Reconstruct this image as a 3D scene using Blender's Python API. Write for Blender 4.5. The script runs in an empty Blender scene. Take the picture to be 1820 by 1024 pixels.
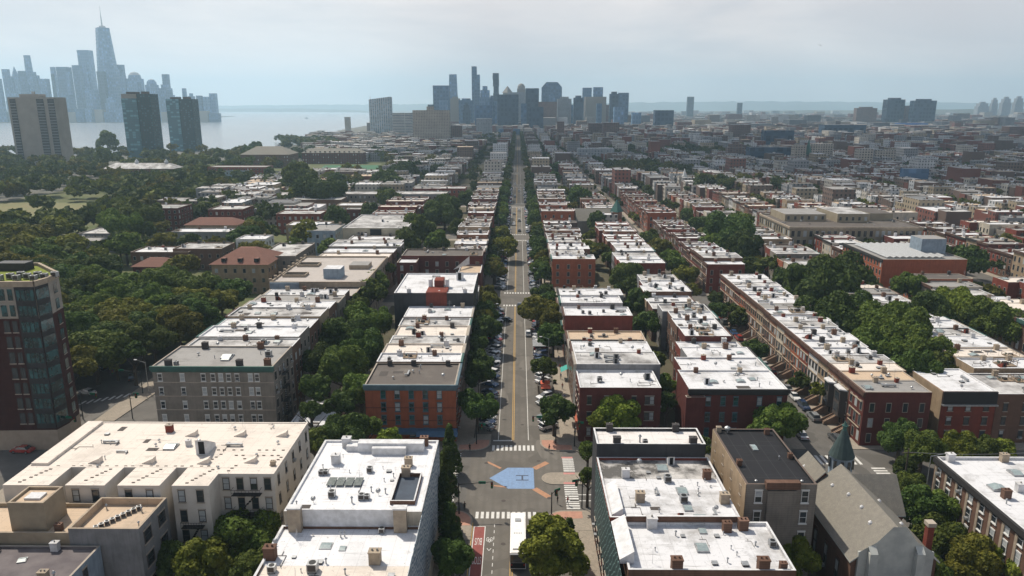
import bpy, bmesh, math, random
import numpy as np
from mathutils import Vector, Matrix
R = random.Random(7)
# ------------------------------------------------------------------ camera, world, sun, exposure
F, CX, CY, HZ, VX, H = 1300., 910., 512., 190., 921., 72.
TH = math.atan((CY-HZ)/F)
YAW = math.atan((VX-CX)/math.hypot(F, CY-HZ))
SC = bpy.context.scene
COL = SC.collection
cd = bpy.data.cameras.new("camera"); cam = bpy.data.objects.new("camera", cd); COL.objects.link(cam)
cam.location = (0, 0, H); cam.rotation_euler = (math.pi/2-TH, 0, YAW)
cd.sensor_width = 36; cd.lens = 36*F/1820; cd.clip_start = 1; cd.clip_end = 60000
SC.camera = cam
SUN_AZ, SUN_EL = math.radians(-42), math.radians(55)      # azimuth from +Y (down the avenue), negative = river side
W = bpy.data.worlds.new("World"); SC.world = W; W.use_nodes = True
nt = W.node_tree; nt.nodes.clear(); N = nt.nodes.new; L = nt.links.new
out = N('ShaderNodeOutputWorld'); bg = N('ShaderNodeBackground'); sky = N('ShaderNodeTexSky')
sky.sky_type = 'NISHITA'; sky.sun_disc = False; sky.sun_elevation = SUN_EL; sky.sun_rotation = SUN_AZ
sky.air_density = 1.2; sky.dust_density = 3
tc = N('ShaderNodeTexCoord'); sep = N('ShaderNodeSeparateXYZ'); L(tc.outputs['Generated'], sep.inputs[0])
mp = N('ShaderNodeMapping'); mp.inputs['Scale'].default_value = (1.5, 1.5, 7); L(tc.outputs['Generated'], mp.inputs[0])
n1 = N('ShaderNodeTexNoise'); n1.inputs['Scale'].default_value = 1.7; n1.inputs['Detail'].default_value = 7; n1.inputs['Roughness'].default_value = .55; n1.inputs['Distortion'].default_value=.3
L(mp.outputs[0], n1.inputs[0])
cr = N('ShaderNodeValToRGB'); cr.color_ramp.elements[0].position = .40; cr.color_ramp.elements[1].position = .62
cr.color_ramp.elements[0].color = (8.9, 8.6, 8.8, 1); cr.color_ramp.elements[1].color = (11.3, 10.4, 10.1, 1)
L(n1.outputs[0], cr.inputs[0])
mx = N('ShaderNodeMix'); mx.data_type = 'RGBA'
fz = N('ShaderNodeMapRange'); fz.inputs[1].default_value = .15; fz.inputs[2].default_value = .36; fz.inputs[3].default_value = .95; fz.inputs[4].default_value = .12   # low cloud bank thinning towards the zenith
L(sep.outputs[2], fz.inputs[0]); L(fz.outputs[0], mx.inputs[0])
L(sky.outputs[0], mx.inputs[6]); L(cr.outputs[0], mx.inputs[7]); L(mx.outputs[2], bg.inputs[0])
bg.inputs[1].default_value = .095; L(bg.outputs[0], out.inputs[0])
sl = bpy.data.lights.new("sun", 'SUN'); sun = bpy.data.objects.new("sun", sl); COL.objects.link(sun)
sl.energy = 4.8; sl.angle = math.radians(.6); sl.color = (1, .92, .79)
sd = Vector((math.sin(SUN_AZ)*math.cos(SUN_EL), math.cos(SUN_AZ)*math.cos(SUN_EL), math.sin(SUN_EL)))
sun.rotation_euler = sd.to_track_quat('Z', 'Y').to_euler(); sun.location = (-300, 200, 900)
vs = SC.view_settings; vs.view_transform = 'Standard'; vs.look = 'None'; vs.gamma = 1; vs.exposure = 0
vs.use_curve_mapping = False
cy = SC.cycles; cy.max_bounces = 4; cy.diffuse_bounces = 3; cy.glossy_bounces = 2; cy.volume_bounces = 2
cy.transparent_max_bounces = 4; cy.use_denoising = True; cy.caustics_reflective = False; cy.caustics_refractive = False

# ------------------------------------------------------------------ where a point of the picture is in the world
def ray(px, py):
    x = px-CX; y = CY-py
    d = (x, F*math.cos(TH)+y*math.sin(TH), -F*math.sin(TH)+y*math.cos(TH)); c, s = math.cos(YAW), math.sin(YAW)
    return (d[0]*c-d[1]*s, d[0]*s+d[1]*c, d[2])
def at(px, py, z=0):
    d = ray(px, py); t = (z-H)/d[2]; return d[0]*t, d[1]*t
def zat(Y, px, py):
    d = ray(px, py); return H+d[2]*Y/d[1]
def depth(X, Y, Z=0):
    return (Y*math.cos(YAW)-X*math.sin(YAW))*math.cos(TH)-(Z-H)*math.sin(TH)
def pix(X, Y, Z):
    c, s = math.cos(YAW), math.sin(YAW); x = X*c+Y*s; y = -X*s+Y*c; z = Z-H
    dp = y*math.cos(TH)-z*math.sin(TH); return CX+F*x/dp, CY-F*(y*math.sin(TH)+z*math.cos(TH))/dp
def inview(X, Y, m=60, Z=8):
    if depth(X, Y, Z) < 10: return False
    a, b = pix(X, Y, Z); return -m < a < 1820+m and b < 1024+m*2

# ------------------------------------------------------------------ materials
MATS = {}
def nodes(name, rough=.85, metal=0):
    m = bpy.data.materials.new(name); m.use_nodes = True; t = m.node_tree; b = t.nodes['Principled BSDF']
    b.inputs['Roughness'].default_value = rough; b.inputs['Metallic'].default_value = metal
    MATS[name] = m; return m, t, b
def mixc(t, fac, a, b, blend='MIX'):
    x = t.nodes.new('ShaderNodeMix'); x.data_type = 'RGBA'; x.blend_type = blend
    for s, v in ((0, fac), (6, a), (7, b)):
        if isinstance(v, (int, float)): x.inputs[s].default_value = v
        elif isinstance(v, tuple): x.inputs[s].default_value = (*v[:3], 1)
        else: t.links.new(v, x.inputs[s])
    return x.outputs[2]
def noise(t, scale, detail=4, rough=.6, src=None, lo=.35, hi=.65, stretch=None):
    n = t.nodes.new('ShaderNodeTexNoise'); n.inputs['Scale'].default_value = scale; n.inputs['Detail'].default_value = detail
    n.inputs['Roughness'].default_value = rough
    if src is None:
        g = t.nodes.new('ShaderNodeNewGeometry'); src = g.outputs['Position']
    if stretch:
        mpp = t.nodes.new('ShaderNodeMapping'); mpp.inputs['Scale'].default_value = stretch; t.links.new(src, mpp.inputs[0]); src = mpp.outputs[0]
    t.links.new(src, n.inputs['Vector'])
    r = t.nodes.new('ShaderNodeMapRange'); r.inputs[1].default_value = lo; r.inputs[2].default_value = hi
    t.links.new(n.outputs[0], r.inputs[0]); return r.outputs[0]
def M(name, c, c2=None, scale=.6, rough=.85, metal=0, spec=.3, bump=0, rnd=0, fine=0):
    if name in MATS: return MATS[name]
    m, t, b = nodes(name, rough, metal); b.inputs['Specular IOR Level'].default_value = spec
    col = c
    if c2: col = mixc(t, noise(t, scale), c, c2)
    if fine:
        col = mixc(t, noise(t, scale*9, 3), col, tuple(v*(1-fine) for v in (c2 or c)[:3]))
    if rnd:
        oi = t.nodes.new('ShaderNodeObjectInfo'); hs = t.nodes.new('ShaderNodeHueSaturation')
        r1 = t.nodes.new('ShaderNodeMapRange'); r1.inputs[3].default_value = 1-rnd; r1.inputs[4].default_value = 1+rnd
        t.links.new(oi.outputs['Random'], r1.inputs[0]); t.links.new(r1.outputs[0], hs.inputs['Value'])
        if isinstance(col, tuple): hs.inputs['Color'].default_value = (*col, 1)
        else: t.links.new(col, hs.inputs['Color'])
        col = hs.outputs[0]
    if isinstance(col, tuple): b.inputs['Base Color'].default_value = (*col, 1)
    else: t.links.new(col, b.inputs['Base Color'])
    if bump:
        bp = t.nodes.new('ShaderNodeBump'); bp.inputs['Strength'].default_value = bump; bp.inputs['Distance'].default_value = .1
        t.links.new(noise(t, scale*6, 4), bp.inputs['Height']); t.links.new(bp.outputs[0], b.inputs['Normal'])
    return m
def wallmat(name, c, c2=None, brick=True):
    """masonry: mortar courses, blotches and rain streaks"""
    if name in MATS: return MATS[name]
    m, t, b = nodes(name, .9); b.inputs['Specular IOR Level'].default_value = .2
    c2 = c2 or tuple(v*.72 for v in c)
    col = mixc(t, noise(t, .5, 5), c, c2)
    col = mixc(t, noise(t, .8, 3, .6, None, .5, .85, (3, 3, .25)), col, tuple(v*.55 for v in c))
    if brick:
        g = t.nodes.new('ShaderNodeNewGeometry'); s = t.nodes.new('ShaderNodeSeparateXYZ'); t.links.new(g.outputs['Position'], s.inputs[0])
        md = t.nodes.new('ShaderNodeMath'); md.operation = 'MULTIPLY'; md.inputs[1].default_value = 3.3; t.links.new(s.outputs[2], md.inputs[0])
        fr = t.nodes.new('ShaderNodeMath'); fr.operation = 'FRACT'; t.links.new(md.outputs[0], fr.inputs[0])
        gt = t.nodes.new('ShaderNodeMath'); gt.operation = 'GREATER_THAN'; gt.inputs[1].default_value = .86; t.links.new(fr.outputs[0], gt.inputs[0])
        ml = t.nodes.new('ShaderNodeMath'); ml.operation = 'MULTIPLY'; ml.inputs[1].default_value = .35; t.links.new(gt.outputs[0], ml.inputs[0])
        col = mixc(t, ml.outputs[0], col, tuple(min(1, v*1.5+.03) for v in c))
    t.links.new(col, b.inputs['Base Color']); return m
def roofmat(name, c, dirt=(.33, .32, .3), lo=.52, hi=.72, spots=.6):
    """coated flat roof: ponding stains, scuffed streaks and patched seams"""
    if name in MATS: return MATS[name]
    m, t, b = nodes(name, .7); b.inputs['Specular IOR Level'].default_value = .25
    col = mixc(t, noise(t, .16, 6, .65, None, lo, hi), c, dirt)
    col = mixc(t, noise(t, 1.1, 5, .7, None, .6, .75), col, tuple(v*spots for v in c))
    col = mixc(t, noise(t, .5, 4, .7, None, .58, .74, (.25, 3, 1)), col, tuple(v*.8 for v in dirt))
    col = mixc(t, noise(t, .33, 5, .75, None, .60, .64), col, tuple(v*.78 for v in c))          # ponding rings
    col = mixc(t, noise(t, 2.6, 3, .6, None, .66, .72), col, tuple(v*.45 for v in c))           # scuffs and drips
    g = t.nodes.new('ShaderNodeNewGeometry'); s_ = t.nodes.new('ShaderNodeSeparateXYZ'); t.links.new(g.outputs['Position'], s_.inputs[0])
    for ax, k in ((0, 1/2.1), (1, 1/5.3)):                                                       # membrane seams
        md = t.nodes.new('ShaderNodeMath'); md.operation = 'MULTIPLY'; md.inputs[1].default_value = k; t.links.new(s_.outputs[ax], md.inputs[0])
        fr = t.nodes.new('ShaderNodeMath'); fr.operation = 'FRACT'; t.links.new(md.outputs[0], fr.inputs[0])
        lt = t.nodes.new('ShaderNodeMath'); lt.operation = 'LESS_THAN'; lt.inputs[1].default_value = .05 if ax == 0 else .02; t.links.new(fr.outputs[0], lt.inputs[0])
        ml = t.nodes.new('ShaderNodeMath'); ml.operation = 'MULTIPLY'; ml.inputs[1].default_value = .16; t.links.new(lt.outputs[0], ml.inputs[0])
        col = mixc(t, ml.outputs[0], col, (.12, .12, .12))
    t.links.new(col, b.inputs['Base Color']); return m
def facade(name, wall, glass, du=3., dz=3.3, wu=.5, wz=.5, metal=0, rough=.6, roof=(.4, .4, .4), glow=.5):
    """distant facade: a grid of panes by storey and bay on the upright faces"""
    if name in MATS: return MATS[name]
    m, t, b = nodes(name, rough, metal); nn = t.nodes.new; lk = t.links.new
    g = nn('ShaderNodeNewGeometry'); s = nn('ShaderNodeSeparateXYZ'); lk(g.outputs['Position'], s.inputs[0])
    sn = nn('ShaderNodeSeparateXYZ'); lk(g.outputs['True Normal'], sn.inputs[0])
    def math_(op, a, b_=None):
        x = nn('ShaderNodeMath'); x.operation = op
        for i, v in enumerate((a, b_)):
            if v is None: continue
            if isinstance(v, (int, float)): x.inputs[i].default_value = v
            else: lk(v, x.inputs[i])
        return x.outputs[0]
    ax = math_('ABSOLUTE', sn.outputs[0]); side = math_('GREATER_THAN', ax, .5)
    u = math_('ADD', math_('MULTIPLY', s.outputs[1], side), math_('MULTIPLY', s.outputs[0], math_('SUBTRACT', 1., side)))
    fu = math_('FRACT', math_('DIVIDE', math_('ADD', u, 5000.), du)); fz = math_('FRACT', math_('DIVIDE', s.outputs[2], dz))
    mask = math_('MULTIPLY', math_('LESS_THAN', math_('ABSOLUTE', math_('SUBTRACT', fu, .5)), wu/2), math_('LESS_THAN', math_('ABSOLUTE', math_('SUBTRACT', fz, .5)), wz/2))
    up = math_('GREATER_THAN', math_('ABSOLUTE', sn.outputs[2]), .6)
    mask = math_('MULTIPLY', mask, math_('SUBTRACT', 1., up))
    wc = mixc(t, noise(t, .05, 3), wall, tuple(v*.75 for v in wall))
    cell = nn('ShaderNodeTexWhiteNoise'); cell.noise_dimensions = '3D'; cmb = nn('ShaderNodeCombineXYZ')
    lk(math_('FLOOR', math_('DIVIDE', math_('ADD', u, 5000.), du)), cmb.inputs[0]); lk(math_('FLOOR', math_('DIVIDE', s.outputs[2], dz)), cmb.inputs[1])
    lk(side, cmb.inputs[2]); lk(cmb.outputs[0], cell.inputs[0])
    gc = mixc(t, math_('MULTIPLY', math_('GREATER_THAN', cell.outputs[0], .72), glow), glass, tuple(min(1, v*2.5+.06) for v in glass))
    col = mixc(t, mask, wc, gc); col = mixc(t, up, col, roof)
    lk(col, b.inputs['Base Color'])
    rr = nn('ShaderNodeMapRange'); rr.inputs[3].default_value = .8; rr.inputs[4].default_value = .25; lk(mask, rr.inputs[0]); lk(rr.outputs[0], b.inputs['Roughness'])
    return m

WALLS = {k: wallmat('wall_'+k.replace(' ', '_'), v) for k, v in {
    'red brick': (.20, .050, .034), 'orange brick': (.33, .10, .05), 'dark red brick': (.125, .036, .030), 'brown brick': (.15, .085, .06),
    'brownstone': (.24, .12, .075), 'grey brick': (.225, .20, .172), 'tan brick': (.36, .27, .18)}.items()}
WALLS.update({k: wallmat('wall_'+k, v, None, False) for k, v in {'cream': (.55, .49, .40), 'white': (.68, .67, .65), 'grey': (.24, .24, .245), 'charcoal': (.055, .055, .06), 'pale blue': (.30, .37, .44)}.items()})
ROOFS = {'white': roofmat('roof_white', (.62, .62, .635), (.27, .26, .25), .50, .72, .62), 'cream': roofmat('roof_cream', (.65, .585, .52), (.44, .39, .34), .52, .8, .8),
         'dusty white': roofmat('roof_dusty_white', (.52, .51, .50), (.17, .16, .155), .40, .62), 'tan': roofmat('roof_tan', (.50, .38, .27), (.36, .29, .22)),
         'grey': roofmat('roof_grey', (.27, .26, .25), (.18, .17, .16)), 'black': roofmat('roof_black', (.012, .012, .015), (.028, .028, .03), .6, .85),
         'brown': roofmat('roof_brown', (.10, .085, .075), (.16, .14, .12))}
m_glass, _t, _b = nodes('window_glass', .12); _b.inputs['Base Color'].default_value = (.025, .032, .04, 1); _b.inputs['Specular IOR Level'].default_value = .9
m_teal, _t, _b = nodes('teal_glass', .12)
_c = mixc(_t, noise(_t, .45, 3, .6, None, .45, .6), (.005, .028, .032), (.015, .09, .10)); _t.links.new(_c, _b.inputs['Base Color']); _b.inputs['Specular IOR Level'].default_value = .9
m_blind = M('window_blind', (.42, .44, .44), (.3, .32, .33), 1.)
m_frame = M('window_frame_white', (.62, .62, .6)); m_stone = M('sill_stone', (.38, .33, .27), (.3, .26, .22)); m_darkframe = M('window_frame_dark', (.07, .06, .055))
m_metal = M('galvanised_metal', (.42, .43, .44), (.3, .31, .32), 2, .45, .6); m_black = M('black_iron', (.015, .015, .016), None, 1, .5)
m_dark = M('dark_opening', (.012, .012, .014)); m_green = M('green_copper', (.045, .115, .10), (.04, .08, .07), 1)
m_bluecorn = M('blue_grey_cornice', (.10, .15, .18), (.07, .11, .13), 1); m_browncorn = M('brown_cornice', (.11, .06, .045), (.07, .04, .03), 1)
m_cornice = M('stone_cornice', (.36, .32, .27), (.25, .22, .19), 1.5); m_blackcorn = M('black_cornice', (.03, .028, .028))
m_white = M('white_paint', (.66, .66, .67), (.5, .5, .5), 1); m_concrete = M('concrete', (.36, .34, .31), (.28, .265, .24), .6, .9, fine=.15)
m_chim = [WALLS['red brick'], WALLS['brown brick'], M('chimney_white', (.6, .6, .62), (.45, .44, .43), 1), M('chimney_tan', (.38, .31, .23), (.27, .22, .17), 1), M('chimney_charcoal', (.05, .045, .045))]
def asphalt(name, c, tracks):
    m, t, b = nodes(name, .9); b.inputs['Specular IOR Level'].default_value = .25
    col = mixc(t, noise(t, .25, 5), c, tuple(v*.8 for v in c)); col = mixc(t, noise(t, .09, 2, .5, None, .57, .58), col, tuple(v*.74 for v in c))
    col = mixc(t, noise(t, .13, 1, .5, None, .66, .67, (1, .3, 1)), col, tuple(v*1.1 for v in c))
    vo = t.nodes.new('ShaderNodeTexVoronoi'); vo.feature = 'DISTANCE_TO_EDGE'; vo.inputs['Scale'].default_value = .22; g = t.nodes.new('ShaderNodeNewGeometry'); t.links.new(g.outputs['Position'], vo.inputs['Vector'])
    lt = t.nodes.new('ShaderNodeMath'); lt.operation = 'LESS_THAN'; lt.inputs[1].default_value = .006; t.links.new(vo.outputs['Distance'], lt.inputs[0]); col = mixc(t, lt.outputs[0], col, tuple(v*.74 for v in c))
    wn = t.nodes.new('ShaderNodeTexNoise'); wn.inputs['Scale'].default_value = .6; wn.inputs['Detail'].default_value = 5; t.links.new(g.outputs['Position'], wn.inputs['Vector']); ad = t.nodes.new('ShaderNodeMixRGB'); ad.blend_type = 'ADD'; ad.inputs[0].default_value = 3.0
    t.links.new(g.outputs['Position'], ad.inputs[1]); t.links.new(wn.outputs['Color'], ad.inputs[2]); t.links.new(ad.outputs[0], vo.inputs['Vector'])
    if tracks:                                                                       # tyre-darkened tracks down each lane
        s_ = t.nodes.new('ShaderNodeSeparateXYZ'); t.links.new(g.outputs['Position'], s_.inputs[0])
        sn = t.nodes.new('ShaderNodeMath'); sn.operation = 'SINE'; mu = t.nodes.new('ShaderNodeMath'); mu.operation = 'MULTIPLY'; mu.inputs[1].default_value = 2*math.pi/1.65; t.links.new(s_.outputs[0], mu.inputs[0]); t.links.new(mu.outputs[0], sn.inputs[0])
        mr = t.nodes.new('ShaderNodeMapRange'); mr.inputs[1].default_value = -.2; mr.inputs[2].default_value = 1; mr.inputs[4].default_value = .5; t.links.new(sn.outputs[0], mr.inputs[0]); col = mixc(t, mr.outputs[0], col, tuple(v*.76 for v in c))
    t.links.new(col, b.inputs['Base Color']); return m
m_asphalt = asphalt('asphalt', (.145, .132, .116), True)
m_asphalt2 = asphalt('side_street_asphalt', (.13, .122, .112), False)
m_side = M('sidewalk_concrete', (.34, .29, .235), (.27, .235, .19), .35, .9, fine=.12); m_pad = M('brick_corner_pad', (.44, .24, .17), (.36, .19, .14), 1.2, .9)
def wornpaint(name, c):
    m, t, b = nodes(name, .85); col = mixc(t, noise(t, 1.3, 6, .75, None, .42, .7), c, tuple(v*.78 for v in c)); col = mixc(t, noise(t, 3.2, 5, .8, None, .6, .68), col, (.15, .14, .125))
    col = mixc(t, noise(t, .5, 3, .6, None, .55, .8, (4, .3, 1)), col, tuple(v*.6+.03 for v in c)); t.links.new(col, b.inputs['Base Color']); return m
m_line = wornpaint('white_line', (.62, .61, .58)); m_yellow = wornpaint('yellow_line', (.50, .31, .09))
m_soil = M('yard_ground', (.055, .065, .028), (.10, .085, .055), .2, .95, fine=.2); m_grass = M('lawn_green', (.06, .10, .025), (.12, .12, .05), .06, .95, fine=.2)

# ------------------------------------------------------------------ mesh building
class MB:
    def __init__(s): s.v = []; s.f = []; s.m = []; s.mats = []
    def mi(s, mat):
        if mat not in s.mats: s.mats.append(mat)
        return s.mats.index(mat)
    def face(s, pts, mat):
        n = len(s.v); s.v += pts; s.f.append(tuple(range(n, n+len(pts)))); s.m.append(s.mi(mat)); return s
    def box(s, x0, x1, y0, y1, z0, z1, mat, top=None, bottom=False, skip=''):
        n = len(s.v); s.v += [(x0,y0,z0),(x1,y0,z0),(x1,y1,z0),(x0,y1,z0),(x0,y0,z1),(x1,y0,z1),(x1,y1,z1),(x0,y1,z1)]
        k = s.mi(mat)
        for key, q in (('f', (0,1,5,4)), ('r', (1,2,6,5)), ('b', (2,3,7,6)), ('l', (3,0,4,7))):
            if key in skip: continue
            s.f.append(tuple(n+i for i in q)); s.m.append(k)
        if 't' not in skip: s.f.append((n+4,n+5,n+6,n+7)); s.m.append(s.mi(top) if top else k)
        if bottom: s.f.append((n+3,n+2,n+1,n)); s.m.append(k)
        return s
    def cyl(s, x, y, z0, z1, r0, r1, mat, n=8, cap=True, dx=0, dy=0):
        b = len(s.v); k = s.mi(mat)
        for z, r, ox, oy in ((z0, r0, 0, 0), (z1, r1, dx, dy)):
            s.v += [(x+ox+r*math.cos(2*math.pi*i/n), y+oy+r*math.sin(2*math.pi*i/n), z) for i in range(n)]
        for i in range(n): s.f.append((b+i, b+(i+1)%n, b+n+(i+1)%n, b+n+i)); s.m.append(k)
        if cap: s.f.append(tuple(b+n+i for i in range(n))); s.m.append(k)
        return s
    def tube(s, p, q, r0, r1, mat, n=6):
        p, q = Vector(p), Vector(q); d = (q-p).normalized(); a = d.cross(Vector((0,0,1)) if abs(d.z) < .9 else Vector((1,0,0))).normalized(); c = d.cross(a)
        b = len(s.v); k = s.mi(mat)
        for o, r in ((p, r0), (q, r1)): s.v += [tuple(o+(a*math.cos(2*math.pi*i/n)+c*math.sin(2*math.pi*i/n))*r) for i in range(n)]
        for i in range(n): s.f.append((b+i, b+n+i, b+n+(i+1)%n, b+(i+1)%n)); s.m.append(k)
        s.f.append(tuple(b+i for i in range(n))); s.m.append(k); s.f.append(tuple(b+n+n-1-i for i in range(n))); s.m.append(k)
        return s
    def mesh(s, name, o=(0, 0, 0), smooth=False):
        me = bpy.data.meshes.new(name)
        v = [(a-o[0], b-o[1], c-o[2]) for a, b, c in s.v] if any(o) else s.v
        me.from_pydata(v, [], s.f)
        for mt in s.mats: me.materials.append(mt)
        if s.m: me.polygons.foreach_set('material_index', s.m)
        if smooth: me.polygons.foreach_set('use_smooth', [True]*len(s.f))
        me.update(); return me
    def build(s, name, parent=None, o=(0, 0, 0), smooth=False):
        """ONE mesh object; o is the thing's own origin in the world"""
        ob = bpy.data.objects.new(name, s.mesh(name, o, smooth)); COL.objects.link(ob)
        if parent: ob.parent = parent
        else: ob.location = o
        return ob
def tag(o, label=None, cat=None, group=None, kind=None):
    if label: o['label'] = label
    if cat: o['category'] = cat
    if group: o['group'] = group
    if kind: o['kind'] = kind
    return o
def empty(name, loc, label, cat, group=None, rz=0):
    o = bpy.data.objects.new(name, None); COL.objects.link(o); o.location = loc; o.rotation_euler = (0, 0, rz); o.empty_display_size = .5
    return tag(o, label, cat, group)
def inst(me, name, parent, loc, rz=0, sc=(1, 1, 1)):
    o = bpy.data.objects.new(name, me); COL.objects.link(o); o.parent = parent; o.location = loc; o.rotation_euler = (0, 0, rz); o.scale = sc
    return o
def copy_tree(o, parent=None):
    c = o.copy(); COL.objects.link(c); c.parent = parent
    for ch in list(o.children): copy_tree(ch, c)
    return c
ORD = 'zeroth first second third fourth fifth sixth seventh eighth ninth tenth eleventh twelfth thirteenth fourteenth fifteenth sixteenth seventeenth eighteenth nineteenth twentieth'.split()
TENS = {20: 'twenty', 30: 'thirty', 40: 'forty', 50: 'fifty', 60: 'sixty', 70: 'seventy', 80: 'eighty', 90: 'ninety'}
def ordw(n):
    if n <= 20: return ORD[n]
    t, u = n//10*10, n % 10
    if t >= 100: return 'hundred-and-'+ordw(n-100) if n > 100 else 'hundredth'
    return TENS[t]+'-'+ORD[u] if u else TENS[t][:-1]+'ieth'
def st(mb, name): return tag(mb.build(name), kind='structure')

# ------------------------------------------------------------------ ground, water, hills
HX = 13000
g = MB(); g.face([(-HX, -300, 0), (HX, -300, 0), (HX, 16500, 0), (-HX, 16500, 0)], M('city_ground', (.10, .105, .085), (.17, .16, .14), .012, .95, fine=.35)); st(g, 'ground')
mw, _t, _b = nodes('river_water', .22); _b.inputs['Base Color'].default_value = (.21, .23, .255, 1); _b.inputs['Specular IOR Level'].default_value = .6
_bp = _t.nodes.new('ShaderNodeBump'); _bp.inputs['Strength'].default_value = .5; _bp.inputs['Distance'].default_value = 1.2
_t.links.new(noise(_t, .035, 6, .6, None, .2, .8, (1, .5, 1)), _bp.inputs['Height']); _t.links.new(_bp.outputs[0], _b.inputs['Normal'])
g = MB(); shore = [(-HX, 900), (-1500, 960), (-760, 1080), (-600, 1200), (-470, 1290), (-425, 1500), (-440, 1750), (-480, 2050), (-560, 2300), (-600, 3000), (-640, 3800), (-760, 4700), (-1000, 6000), (-1500, 8500), (-2600, 11200), (-HX, 12500)]
g.face([(x, y, .15) for x, y in shore], mw); st(g, 'river')
m_shoreland = M('shore_land', (.06, .07, .06), (.11, .11, .10), .01)
g = MB(); ml = [(-9000, 3250), (-2150, 3420), (-1960, 3650), (-1950, 4200), (-2060, 5000), (-2160, 5700), (-2350, 5800), (-3200, 5200), (-9000, 4800)]
n_ = len(ml); g.face([(x, y, 2.5) for x, y in ml], m_shoreland)
for i in range(n_): a, b = ml[i], ml[(i+1) % n_]; g.face([(*a, .0), (*b, .0), (*b, 2.5), (*a, 2.5)], m_shoreland)
st(g, 'manhattan_land').name = 'island_land'
def ridge(name, pts, w, mat, seed):
    """a long low hill: x, y, height along its crest"""
    r = random.Random(seed); g = MB(); rows = []
    for (x0, y0, h0), (x1, y1, h1) in zip(pts, pts[1:]):
        k = 24
        for i in range(k):
            t = i/k; h = h0+(h1-h0)*t; rows.append((x0+(x1-x0)*t, y0+(y1-y0)*t, max(2, h+r.uniform(-.06, .06)*h)))
    rows.append(pts[-1])
    for (xa, ya, ha), (xb, yb, hb) in zip(rows, rows[1:]):
        for (s0, f0), (s1, f1) in zip(((-1, 0), (-.45, .7), (0, 1)), ((-.45, .7), (0, 1), (1, 0))):
            g.face([(xa, ya+s0*w, ha*f0), (xb, yb+s0*w, hb*f0), (xb, yb+s1*w, hb*f1), (xa, ya+s1*w, ha*f1)], mat)
    st(g, name)
m_hill = M('hill_woods', (.05, .065, .05), (.09, .095, .08), .004)
ridge('distant_hills', [(-9500, 14500, 60), (-5600, 14800, 95), (-4200, 15000, 110), (-2600, 15000, 120), (-600, 14600, 130), (1800, 14500, 150), (4500, 14200, 175), (7500, 14000, 150), (10500, 13500, 130)], 900, m_hill, 3)
ridge('river_far_shore', [(-7800, 11900, 45), (-5200, 11500, 40), (-3300, 11200, 50), (-2300, 10500, 30), (-1900, 10200, .5)], 350, m_hill, 4)
ridge('inland_hills', [(1300, 8600, .5), (1900, 8200, 25), (3200, 6400, 48), (4600, 5600, 62), (6500, 5200, 70), (9000, 5000, 60)], 500, m_hill, 5)

# ------------------------------------------------------------------ streets: avenue, cross streets, blocks, markings
CROSS = [(117, 149), (264, 282), (401, 419)]+[(540+139*i, 558+139*i) for i in range(13)]
COLS = [(13.5, 59.5), (75, 126)]+[(143+68*i, 194+68*i) for i in range(16)]
LCOLS = [(-47, -13.5), (-80, -50)]
g = MB()
g.box(-9.8, 9.6, -50, 2300, -.2, .02, m_asphalt, skip='fblr')
for a, b in CROSS: g.box(-300 if b < 420 else -190, 1400, a+3.2, b-3.2, -.2, .016, m_asphalt2, skip='fblr')
for x in (62.5, 129.5)+tuple(197.5+68*i for i in range(15)): g.box(x, x+9.5, -50, 2300, -.2, .012, m_asphalt2, skip='fblr')
g.box(-96, -84, -50, 420, -.2, .012, m_asphalt2, skip='fblr')
g.box(-300, -84, 125, 152, -.2, .008, m_asphalt2, skip='fblr')
st(g, 'road')
# pavement slabs: a kerb step of 0.13 m round each block, soil and grass in the yards
g = MB(); gy = MB()
ylist = [(-50, 117)]+[(CROSS[i][1], CROSS[i+1][0]) for i in range(len(CROSS)-1)]
def slab(x0, x1, y0, y1, yard=True, m=3.4, z=.13):
    g.box(x0, x1, y0, y1, -.1, z, m_side)
    if yard: gy.box(x0+m, x1-m, y0+m, y1-m, z, z+.02, m_soil, skip='fblr')
for (y0, y1) in ylist[:8]:
    a, b = y0-3.2, y1+3.2
    slab(9.6, 62.5, a, b, True, 5); slab(-52 if y0 < 400 else -120, -9.8, a, b, True, 5)
    if y0 < 400: slab(-84, -52.5, a, b, True, 4)
    slab(72, 129.5, a, b)
    for i in range(10): slab(139+68*i, 197.5+68*i, a, b)
g.name = 'x'; st(g, 'pavement'); st(gy, 'yard_ground')
g = MB(); g.box(-420, -97, 206, 420, -.1, .13, m_grass); g.box(-420, -127, 168, 206, -.1, .13, m_grass); st(g, 'park_lawn')
g = MB(); g.box(-400, -122, 419, 1000, -.1, .13, m_grass); st(g, 'campus_lawn')
g = MB(); g.face([(-215, 760, .3), (-150, 760, .3), (-175, 935, .3), (-245, 935, .3)], M('green_pitch', (.035, .13, .06), (.03, .11, .05), .03)); st(g, 'sports_pitch')
g = MB(); g.face([(-330, 423, .3), (-262, 423, .3), (-300, 470, .3), (-370, 470, .3)], M('court_green', (.08, .13, .10), (.06, .11, .09), .05)); st(g, 'tennis_court')
g = MB(); g.face([(-355, 480, .3), (-290, 480, .3), (-320, 560, .3), (-420, 560, .3)], M('dry_grass', (.17, .14, .06), (.12, .13, .045), .04)); st(g, 'dry_lawn')
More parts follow.
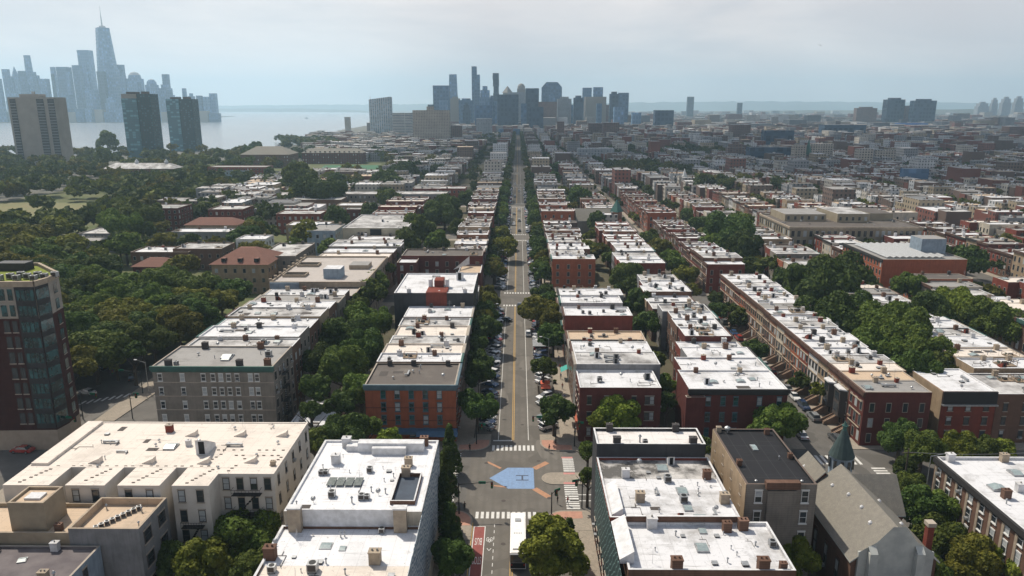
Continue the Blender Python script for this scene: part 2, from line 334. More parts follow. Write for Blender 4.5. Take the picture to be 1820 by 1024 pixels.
# rounded corner pavements with brick pads
def arc(cx, cy, r, a0, a1, n=10): return [(cx+r*math.cos(a0+(a1-a0)*i/n), cy+r*math.sin(a0+(a1-a0)*i/n)) for i in range(n+1)]
def plate(pts, z, mat, name, z0=0.0):
    g = MB(); n = len(pts); g.face([(x, y, z) for x, y in pts], mat)
    for i in range(n): a, b = pts[i], pts[(i+1) % n]; g.face([(*a, z0), (*b, z0), (*b, z), (*a, z)], m_concrete)
    return st(g, name)
P = math.pi
for sx, sy in ((-1, 1), (1, 1), (-1, -1), (1, -1)):
    X0 = 13.2 if sx > 0 else -13.6; xe = 5.0 if sx > 0 else (-5.9 if sy > 0 else -8.0); ye = 144.5 if sy > 0 else 120.5; Yb = 150.5 if sy > 0 else 114
    r = 3.6; cx = xe+sx*r; cyy = ye+sy*r
    a = arc(cx, cyy, r, P if sx > 0 else 0, (P*1.5 if sy > 0 else P/2) if sx > 0 else (-P/2 if sy > 0 else P/2), 10)
    yk = 152.5 if sy > 0 else 111
    pts = [(xe, yk)]+a+[(X0+sx*8, ye), (X0+sx*8, Yb), (sx*9.5, Yb), (sx*9.5, yk)]
    ar = sum(pts[i][0]*pts[(i+1) % len(pts)][1]-pts[(i+1) % len(pts)][0]*pts[i][1] for i in range(len(pts)))
    if ar < 0: pts = pts[::-1]
    plate(pts, .16, m_side, 'corner_pavement')
    r2 = r-.35; pad = arc(cx, cyy, r2, P if sx > 0 else 0, (P*1.5 if sy > 0 else P/2) if sx > 0 else (-P/2 if sy > 0 else P/2), 10)
    pad = [(xe+sx*.35, cyy+sy*1.5)]+pad+[(cx+sx*3.2, ye+sy*.35), (cx+sx*3.2, ye+sy*2.6), (cx+sx*.3, ye+sy*2.9), (cx-sx*.6, cyy+sy*1.5)]
    ar = sum(pad[i][0]*pad[(i+1) % len(pad)][1]-pad[(i+1) % len(pad)][0]*pad[i][1] for i in range(len(pad)))
    if ar < 0: pad = pad[::-1]
    g = MB(); g.face([(x, y, .168) for x, y in pad], m_pad); st(g, 'brick_corner_paving')
isl = arc(7.2, 132.5, 2.4, P/2, 1.5*P, 14); plate(isl+[(17, 130.1), (17, 134.9)], .14, m_side, 'traffic_island')
pk = M('pink_paving', (.5, .22, .2), (.42, .2, .18), 1)
g = MB()
for (a, b, c, d) in ((9.3, 11.6, 134.1, 134.8), (9.1, 11.4, 130.2, 130.9)): g.box(a, b, c, d, .14, .148, pk, skip='fblr')
for (a, b, c, d) in ((9.3, 11.6, 141.2, 141.9), (9.2, 11.6, 119.6, 120.4)): g.box(a, b, c, d, .02, .026, pk, skip='fblr')
st(g, 'tactile_paving')
def mark(name, boxes, mat, z=.026):
    g = MB()
    for a, b, c, d in boxes: g.face([(a, c, z), (b, c, z), (b, d, z), (a, d, z)], mat)
    return st(g, name)
mark('crosswalk_marking', [(x, x+.55, 144.7, 147.2) for x in np.arange(-5.5, 3.4, .95)], m_line)
mark('crosswalk_marking', [(x, x+.55, 117.9, 120.1) for x in np.arange(-7.6, 3.4, .95)], m_line)
mark('crosswalk_marking', [(9.4, 11.7, y, y+.5) for y in np.arange(135.5, 141, .85)], m_line)
mark('crosswalk_marking', [(9.1, 11.6, y, y+.5) for y in np.arange(121.2, 129.8, .85)], m_line)
mark('crosswalk_marking', [(-14.5, -12, y, y+.5) for y in np.arange(122, 143, .95)], m_line)
mark('crosswalk_marking', [(x, x+.6, 122, 126) for x in np.arange(63, 72, 1.15)]+[(x, x+.6, 139, 143) for x in np.arange(63, 72, 1.15)]+[(72.6, 75.4, y, y+.55) for y in np.arange(124.5, 138, 1.05)], m_line)
for a, b in CROSS[1:6]:
    mark('crosswalk_marking', [(x, x+.55, y, y+2) for y in (a-1.5, b-.7) for x in np.arange(-5.4, 4.4, 1.05)], m_line)
mark('stop_line', [(-5.4, -1.2, 149.3, 149.8), (1.9, 3.9, 115.6, 116.1), (9.9, 16, 126.2, 126.45), (9.9, 16, 124, 124.25)], m_line)
ys = [(-50, 117.2), (149.8, 262), (284, 399)]+[(CROSS[i][1]+2, CROSS[i+1][0]-2) for i in range(2, 12)]
mark('centre_line', [(-1.25, -1.1, a, b) for a, b in ys]+[(-.9, -.75, a, b) for a, b in ys], m_yellow)
mark('lane_line', [(x, x+.14, a, b) for a, b in ys[1:] for x in (-4.35, 2.35)]+[(2.35, 2.5, 60, 116)], m_line)
mark('bicycle_lane_line', [(-4.1, -3.98, y, y+.9) for y in np.arange(60, 115.5, 1.9)], m_line)
mark('bus_stop_paint', [(-7.55, -5.75, 60, 115.2)], wornpaint('red_lane_paint', (.25, .065, .055)), .024)
mark('bus_stop_border', [(-7.7, -7.55, 60, 115.2), (-5.75, -5.6, 60, 115.2), (-7.7, -5.6, 115.2, 115.35)], m_line, .026)
mark('kerb_yellow_line', [(-8.0, -7.85, 60, 116.5)], m_yellow, .03)
g = MB(); g.face([(-5.6, 132.6, .026), (-1.8, 128.5, .026), (3.3, 128.5, .026), (3.3, 137., .026), (-2.0, 137., .026)][::1], wornpaint('blue_road_paint', (.19, .29, .46))); st(g, 'blue_arrow_marking')
g = MB()
m_or = wornpaint('orange_road_paint', (.40, .21, .12))
for (x0, y0, x1, y1, w) in ((3.4, 136.6, 6.2, 139.4, .62), (3.3, 128.6, 6, 125.4, .62), (-3.4, 136.7, -6.3, 139.5, .3), (-2.1, 129.1, -4.6, 129.7, .25)):
    d = Vector((x1-x0, y1-y0, 0)).normalized(); p = Vector((-d.y, d.x, 0))*w; a, b = Vector((x0, y0, .026)), Vector((x1, y1, .026))
    g.face([tuple(a-p), tuple(b-p), tuple(b+p), tuple(a+p)], m_or)
st(g, 'orange_spoke_marking')
g = MB(); mh = M('dark_letter_paint', (.07, .085, .12), None)
for a, b, c, d in ((-.3, 2.2, 133.55, 133.9), (-.3, 2.2, 131.7, 132.05), (.8, 1.15, 132.05, 133.55)): g.face([(a, c, .032), (b, c, .032), (b, d, .032), (a, d, .032)], mh)
st(g, 'letter_marking')
def text(s, x, y, z, size, rot, mat, name, sx=1, sy=1, parent=None):
    cu = bpy.data.curves.new(name, 'FONT'); cu.body = s; cu.size = size; cu.align_x = 'CENTER'; cu.align_y = 'CENTER'; cu.materials.append(mat); cu.extrude = .002
    o = bpy.data.objects.new(name, cu); COL.objects.link(o); o.location = (x, y, z); o.rotation_euler = rot; o.scale = (sx, sy, 1)
    if parent: o.parent = parent
    return o
tag(text('BUS', -6.65, 110.8, .03, 1.0, (0, 0, P), m_line, 'bus_lettering', .75, 2.9), kind='structure')
tag(text('STOP', -6.65, 105.4, .03, 1.0, (0, 0, P), m_line, 'stop_lettering', .62, 2.9), kind='structure')
g = MB(); bx, by = -4.75, 111.3       # bicycle symbol with chevrons for the shared lane
for cx_ in (bx-.32, bx+.32):
    for i in range(12):
        a0, a1 = 2*P*i/12, 2*P*(i+1)/12; g.face([(cx_+.2*math.cos(a0), by+.45*math.sin(a0), .03), (cx_+.27*math.cos(a0), by+.62*math.sin(a0), .03), (cx_+.27*math.cos(a1), by+.62*math.sin(a1), .03), (cx_+.2*math.cos(a1), by+.45*math.sin(a1), .03)], m_line)
for (p, q) in (((bx-.32, by), (bx, by-.9)), ((bx, by-.9), (bx+.32, by)), ((bx-.32, by), (bx+.2, by)), ((bx-.35, by-2.6), (bx, by-3.3)), ((bx+.35, by-2.6), (bx, by-3.3))):
    d = (Vector((q[0], q[1], 0))-Vector((p[0], p[1], 0))).normalized(); w = Vector((-d.y, d.x, 0))*.06; a, b = Vector((*p, .031)), Vector((*q, .031)); g.face([tuple(a-w), tuple(b-w), tuple(b+w), tuple(a+w)], m_line)
st(g, 'bicycle_marking')
for i, (x, y) in enumerate(((-2.6, 124), (4.4, 140), (1.1, 158), (-2.8, 172), (.9, 196), (-2.5, 221), (1.4, 243), (-6.5, 139), (6, 125), (-2.4, 110), (1.2, 310), (-2.7, 345))):
    g = MB(); g.cyl(x, y, .021, .034, .42, .4, m_darkframe, 12); st(g, 'manhole_cover')
mark('river_street_sidewalk_strip', [(-100, -96, 100, 420)], m_side, .05).name = 'pavement_strip'

# ------------------------------------------------------------------ parts of houses
def win_mesh(name, frame, glass, sill, blind=0):
    b = MB(); t = .055
    b.box(-.5, -.5+t*1.5, -.09, 0, 0, 1, frame); b.box(.5-t*1.5, .5, -.09, 0, 0, 1, frame)
    b.box(-.5+t*1.5, .5-t*1.5, -.09, 0, 1-t, 1, frame); b.box(-.5+t*1.5, .5-t*1.5, -.09, 0, 0, t, frame)
    b.box(-.5+t*1.5, .5-t*1.5, -.065, 0, .48, .52, frame)
    b.face([(-.42, -.03, t), (.42, -.03, t), (.42, -.03, .48), (-.42, -.03, .48)], m_blind if blind == 2 else glass)
    b.face([(-.42, -.05, .52), (.42, -.05, .52), (.42, -.05, 1-t), (-.42, -.05, 1-t)], m_blind if blind else glass)
    b.box(-.58, .58, -.17, 0, -.08, 0, sill, bottom=True); b.box(-.56, .56, -.12, 0, 1, 1.09, sill, bottom=True)
    return b.mesh(name)
WIN = {k: [win_mesh('window', f, gl, s, b) for b in (0, 0, 1, 0, 2)] for k, (f, gl, s) in
       {'w': (m_frame, m_glass, m_stone), 'd': (m_darkframe, m_glass, m_stone), 'b': (m_darkframe, m_glass, m_browncorn), 'g': (m_bluecorn, m_teal, m_bluecorn), 'W': (m_frame, m_glass, m_frame)}.items()}
RZ = {'f': 0, 'r': P/2, 'b': P, 'l': -P/2}
def wins(root, o, side, x0, x1, y0, y1, n, rows, z0=1.2, dz=3.2, w=1.0, h=1.9, kind='d', cols=None, rr=R):
    """each window a part of its own under the building"""
    Ln = (x1-x0) if side in 'fb' else (y1-y0)
    us = cols or [(i+.5)/n for i in range(n)]
    for j in range(rows):
        for u in us:
            d = u*Ln; p = {'f': (x0+d, y0), 'b': (x0+d, y1), 'r': (x1, y0+d), 'l': (x0, y0+d)}[side]
            inst(rr.choice(WIN[kind]), 'window', root, (p[0]-o[0], p[1]-o[1], z0+j*dz), RZ[side], (w, 1, h))
            if rr.random() < .14 and w < 1.5: inst(WAC, 'window_air_conditioner', root, (p[0]-o[0], p[1]-o[1], z0+j*dz), RZ[side])
def meshwins(b, side, x0, x1, y0, y1, n, rows, z0=1.2, dz=3.2, w=1.0, h=1.9, frame=m_stone, cols=None, rr=R):
    """openings drawn into a wall too small in the picture to show a window's parts"""
    Ln = (x1-x0) if side in 'fb' else (y1-y0); us = cols or [(i+.5)/n for i in range(n)]
    for j in range(rows):
        for u in us:
            c = u*Ln
            for e, ww, zz0, zz1, mt in ((.05, w/2+.12, -.14, h+.16, frame), (.065, w/2, 0, h, m_blind if rr.random() < .18 else m_glass)):
                za, zb = z0+j*dz+zz0, z0+j*dz+zz1
                if side == 'f': q = [(x0+c-ww, y0-e, za), (x0+c+ww, y0-e, za), (x0+c+ww, y0-e, zb), (x0+c-ww, y0-e, zb)]
                elif side == 'b': q = [(x0+c+ww, y1+e, za), (x0+c-ww, y1+e, za), (x0+c-ww, y1+e, zb), (x0+c+ww, y1+e, zb)]
                elif side == 'r': q = [(x1+e, y0+c-ww, za), (x1+e, y0+c+ww, za), (x1+e, y0+c+ww, zb), (x1+e, y0+c-ww, zb)]
                else: q = [(x0-e, y0+c+ww, za), (x0-e, y0+c-ww, za), (x0-e, y0+c-ww, zb), (x0-e, y0+c+ww, zb)]
                b.face(q, mt)
wb_ = MB(); wb_.box(-.32, .32, -.5, -.05, .02, .42, m_metal, bottom=True); WAC = wb_.mesh('window_air_conditioner')
KIT = {}
def _kit():
    for i, mt in enumerate(m_chim):
        b = MB(); b.box(-.5, .5, -.38, .38, -.4, 1.15, mt); b.box(-.55, .55, -.43, .43, 1.15, 1.25, m_stone if i < 1 else mt, bottom=True)
        for x in ((-.22, .22) if i in (1, 3) else (0,)): b.cyl(x, 0, 1.25, 1.45, .1, .09, m_concrete if i != 1 else WALLS['brown brick'], 7)
        KIT['chimney%d' % i] = b.mesh('chimney')
    b = MB(); b.box(-.9, .9, -1.1, 1.1, 0, .3, m_metal)
    gl = M('skylight_glass', (.30, .36, .36), (.22, .27, .28), 2, .25)
    b.face([(-.8, -1, .3), (.8, -1, .3), (.8, 0, .6), (-.8, 0, .6)], gl); b.face([(-.8, 0, .6), (.8, 0, .6), (.8, 1, .3), (-.8, 1, .3)], gl)
    b.face([(-.8, -1, .3), (-.8, 0, .6), (-.8, 1, .3)], m_metal); b.face([(.8, -1, .3), (.8, 1, .3), (.8, 0, .6)], m_metal); KIT['skylight'] = b.mesh('skylight')
    b = MB(); b.cyl(0, 0, 0, .7, .09, .09, m_metal, 7); b.cyl(0, 0, .7, .9, .2, .05, m_metal, 7); KIT['vent_pipe'] = b.mesh('vent_pipe')
    b = MB(); b.cyl(0, 0, 0, .35, .06, .06, m_metal, 6); b.cyl(0, 0, .35, .55, .28, .28, m_metal, 8); b.cyl(0, 0, .55, .7, .28, .05, m_metal, 8); KIT['turbine_vent'] = b.mesh('turbine_vent')
    b = MB(); b.box(-.5, .5, -.45, .45, .15, 1.0, m_metal, bottom=True); b.cyl(0, 0, 1.0, 1.04, .36, .36, m_black, 10)
    for x in (-.42, .42):
        for y in (-.38, .38): b.box(x-.05, x+.05, y-.05, y+.05, 0, .15, m_black)
    b.face([(-.4, -.46, .25), (.4, -.46, .25), (.4, -.46, .9), (-.4, -.46, .9)], m_darkframe); KIT['air_conditioner'] = b.mesh('air_conditioner')
    for k, mt in (('roof_hatch', m_white), ('roof_hatch_grey', WALLS['grey']), ('roof_hatch_brick', WALLS['red brick'])):
        b = MB(); x, y0, y1 = .8, -1.3, 1.3
        b.face([(-x, y0, 0), (x, y0, 0), (x, y0, 2.1), (-x, y0, 2.1)], mt); b.face([(x, y0, 0), (x, y1, 0), (x, y1, .5), (x, y0, 2.1)], mt); b.face([(-x, y1, 0), (-x, y0, 0), (-x, y0, 2.1), (-x, y1, .5)], mt)
        b.face([(-x-.05, y0-.1, 2.14), (x+.05, y0-.1, 2.14), (x+.05, y1, .54), (-x-.05, y1, .54)], m_metal if k != 'roof_hatch' else mt); b.face([(x, y1, 0), (-x, y1, 0), (-x, y1, .5), (x, y1, .5)], mt)
        b.face([(-.4, y0-.02, .1), (.4, y0-.02, .1), (.4, y0-.02, 1.9), (-.4, y0-.02, 1.9)], m_dark); KIT[k] = b.mesh('roof_hatch')
    b = MB(); b.cyl(0, 0, 0, .7, .03, .03, m_metal, 6); b.tube((0, 0, .7), (0, -.16, .8), .38, .06, m_metal, 10); KIT['satellite_dish'] = b.mesh('satellite_dish')
_kit()
b = MB(); b.box(-1.6, 1.6, -.22, .22, .25, .65, m_metal, bottom=True); b.box(1.25, 1.6, -.22, .22, 0, .25, m_metal); b.box(-1.6, -1.3, -.15, .15, 0, .25, m_black); b.box(-1.6, -1.2, .22, .9, .3, .6, m_metal, bottom=True); KIT['duct'] = b.mesh('duct')
b = MB()
for p, q in (((-2.2, 0, .1), (.6, 0, .1)), ((.6, 0, .1), (.6, 1.5, .1)), ((-2.2, 0, .1), (-2.2, 0, .6)), ((.6, .7, .1), (1.7, .7, .1))): b.tube(p, q, .045, .045, m_darkframe, 5)
KIT['conduit'] = b.mesh('conduit')
b = MB(); wd_ = M('weathered_deck', (.26, .19, .13), (.19, .145, .105), 1.5); b.box(-1.8, 1.8, -1.4, 1.4, .1, .22, wd_, bottom=True)
for x in (-1.8, 1.72):
    for y in (-1.4, 0, 1.32): b.box(x, x+.08, y, y+.08, .22, 1.15, wd_)
    b.box(x, x+.08, -1.4, 1.4, 1.1, 1.18, wd_, bottom=True); b.box(x, x+.06, -1.4, 1.4, .6, .66, wd_, bottom=True)
b.box(-1.8, 1.8, 1.33, 1.41, 1.1, 1.18, wd_, bottom=True); b.box(-.5, .5, -.4, .4, .22, .8, m_darkframe); b.box(-1.3, -.9, .3, .7, .22, .7, m_green); KIT['roof_deck'] = b.mesh('roof_deck')
b = MB(); b.box(-.45, .45, -.45, .45, 0, .28, m_darkframe); b.box(-.5, .5, -.5, .5, .28, .34, m_metal, bottom=True); KIT['scuttle'] = b.mesh('scuttle')
b = MB(); b.box(-1.3, 1.3, -.8, .8, .012, .03, m_darkframe, skip='fblr'); KIT['tar_patch'] = b.mesh('tar_patch')
b = MB(); b.cyl(0, 0, 0, 2.6, .03, .02, m_metal, 5)
for z, l in ((1.6, .6), (1.9, .5), (2.2, .4)): b.box(-l, l, -.012, .012, z, z+.024, m_metal, bottom=True)
KIT['aerial'] = b.mesh('aerial')
KN = {'duct': .35, 'conduit': .7, 'roof_deck': .25, 'scuttle': .7, 'tar_patch': .5, 'aerial': .4, 'skylight': .5, 'vent_pipe': 1, 'turbine_vent': 1, 'air_conditioner': .7, 'roof_hatch': .25, 'satellite_dish': .6, 'roof_hatch_grey': .2, 'roof_hatch_brick': .03}
def kit(root, o, key, x, y, z, rz=0, s=1): return inst(KIT[key], key.rstrip('01234').replace('_grey', '').replace('_brick', ''), root, (x-o[0], y-o[1], z-o[2] if len(o) > 2 else z), rz, (s, s, s) if isinstance(s, (int, float)) else s)
def furnish(root, o, x0, x1, y0, y1, z, r, n=5, chim=2, cm=None, rz=0):
    w = x1-x0; d = y1-y0
    for i in range(chim):
        u = (i+.5+r.uniform(-.2, .2))/chim
        kit(root, o, 'chimney%d' % (cm if cm is not None else r.choice((1, 1, 2, 2, 3, 3, 4, 0))), x0+u*w, y1-.55, z, 0, r.uniform(.85, 1.2))
    for i in range(n):
        k = r.choices(list(KN), list(KN.values()))[0]
        kit(root, o, k, r.uniform(x0+1.2, x1-1.2), r.uniform(y0+1, max(y0+1.2, y1-1.6)), z, r.choice((0, P/2, 0, r.uniform(-.2, .2))) if 'hatch' not in k else 0, r.uniform(.8, 1.15) if 'hatch' not in k else r.uniform(.6, .8))
def shell(b, x0, x1, y0, y1, h, mat, t=.3, coping=m_stone, z0=0):
    """four walls with thickness, rising as a parapet round the roof"""
    for (a, c, d, e) in ((x0, x1, y0, y0+t), (x0, x1, y1-t, y1), (x0, x0+t, y0+t, y1-t), (x1-t, x1, y0+t, y1-t)):
        b.box(a, c, d, e, z0, h, mat, coping)
def lining(b, x0, x1, y0, y1, z0, z1, mat, e=.004):
    b.face([(x0, y1-e, z0), (x1, y1-e, z0), (x1, y1-e, z1), (x0, y1-e, z1)], mat); b.face([(x0+e, y0, z0), (x0+e, y1, z0), (x0+e, y1, z1), (x0+e, y0, z1)], mat); b.face([(x1-e, y1, z0), (x1-e, y0, z0), (x1-e, y0, z1), (x1-e, y1, z1)], mat)
BLDS = []
def bld(name, label, cat, x0, x1, y0, y1, h, wall, roof, win=None, kind='d', cornice=None, par=.5, group=None, furn=(6, 2), seed=1, coping=None, lod=0, rr=None, cm=None, corn_sides='f'):
    """one building: wall, roof, cornice, every window, chimney and roof fitting"""
    BLDS.append((x0, x1, y0, y1)); r = rr or random.Random(seed); o = ((x0+x1)/2, y0, 0); root = empty(name, o, label, cat, group)
    wm = WALLS[wall] if isinstance(wall, str) else wall; rm = ROOFS[roof] if isinstance(roof, str) else roof
    b = MB(); shell(b, x0, x1, y0, y1, h, wm, .3, coping or (m_white if roof in ('white', 'dusty white') else m_stone))
    for sd_, sp in (win or {}).items():
        sp = dict(sp)
        if lod == 0: wins(root, o, sd_, x0, x1, y0, y1, kind=sp.pop('kind', kind), rr=r, **sp)
        else: sp.pop('kind', 0); meshwins(b, sd_, x0, x1, y0, y1, rr=r, **sp)
    b.build('wall', root, o)
    b = MB(); b.box(x0+.3, x1-.3, y0+.3, y1-.3, h-par-.25, h-par, rm, skip='fblr')
    xa, xb, yb_, e = x0+.3, x1-.3, y1-.3, .004
    b.face([(xa, yb_-e, h-par), (xb, yb_-e, h-par), (xb, yb_-e, h-.01), (xa, yb_-e, h-.01)], rm); b.face([(xa+e, y0+.3, h-par), (xa+e, yb_, h-par), (xa+e, yb_, h-.01), (xa+e, y0+.3, h-.01)], rm); b.face([(xb-e, yb_, h-par), (xb-e, y0+.3, h-par), (xb-e, y0+.3, h-.01), (xb-e, yb_, h-.01)], rm)
    b.build('roof', root, o)
    if cornice:
        b = MB()
        for s_ in corn_sides:
            q = {'f': (x0-.3, x1+.3, y0-.5, y0-.003), 'l': (x0-.5, x0-.003, y0-.3, y1), 'r': (x1+.003, x1+.5, y0-.3, y1)}[s_]
            b.box(*q, h-.9, h+.06, cornice, bottom=True)
            q = {'f': (x0-.1, x1+.1, y0-.22, y0-.003), 'l': (x0-.22, x0-.003, y0-.1, y1), 'r': (x1+.003, x1+.22, y0-.1, y1)}[s_]
            b.box(*q, h-1.3, h-.9, cornice, bottom=True)
        b.build('cornice', root, o)
    if furn: furnish(root, o, x0+.3, x1-.3, y0+.3, y1-.3, h-par, r, furn[0], furn[1], cm)
    return root, o
def fire_escape(root, o, side, c, plane, zs, w=3.2):
    """iron landings with rails and a slanting ladder between them"""
    b = MB(); s = -1 if side in 'fl' else 1
    def bx(u0, u1, d0, d1, z0, z1):
        if side in 'fb': b.box(c+u0, c+u1, min(plane+s*d0, plane+s*d1), max(plane+s*d0, plane+s*d1), z0, z1, m_black, bottom=True)
        else: b.box(min(plane+s*d0, plane+s*d1), max(plane+s*d0, plane+s*d1), c+u0, c+u1, z0, z1, m_black, bottom=True)
    for z in zs:
        bx(-w/2, w/2, .05, 1.1, z-.05, z); bx(-w/2, w/2, 1.06, 1.1, z+.9, z+.95); bx(-w/2, w/2, 1.06, 1.1, z+.45, z+.49)
        for u in np.linspace(-w/2, w/2-.05, 9): bx(u, u+.04, 1.06, 1.1, z, z+.9)
        for u in (-w/2, w/2-.04): bx(u, u+.04, .05, 1.1, z+.9, z+.95)
    for a, c_ in zip(zs, zs[1:]):
        for k in range(8): t = k/8; bx(-w/2+.4+t*(w-1.2), -w/2+.75+t*(w-1.2), .3, .8, a+(c_-a)*t, a+(c_-a)*t+.05)
    return b.build('fire_escape', root, o)

# ------------------------------------------------------------------ large buildings near the crossing
PV = 'painted crossing'
# long cream block with light wells, dashed rows of little roof vents
o = (-57, 98, 0); root = empty('apartment_building', o, 'long cream painted apartment block with light wells and rows of small dark roof vents', 'building')
wm, rm = M('cream_wall_paint', (.60, .56, .51), (.50, .46, .41), .4), ROOFS['cream']
b = MB(); x0, x1, yb, yf, h = -76.5, -37.3, 120.3, 103.4, 17.5
shell(b, x0, x1, yf, yb, h, wm, .3, rm)
bays = [(-76.5, -69.6, 97.8), (-67.2, -61.3, 97.8), (-59.4, -53.1, 97.8), (-51.3, -45.8, 97.8), (-45.8, -37.3, 101.5)]
for a, c, y in bays:
    b.box(a, c, y, yf-.003, 0, h-.02, wm, rm)
b.build('wall', root, o)
b = MB(); b.box(x0+.3, x1-.3, yf+.3, yb-.3, h-.5, h-.12, rm, skip='fblr'); b.build('roof', root, o)
for a, c, y in bays[1:]:
    n = 4 if a == -45.8 else 2
    for j in range(5):
        for u in ((i+.5)/n for i in range(n)): inst(R.choice(WIN['W' if n == 9 else 'd']), 'window', root, (a+u*(c-a)-o[0], y-o[1], 1.6+j*3.3), 0, (1.05, 1, 2.0))
wins(root, o, 'r', x0, x1, 101.5, yb, 5, 5, 1.6, 3.3, .8, 1.7, 'd')
fire_escape(root, o, 'f', -48.5, 97.8, (4.4, 7.7, 11)); fire_escape(root, o, 'f', -41.5, 101.5, (4.4, 7.7, 11, 14.3), 4.4); fire_escape(root, o, 'f', -64.2, 97.8, (7.7, 11))
nv = 0
vb = MB(); vb.box(-.22, .22, -.1, .1, 0, .1, M('roof_vent_brown', (.16, .13, .11))); vme = vb.mesh('roof_vent')
def dash(xa, ya, xb, yb_, n):
    global nv
    for i in range(n):
        if R.random() < .09: continue
        t = (i+R.uniform(-.16, .16))/(n-1); inst(vme, 'roof_vent', root, (xa+(xb-xa)*t-o[0], ya+(yb_-ya)*t-o[1], h-.02 if ya+(yb_-ya)*t < yf else h-.12)); nv += 1
dash(-72, 103.9, -47, 104, 20); dash(-49.5, 104.5, -48, 108, 5); dash(-47.5, 107.7, -38.5, 107.7, 9); dash(-38.7, 104.5, -37.9, 107.2, 4); dash(-50.5, 109.6, -38.5, 109.6, 10)
for a, c, y in bays[:4]: dash(a+2, y+.8, a+4.2, y+5, 7)
dash(-44.6, 102.2, -43.6, 106.5, 5)
b = MB(); b.box(-76.2, -73.6, yf+.6, yb-.5, h-.12, h+.35, rm); b.build('sloped_kerb', root, o)
for k, x, y, s in (('chimney0', -60.2, 116.5, 1.1), ('roof_hatch', -51, 109.5, 1.2), ('chimney2', -54.6, 111.2, .8), ('skylight', -57.2, 110.5, 1.0), ('satellite_dish', -53, 111.5, 1), ('turbine_vent', -60, 111, .8), ('turbine_vent', -60.2, 112.6, .8), ('turbine_vent', -42, 107.5, .8), ('turbine_vent', -40, 112, .9), ('chimney3', -38.3, 104.3, .7), ('turbine_vent', -46.5, 103.2, .8), ('turbine_vent', -65.5, 103.5, .7)):
    kit(root, o, k, x, y, h-.12, 0, s)
sh = MB(); sh.face([(-.2, -.9, 0), (1.6, -.9, 0), (1.6, -.9, .9), (-.2, -.9, .1)], rm); sh.face([(-.2, -.9, .1), (1.6, -.9, .9), (1.6, .2, .9), (-.2, .2, .1)], rm); sh.face([(1.6, -.9, 0), (1.6, .2, 0), (1.6, .2, .9), (1.6, -.9, .9)], rm); sh.face([(-.2, .2, 0), (-.2, -.9, 0), (-.2, -.9, .1), (-.2, .2, .1)], rm); sme = sh.mesh('light_shaft_cap')
for x, y in ((-67.5, 105.6), (-59, 105.6), (-50.3, 105.6), (-43, 106), (-56.5, 115.5), (-48.2, 115.5), (-41, 115.5)): inst(sme, 'light_shaft_cap', root, (x-o[0], y-o[1], h-.12))

# tan roofed block with parapet and stair tower
root, o = bld('apartment_building', 'low tan roofed building with high stone parapet and boxy stair tower', 'building', -61.5, -51.8, 88.7, 97.0, 16, 'grey', 'tan',
              {'r': dict(n=2, rows=4, z0=1.8, dz=3.7, w=2.0, h=2.0)}, par=1.1, coping=m_chim[3], furn=(0, 0))
for i in range(9): kit(root, o, 'air_conditioner', -58.6+i*.42, 90.2+i*.66, 14.9, .5, .62)
for x, y in ((-53, 91), (-54.5, 94.8), (-60, 95.5)): kit(root, o, 'vent_pipe', x, y, 14.9)
wm = M('tan_stucco', (.33, .27, .19), (.26, .21, .15), .5)
b = MB(); shell(b, -80, -61.6, 88.9, 96.8, 15.2, wm, .3, m_chim[3]); b.build('side_wing', root, o)
b = MB(); b.box(-79.7, -61.9, 89.2, 96.5, 14, 14.6, ROOFS['tan'], skip='fblr'); b.build('side_wing_roof', root, o)
b = MB(); shell(b, -70.4, -65.4, 90.2, 94.8, 19, wm, .3, m_chim[3], 14.6); b.box(-70.1, -65.7, 90.5, 94.5, 18.2, 18.6, ROOFS['tan'], skip='fblr'); b.box(-69, -66.8, 91.6, 93.3, 18.6, 18.9, m_white); b.build('stair_tower', root, o)
kit(root, o, 'chimney1', -63.9, 90.4, 14.6, 0, .9); kit(root, o, 'skylight', -66, 89.9+.9, 14.6, 0, .5)
# pale blue house with dark roof
root, o = bld('row_house', 'pale blue house with plum grey roof and long skylight, below the stair tower', 'house', -73, -57.2, 80.5, 88.4, 13.6, 'pale blue', M('plum_roof', (.10, .085, .09), (.16, .14, .14), .3), {'r': dict(n=1, rows=4, w=1, h=2), 'f': dict(n=3, rows=4)}, par=.35, furn=(0, 0))
kit(root, o, 'chimney2', -63, 87.8, 13.3, 0, 1); kit(root, o, 'chimney3', -60.4, 81.2, 13.3, 0, 1.1); kit(root, o, 'vent_pipe', -59.2, 81.4, 13.3, 0, 1.4)
kit(root, o, 'vent_pipe', -70.8, 81.4, 13.3, 0, 1.4); kit(root, o, 'skylight', -66, 85.4, 13.25, .3, (.6, .5, .5)); kit(root, o, 'skylight', -68.4, 82.6, 13.25, 0, (.6, .4, .4))
b = MB(); gl = M('green_skylight_glass', (.22, .34, .32), (.16, .25, .24), 2, .25)
for i in range(9): y = 81+i*.75; x = -72+i*.12; b.face([(x-.7, y, 13.3), (x+.7, y, 13.3), (x+.7, y+.35, 13.9), (x-.7, y+.35, 13.9)], gl); b.face([(x-.7, y+.35, 13.9), (x+.7, y+.35, 13.9), (x+.7, y+.7, 13.3), (x-.7, y+.7, 13.3)], m_metal)
b.build('ridge_skylight', root, o)
b = MB(); shell(b, -83, -74.6, 82, 90, 16.4, M('deep_blue_cladding', (.03, .10, .15), (.025, .08, .12), 1), .3, m_bluecorn); b2 = b.build('row_house', None, (-79, 82, 0)); b2.location = (-79, 82, 0); tag(b2, 'deep blue clad house cut by the picture edge beside the plum grey roof', 'house')
b = MB(); b.box(-82.7, -74.9, 82.3, 89.7, 15.4, 16, ROOFS['grey'], skip='fblr'); b.build('roof', b2, (-79, 82, 0))

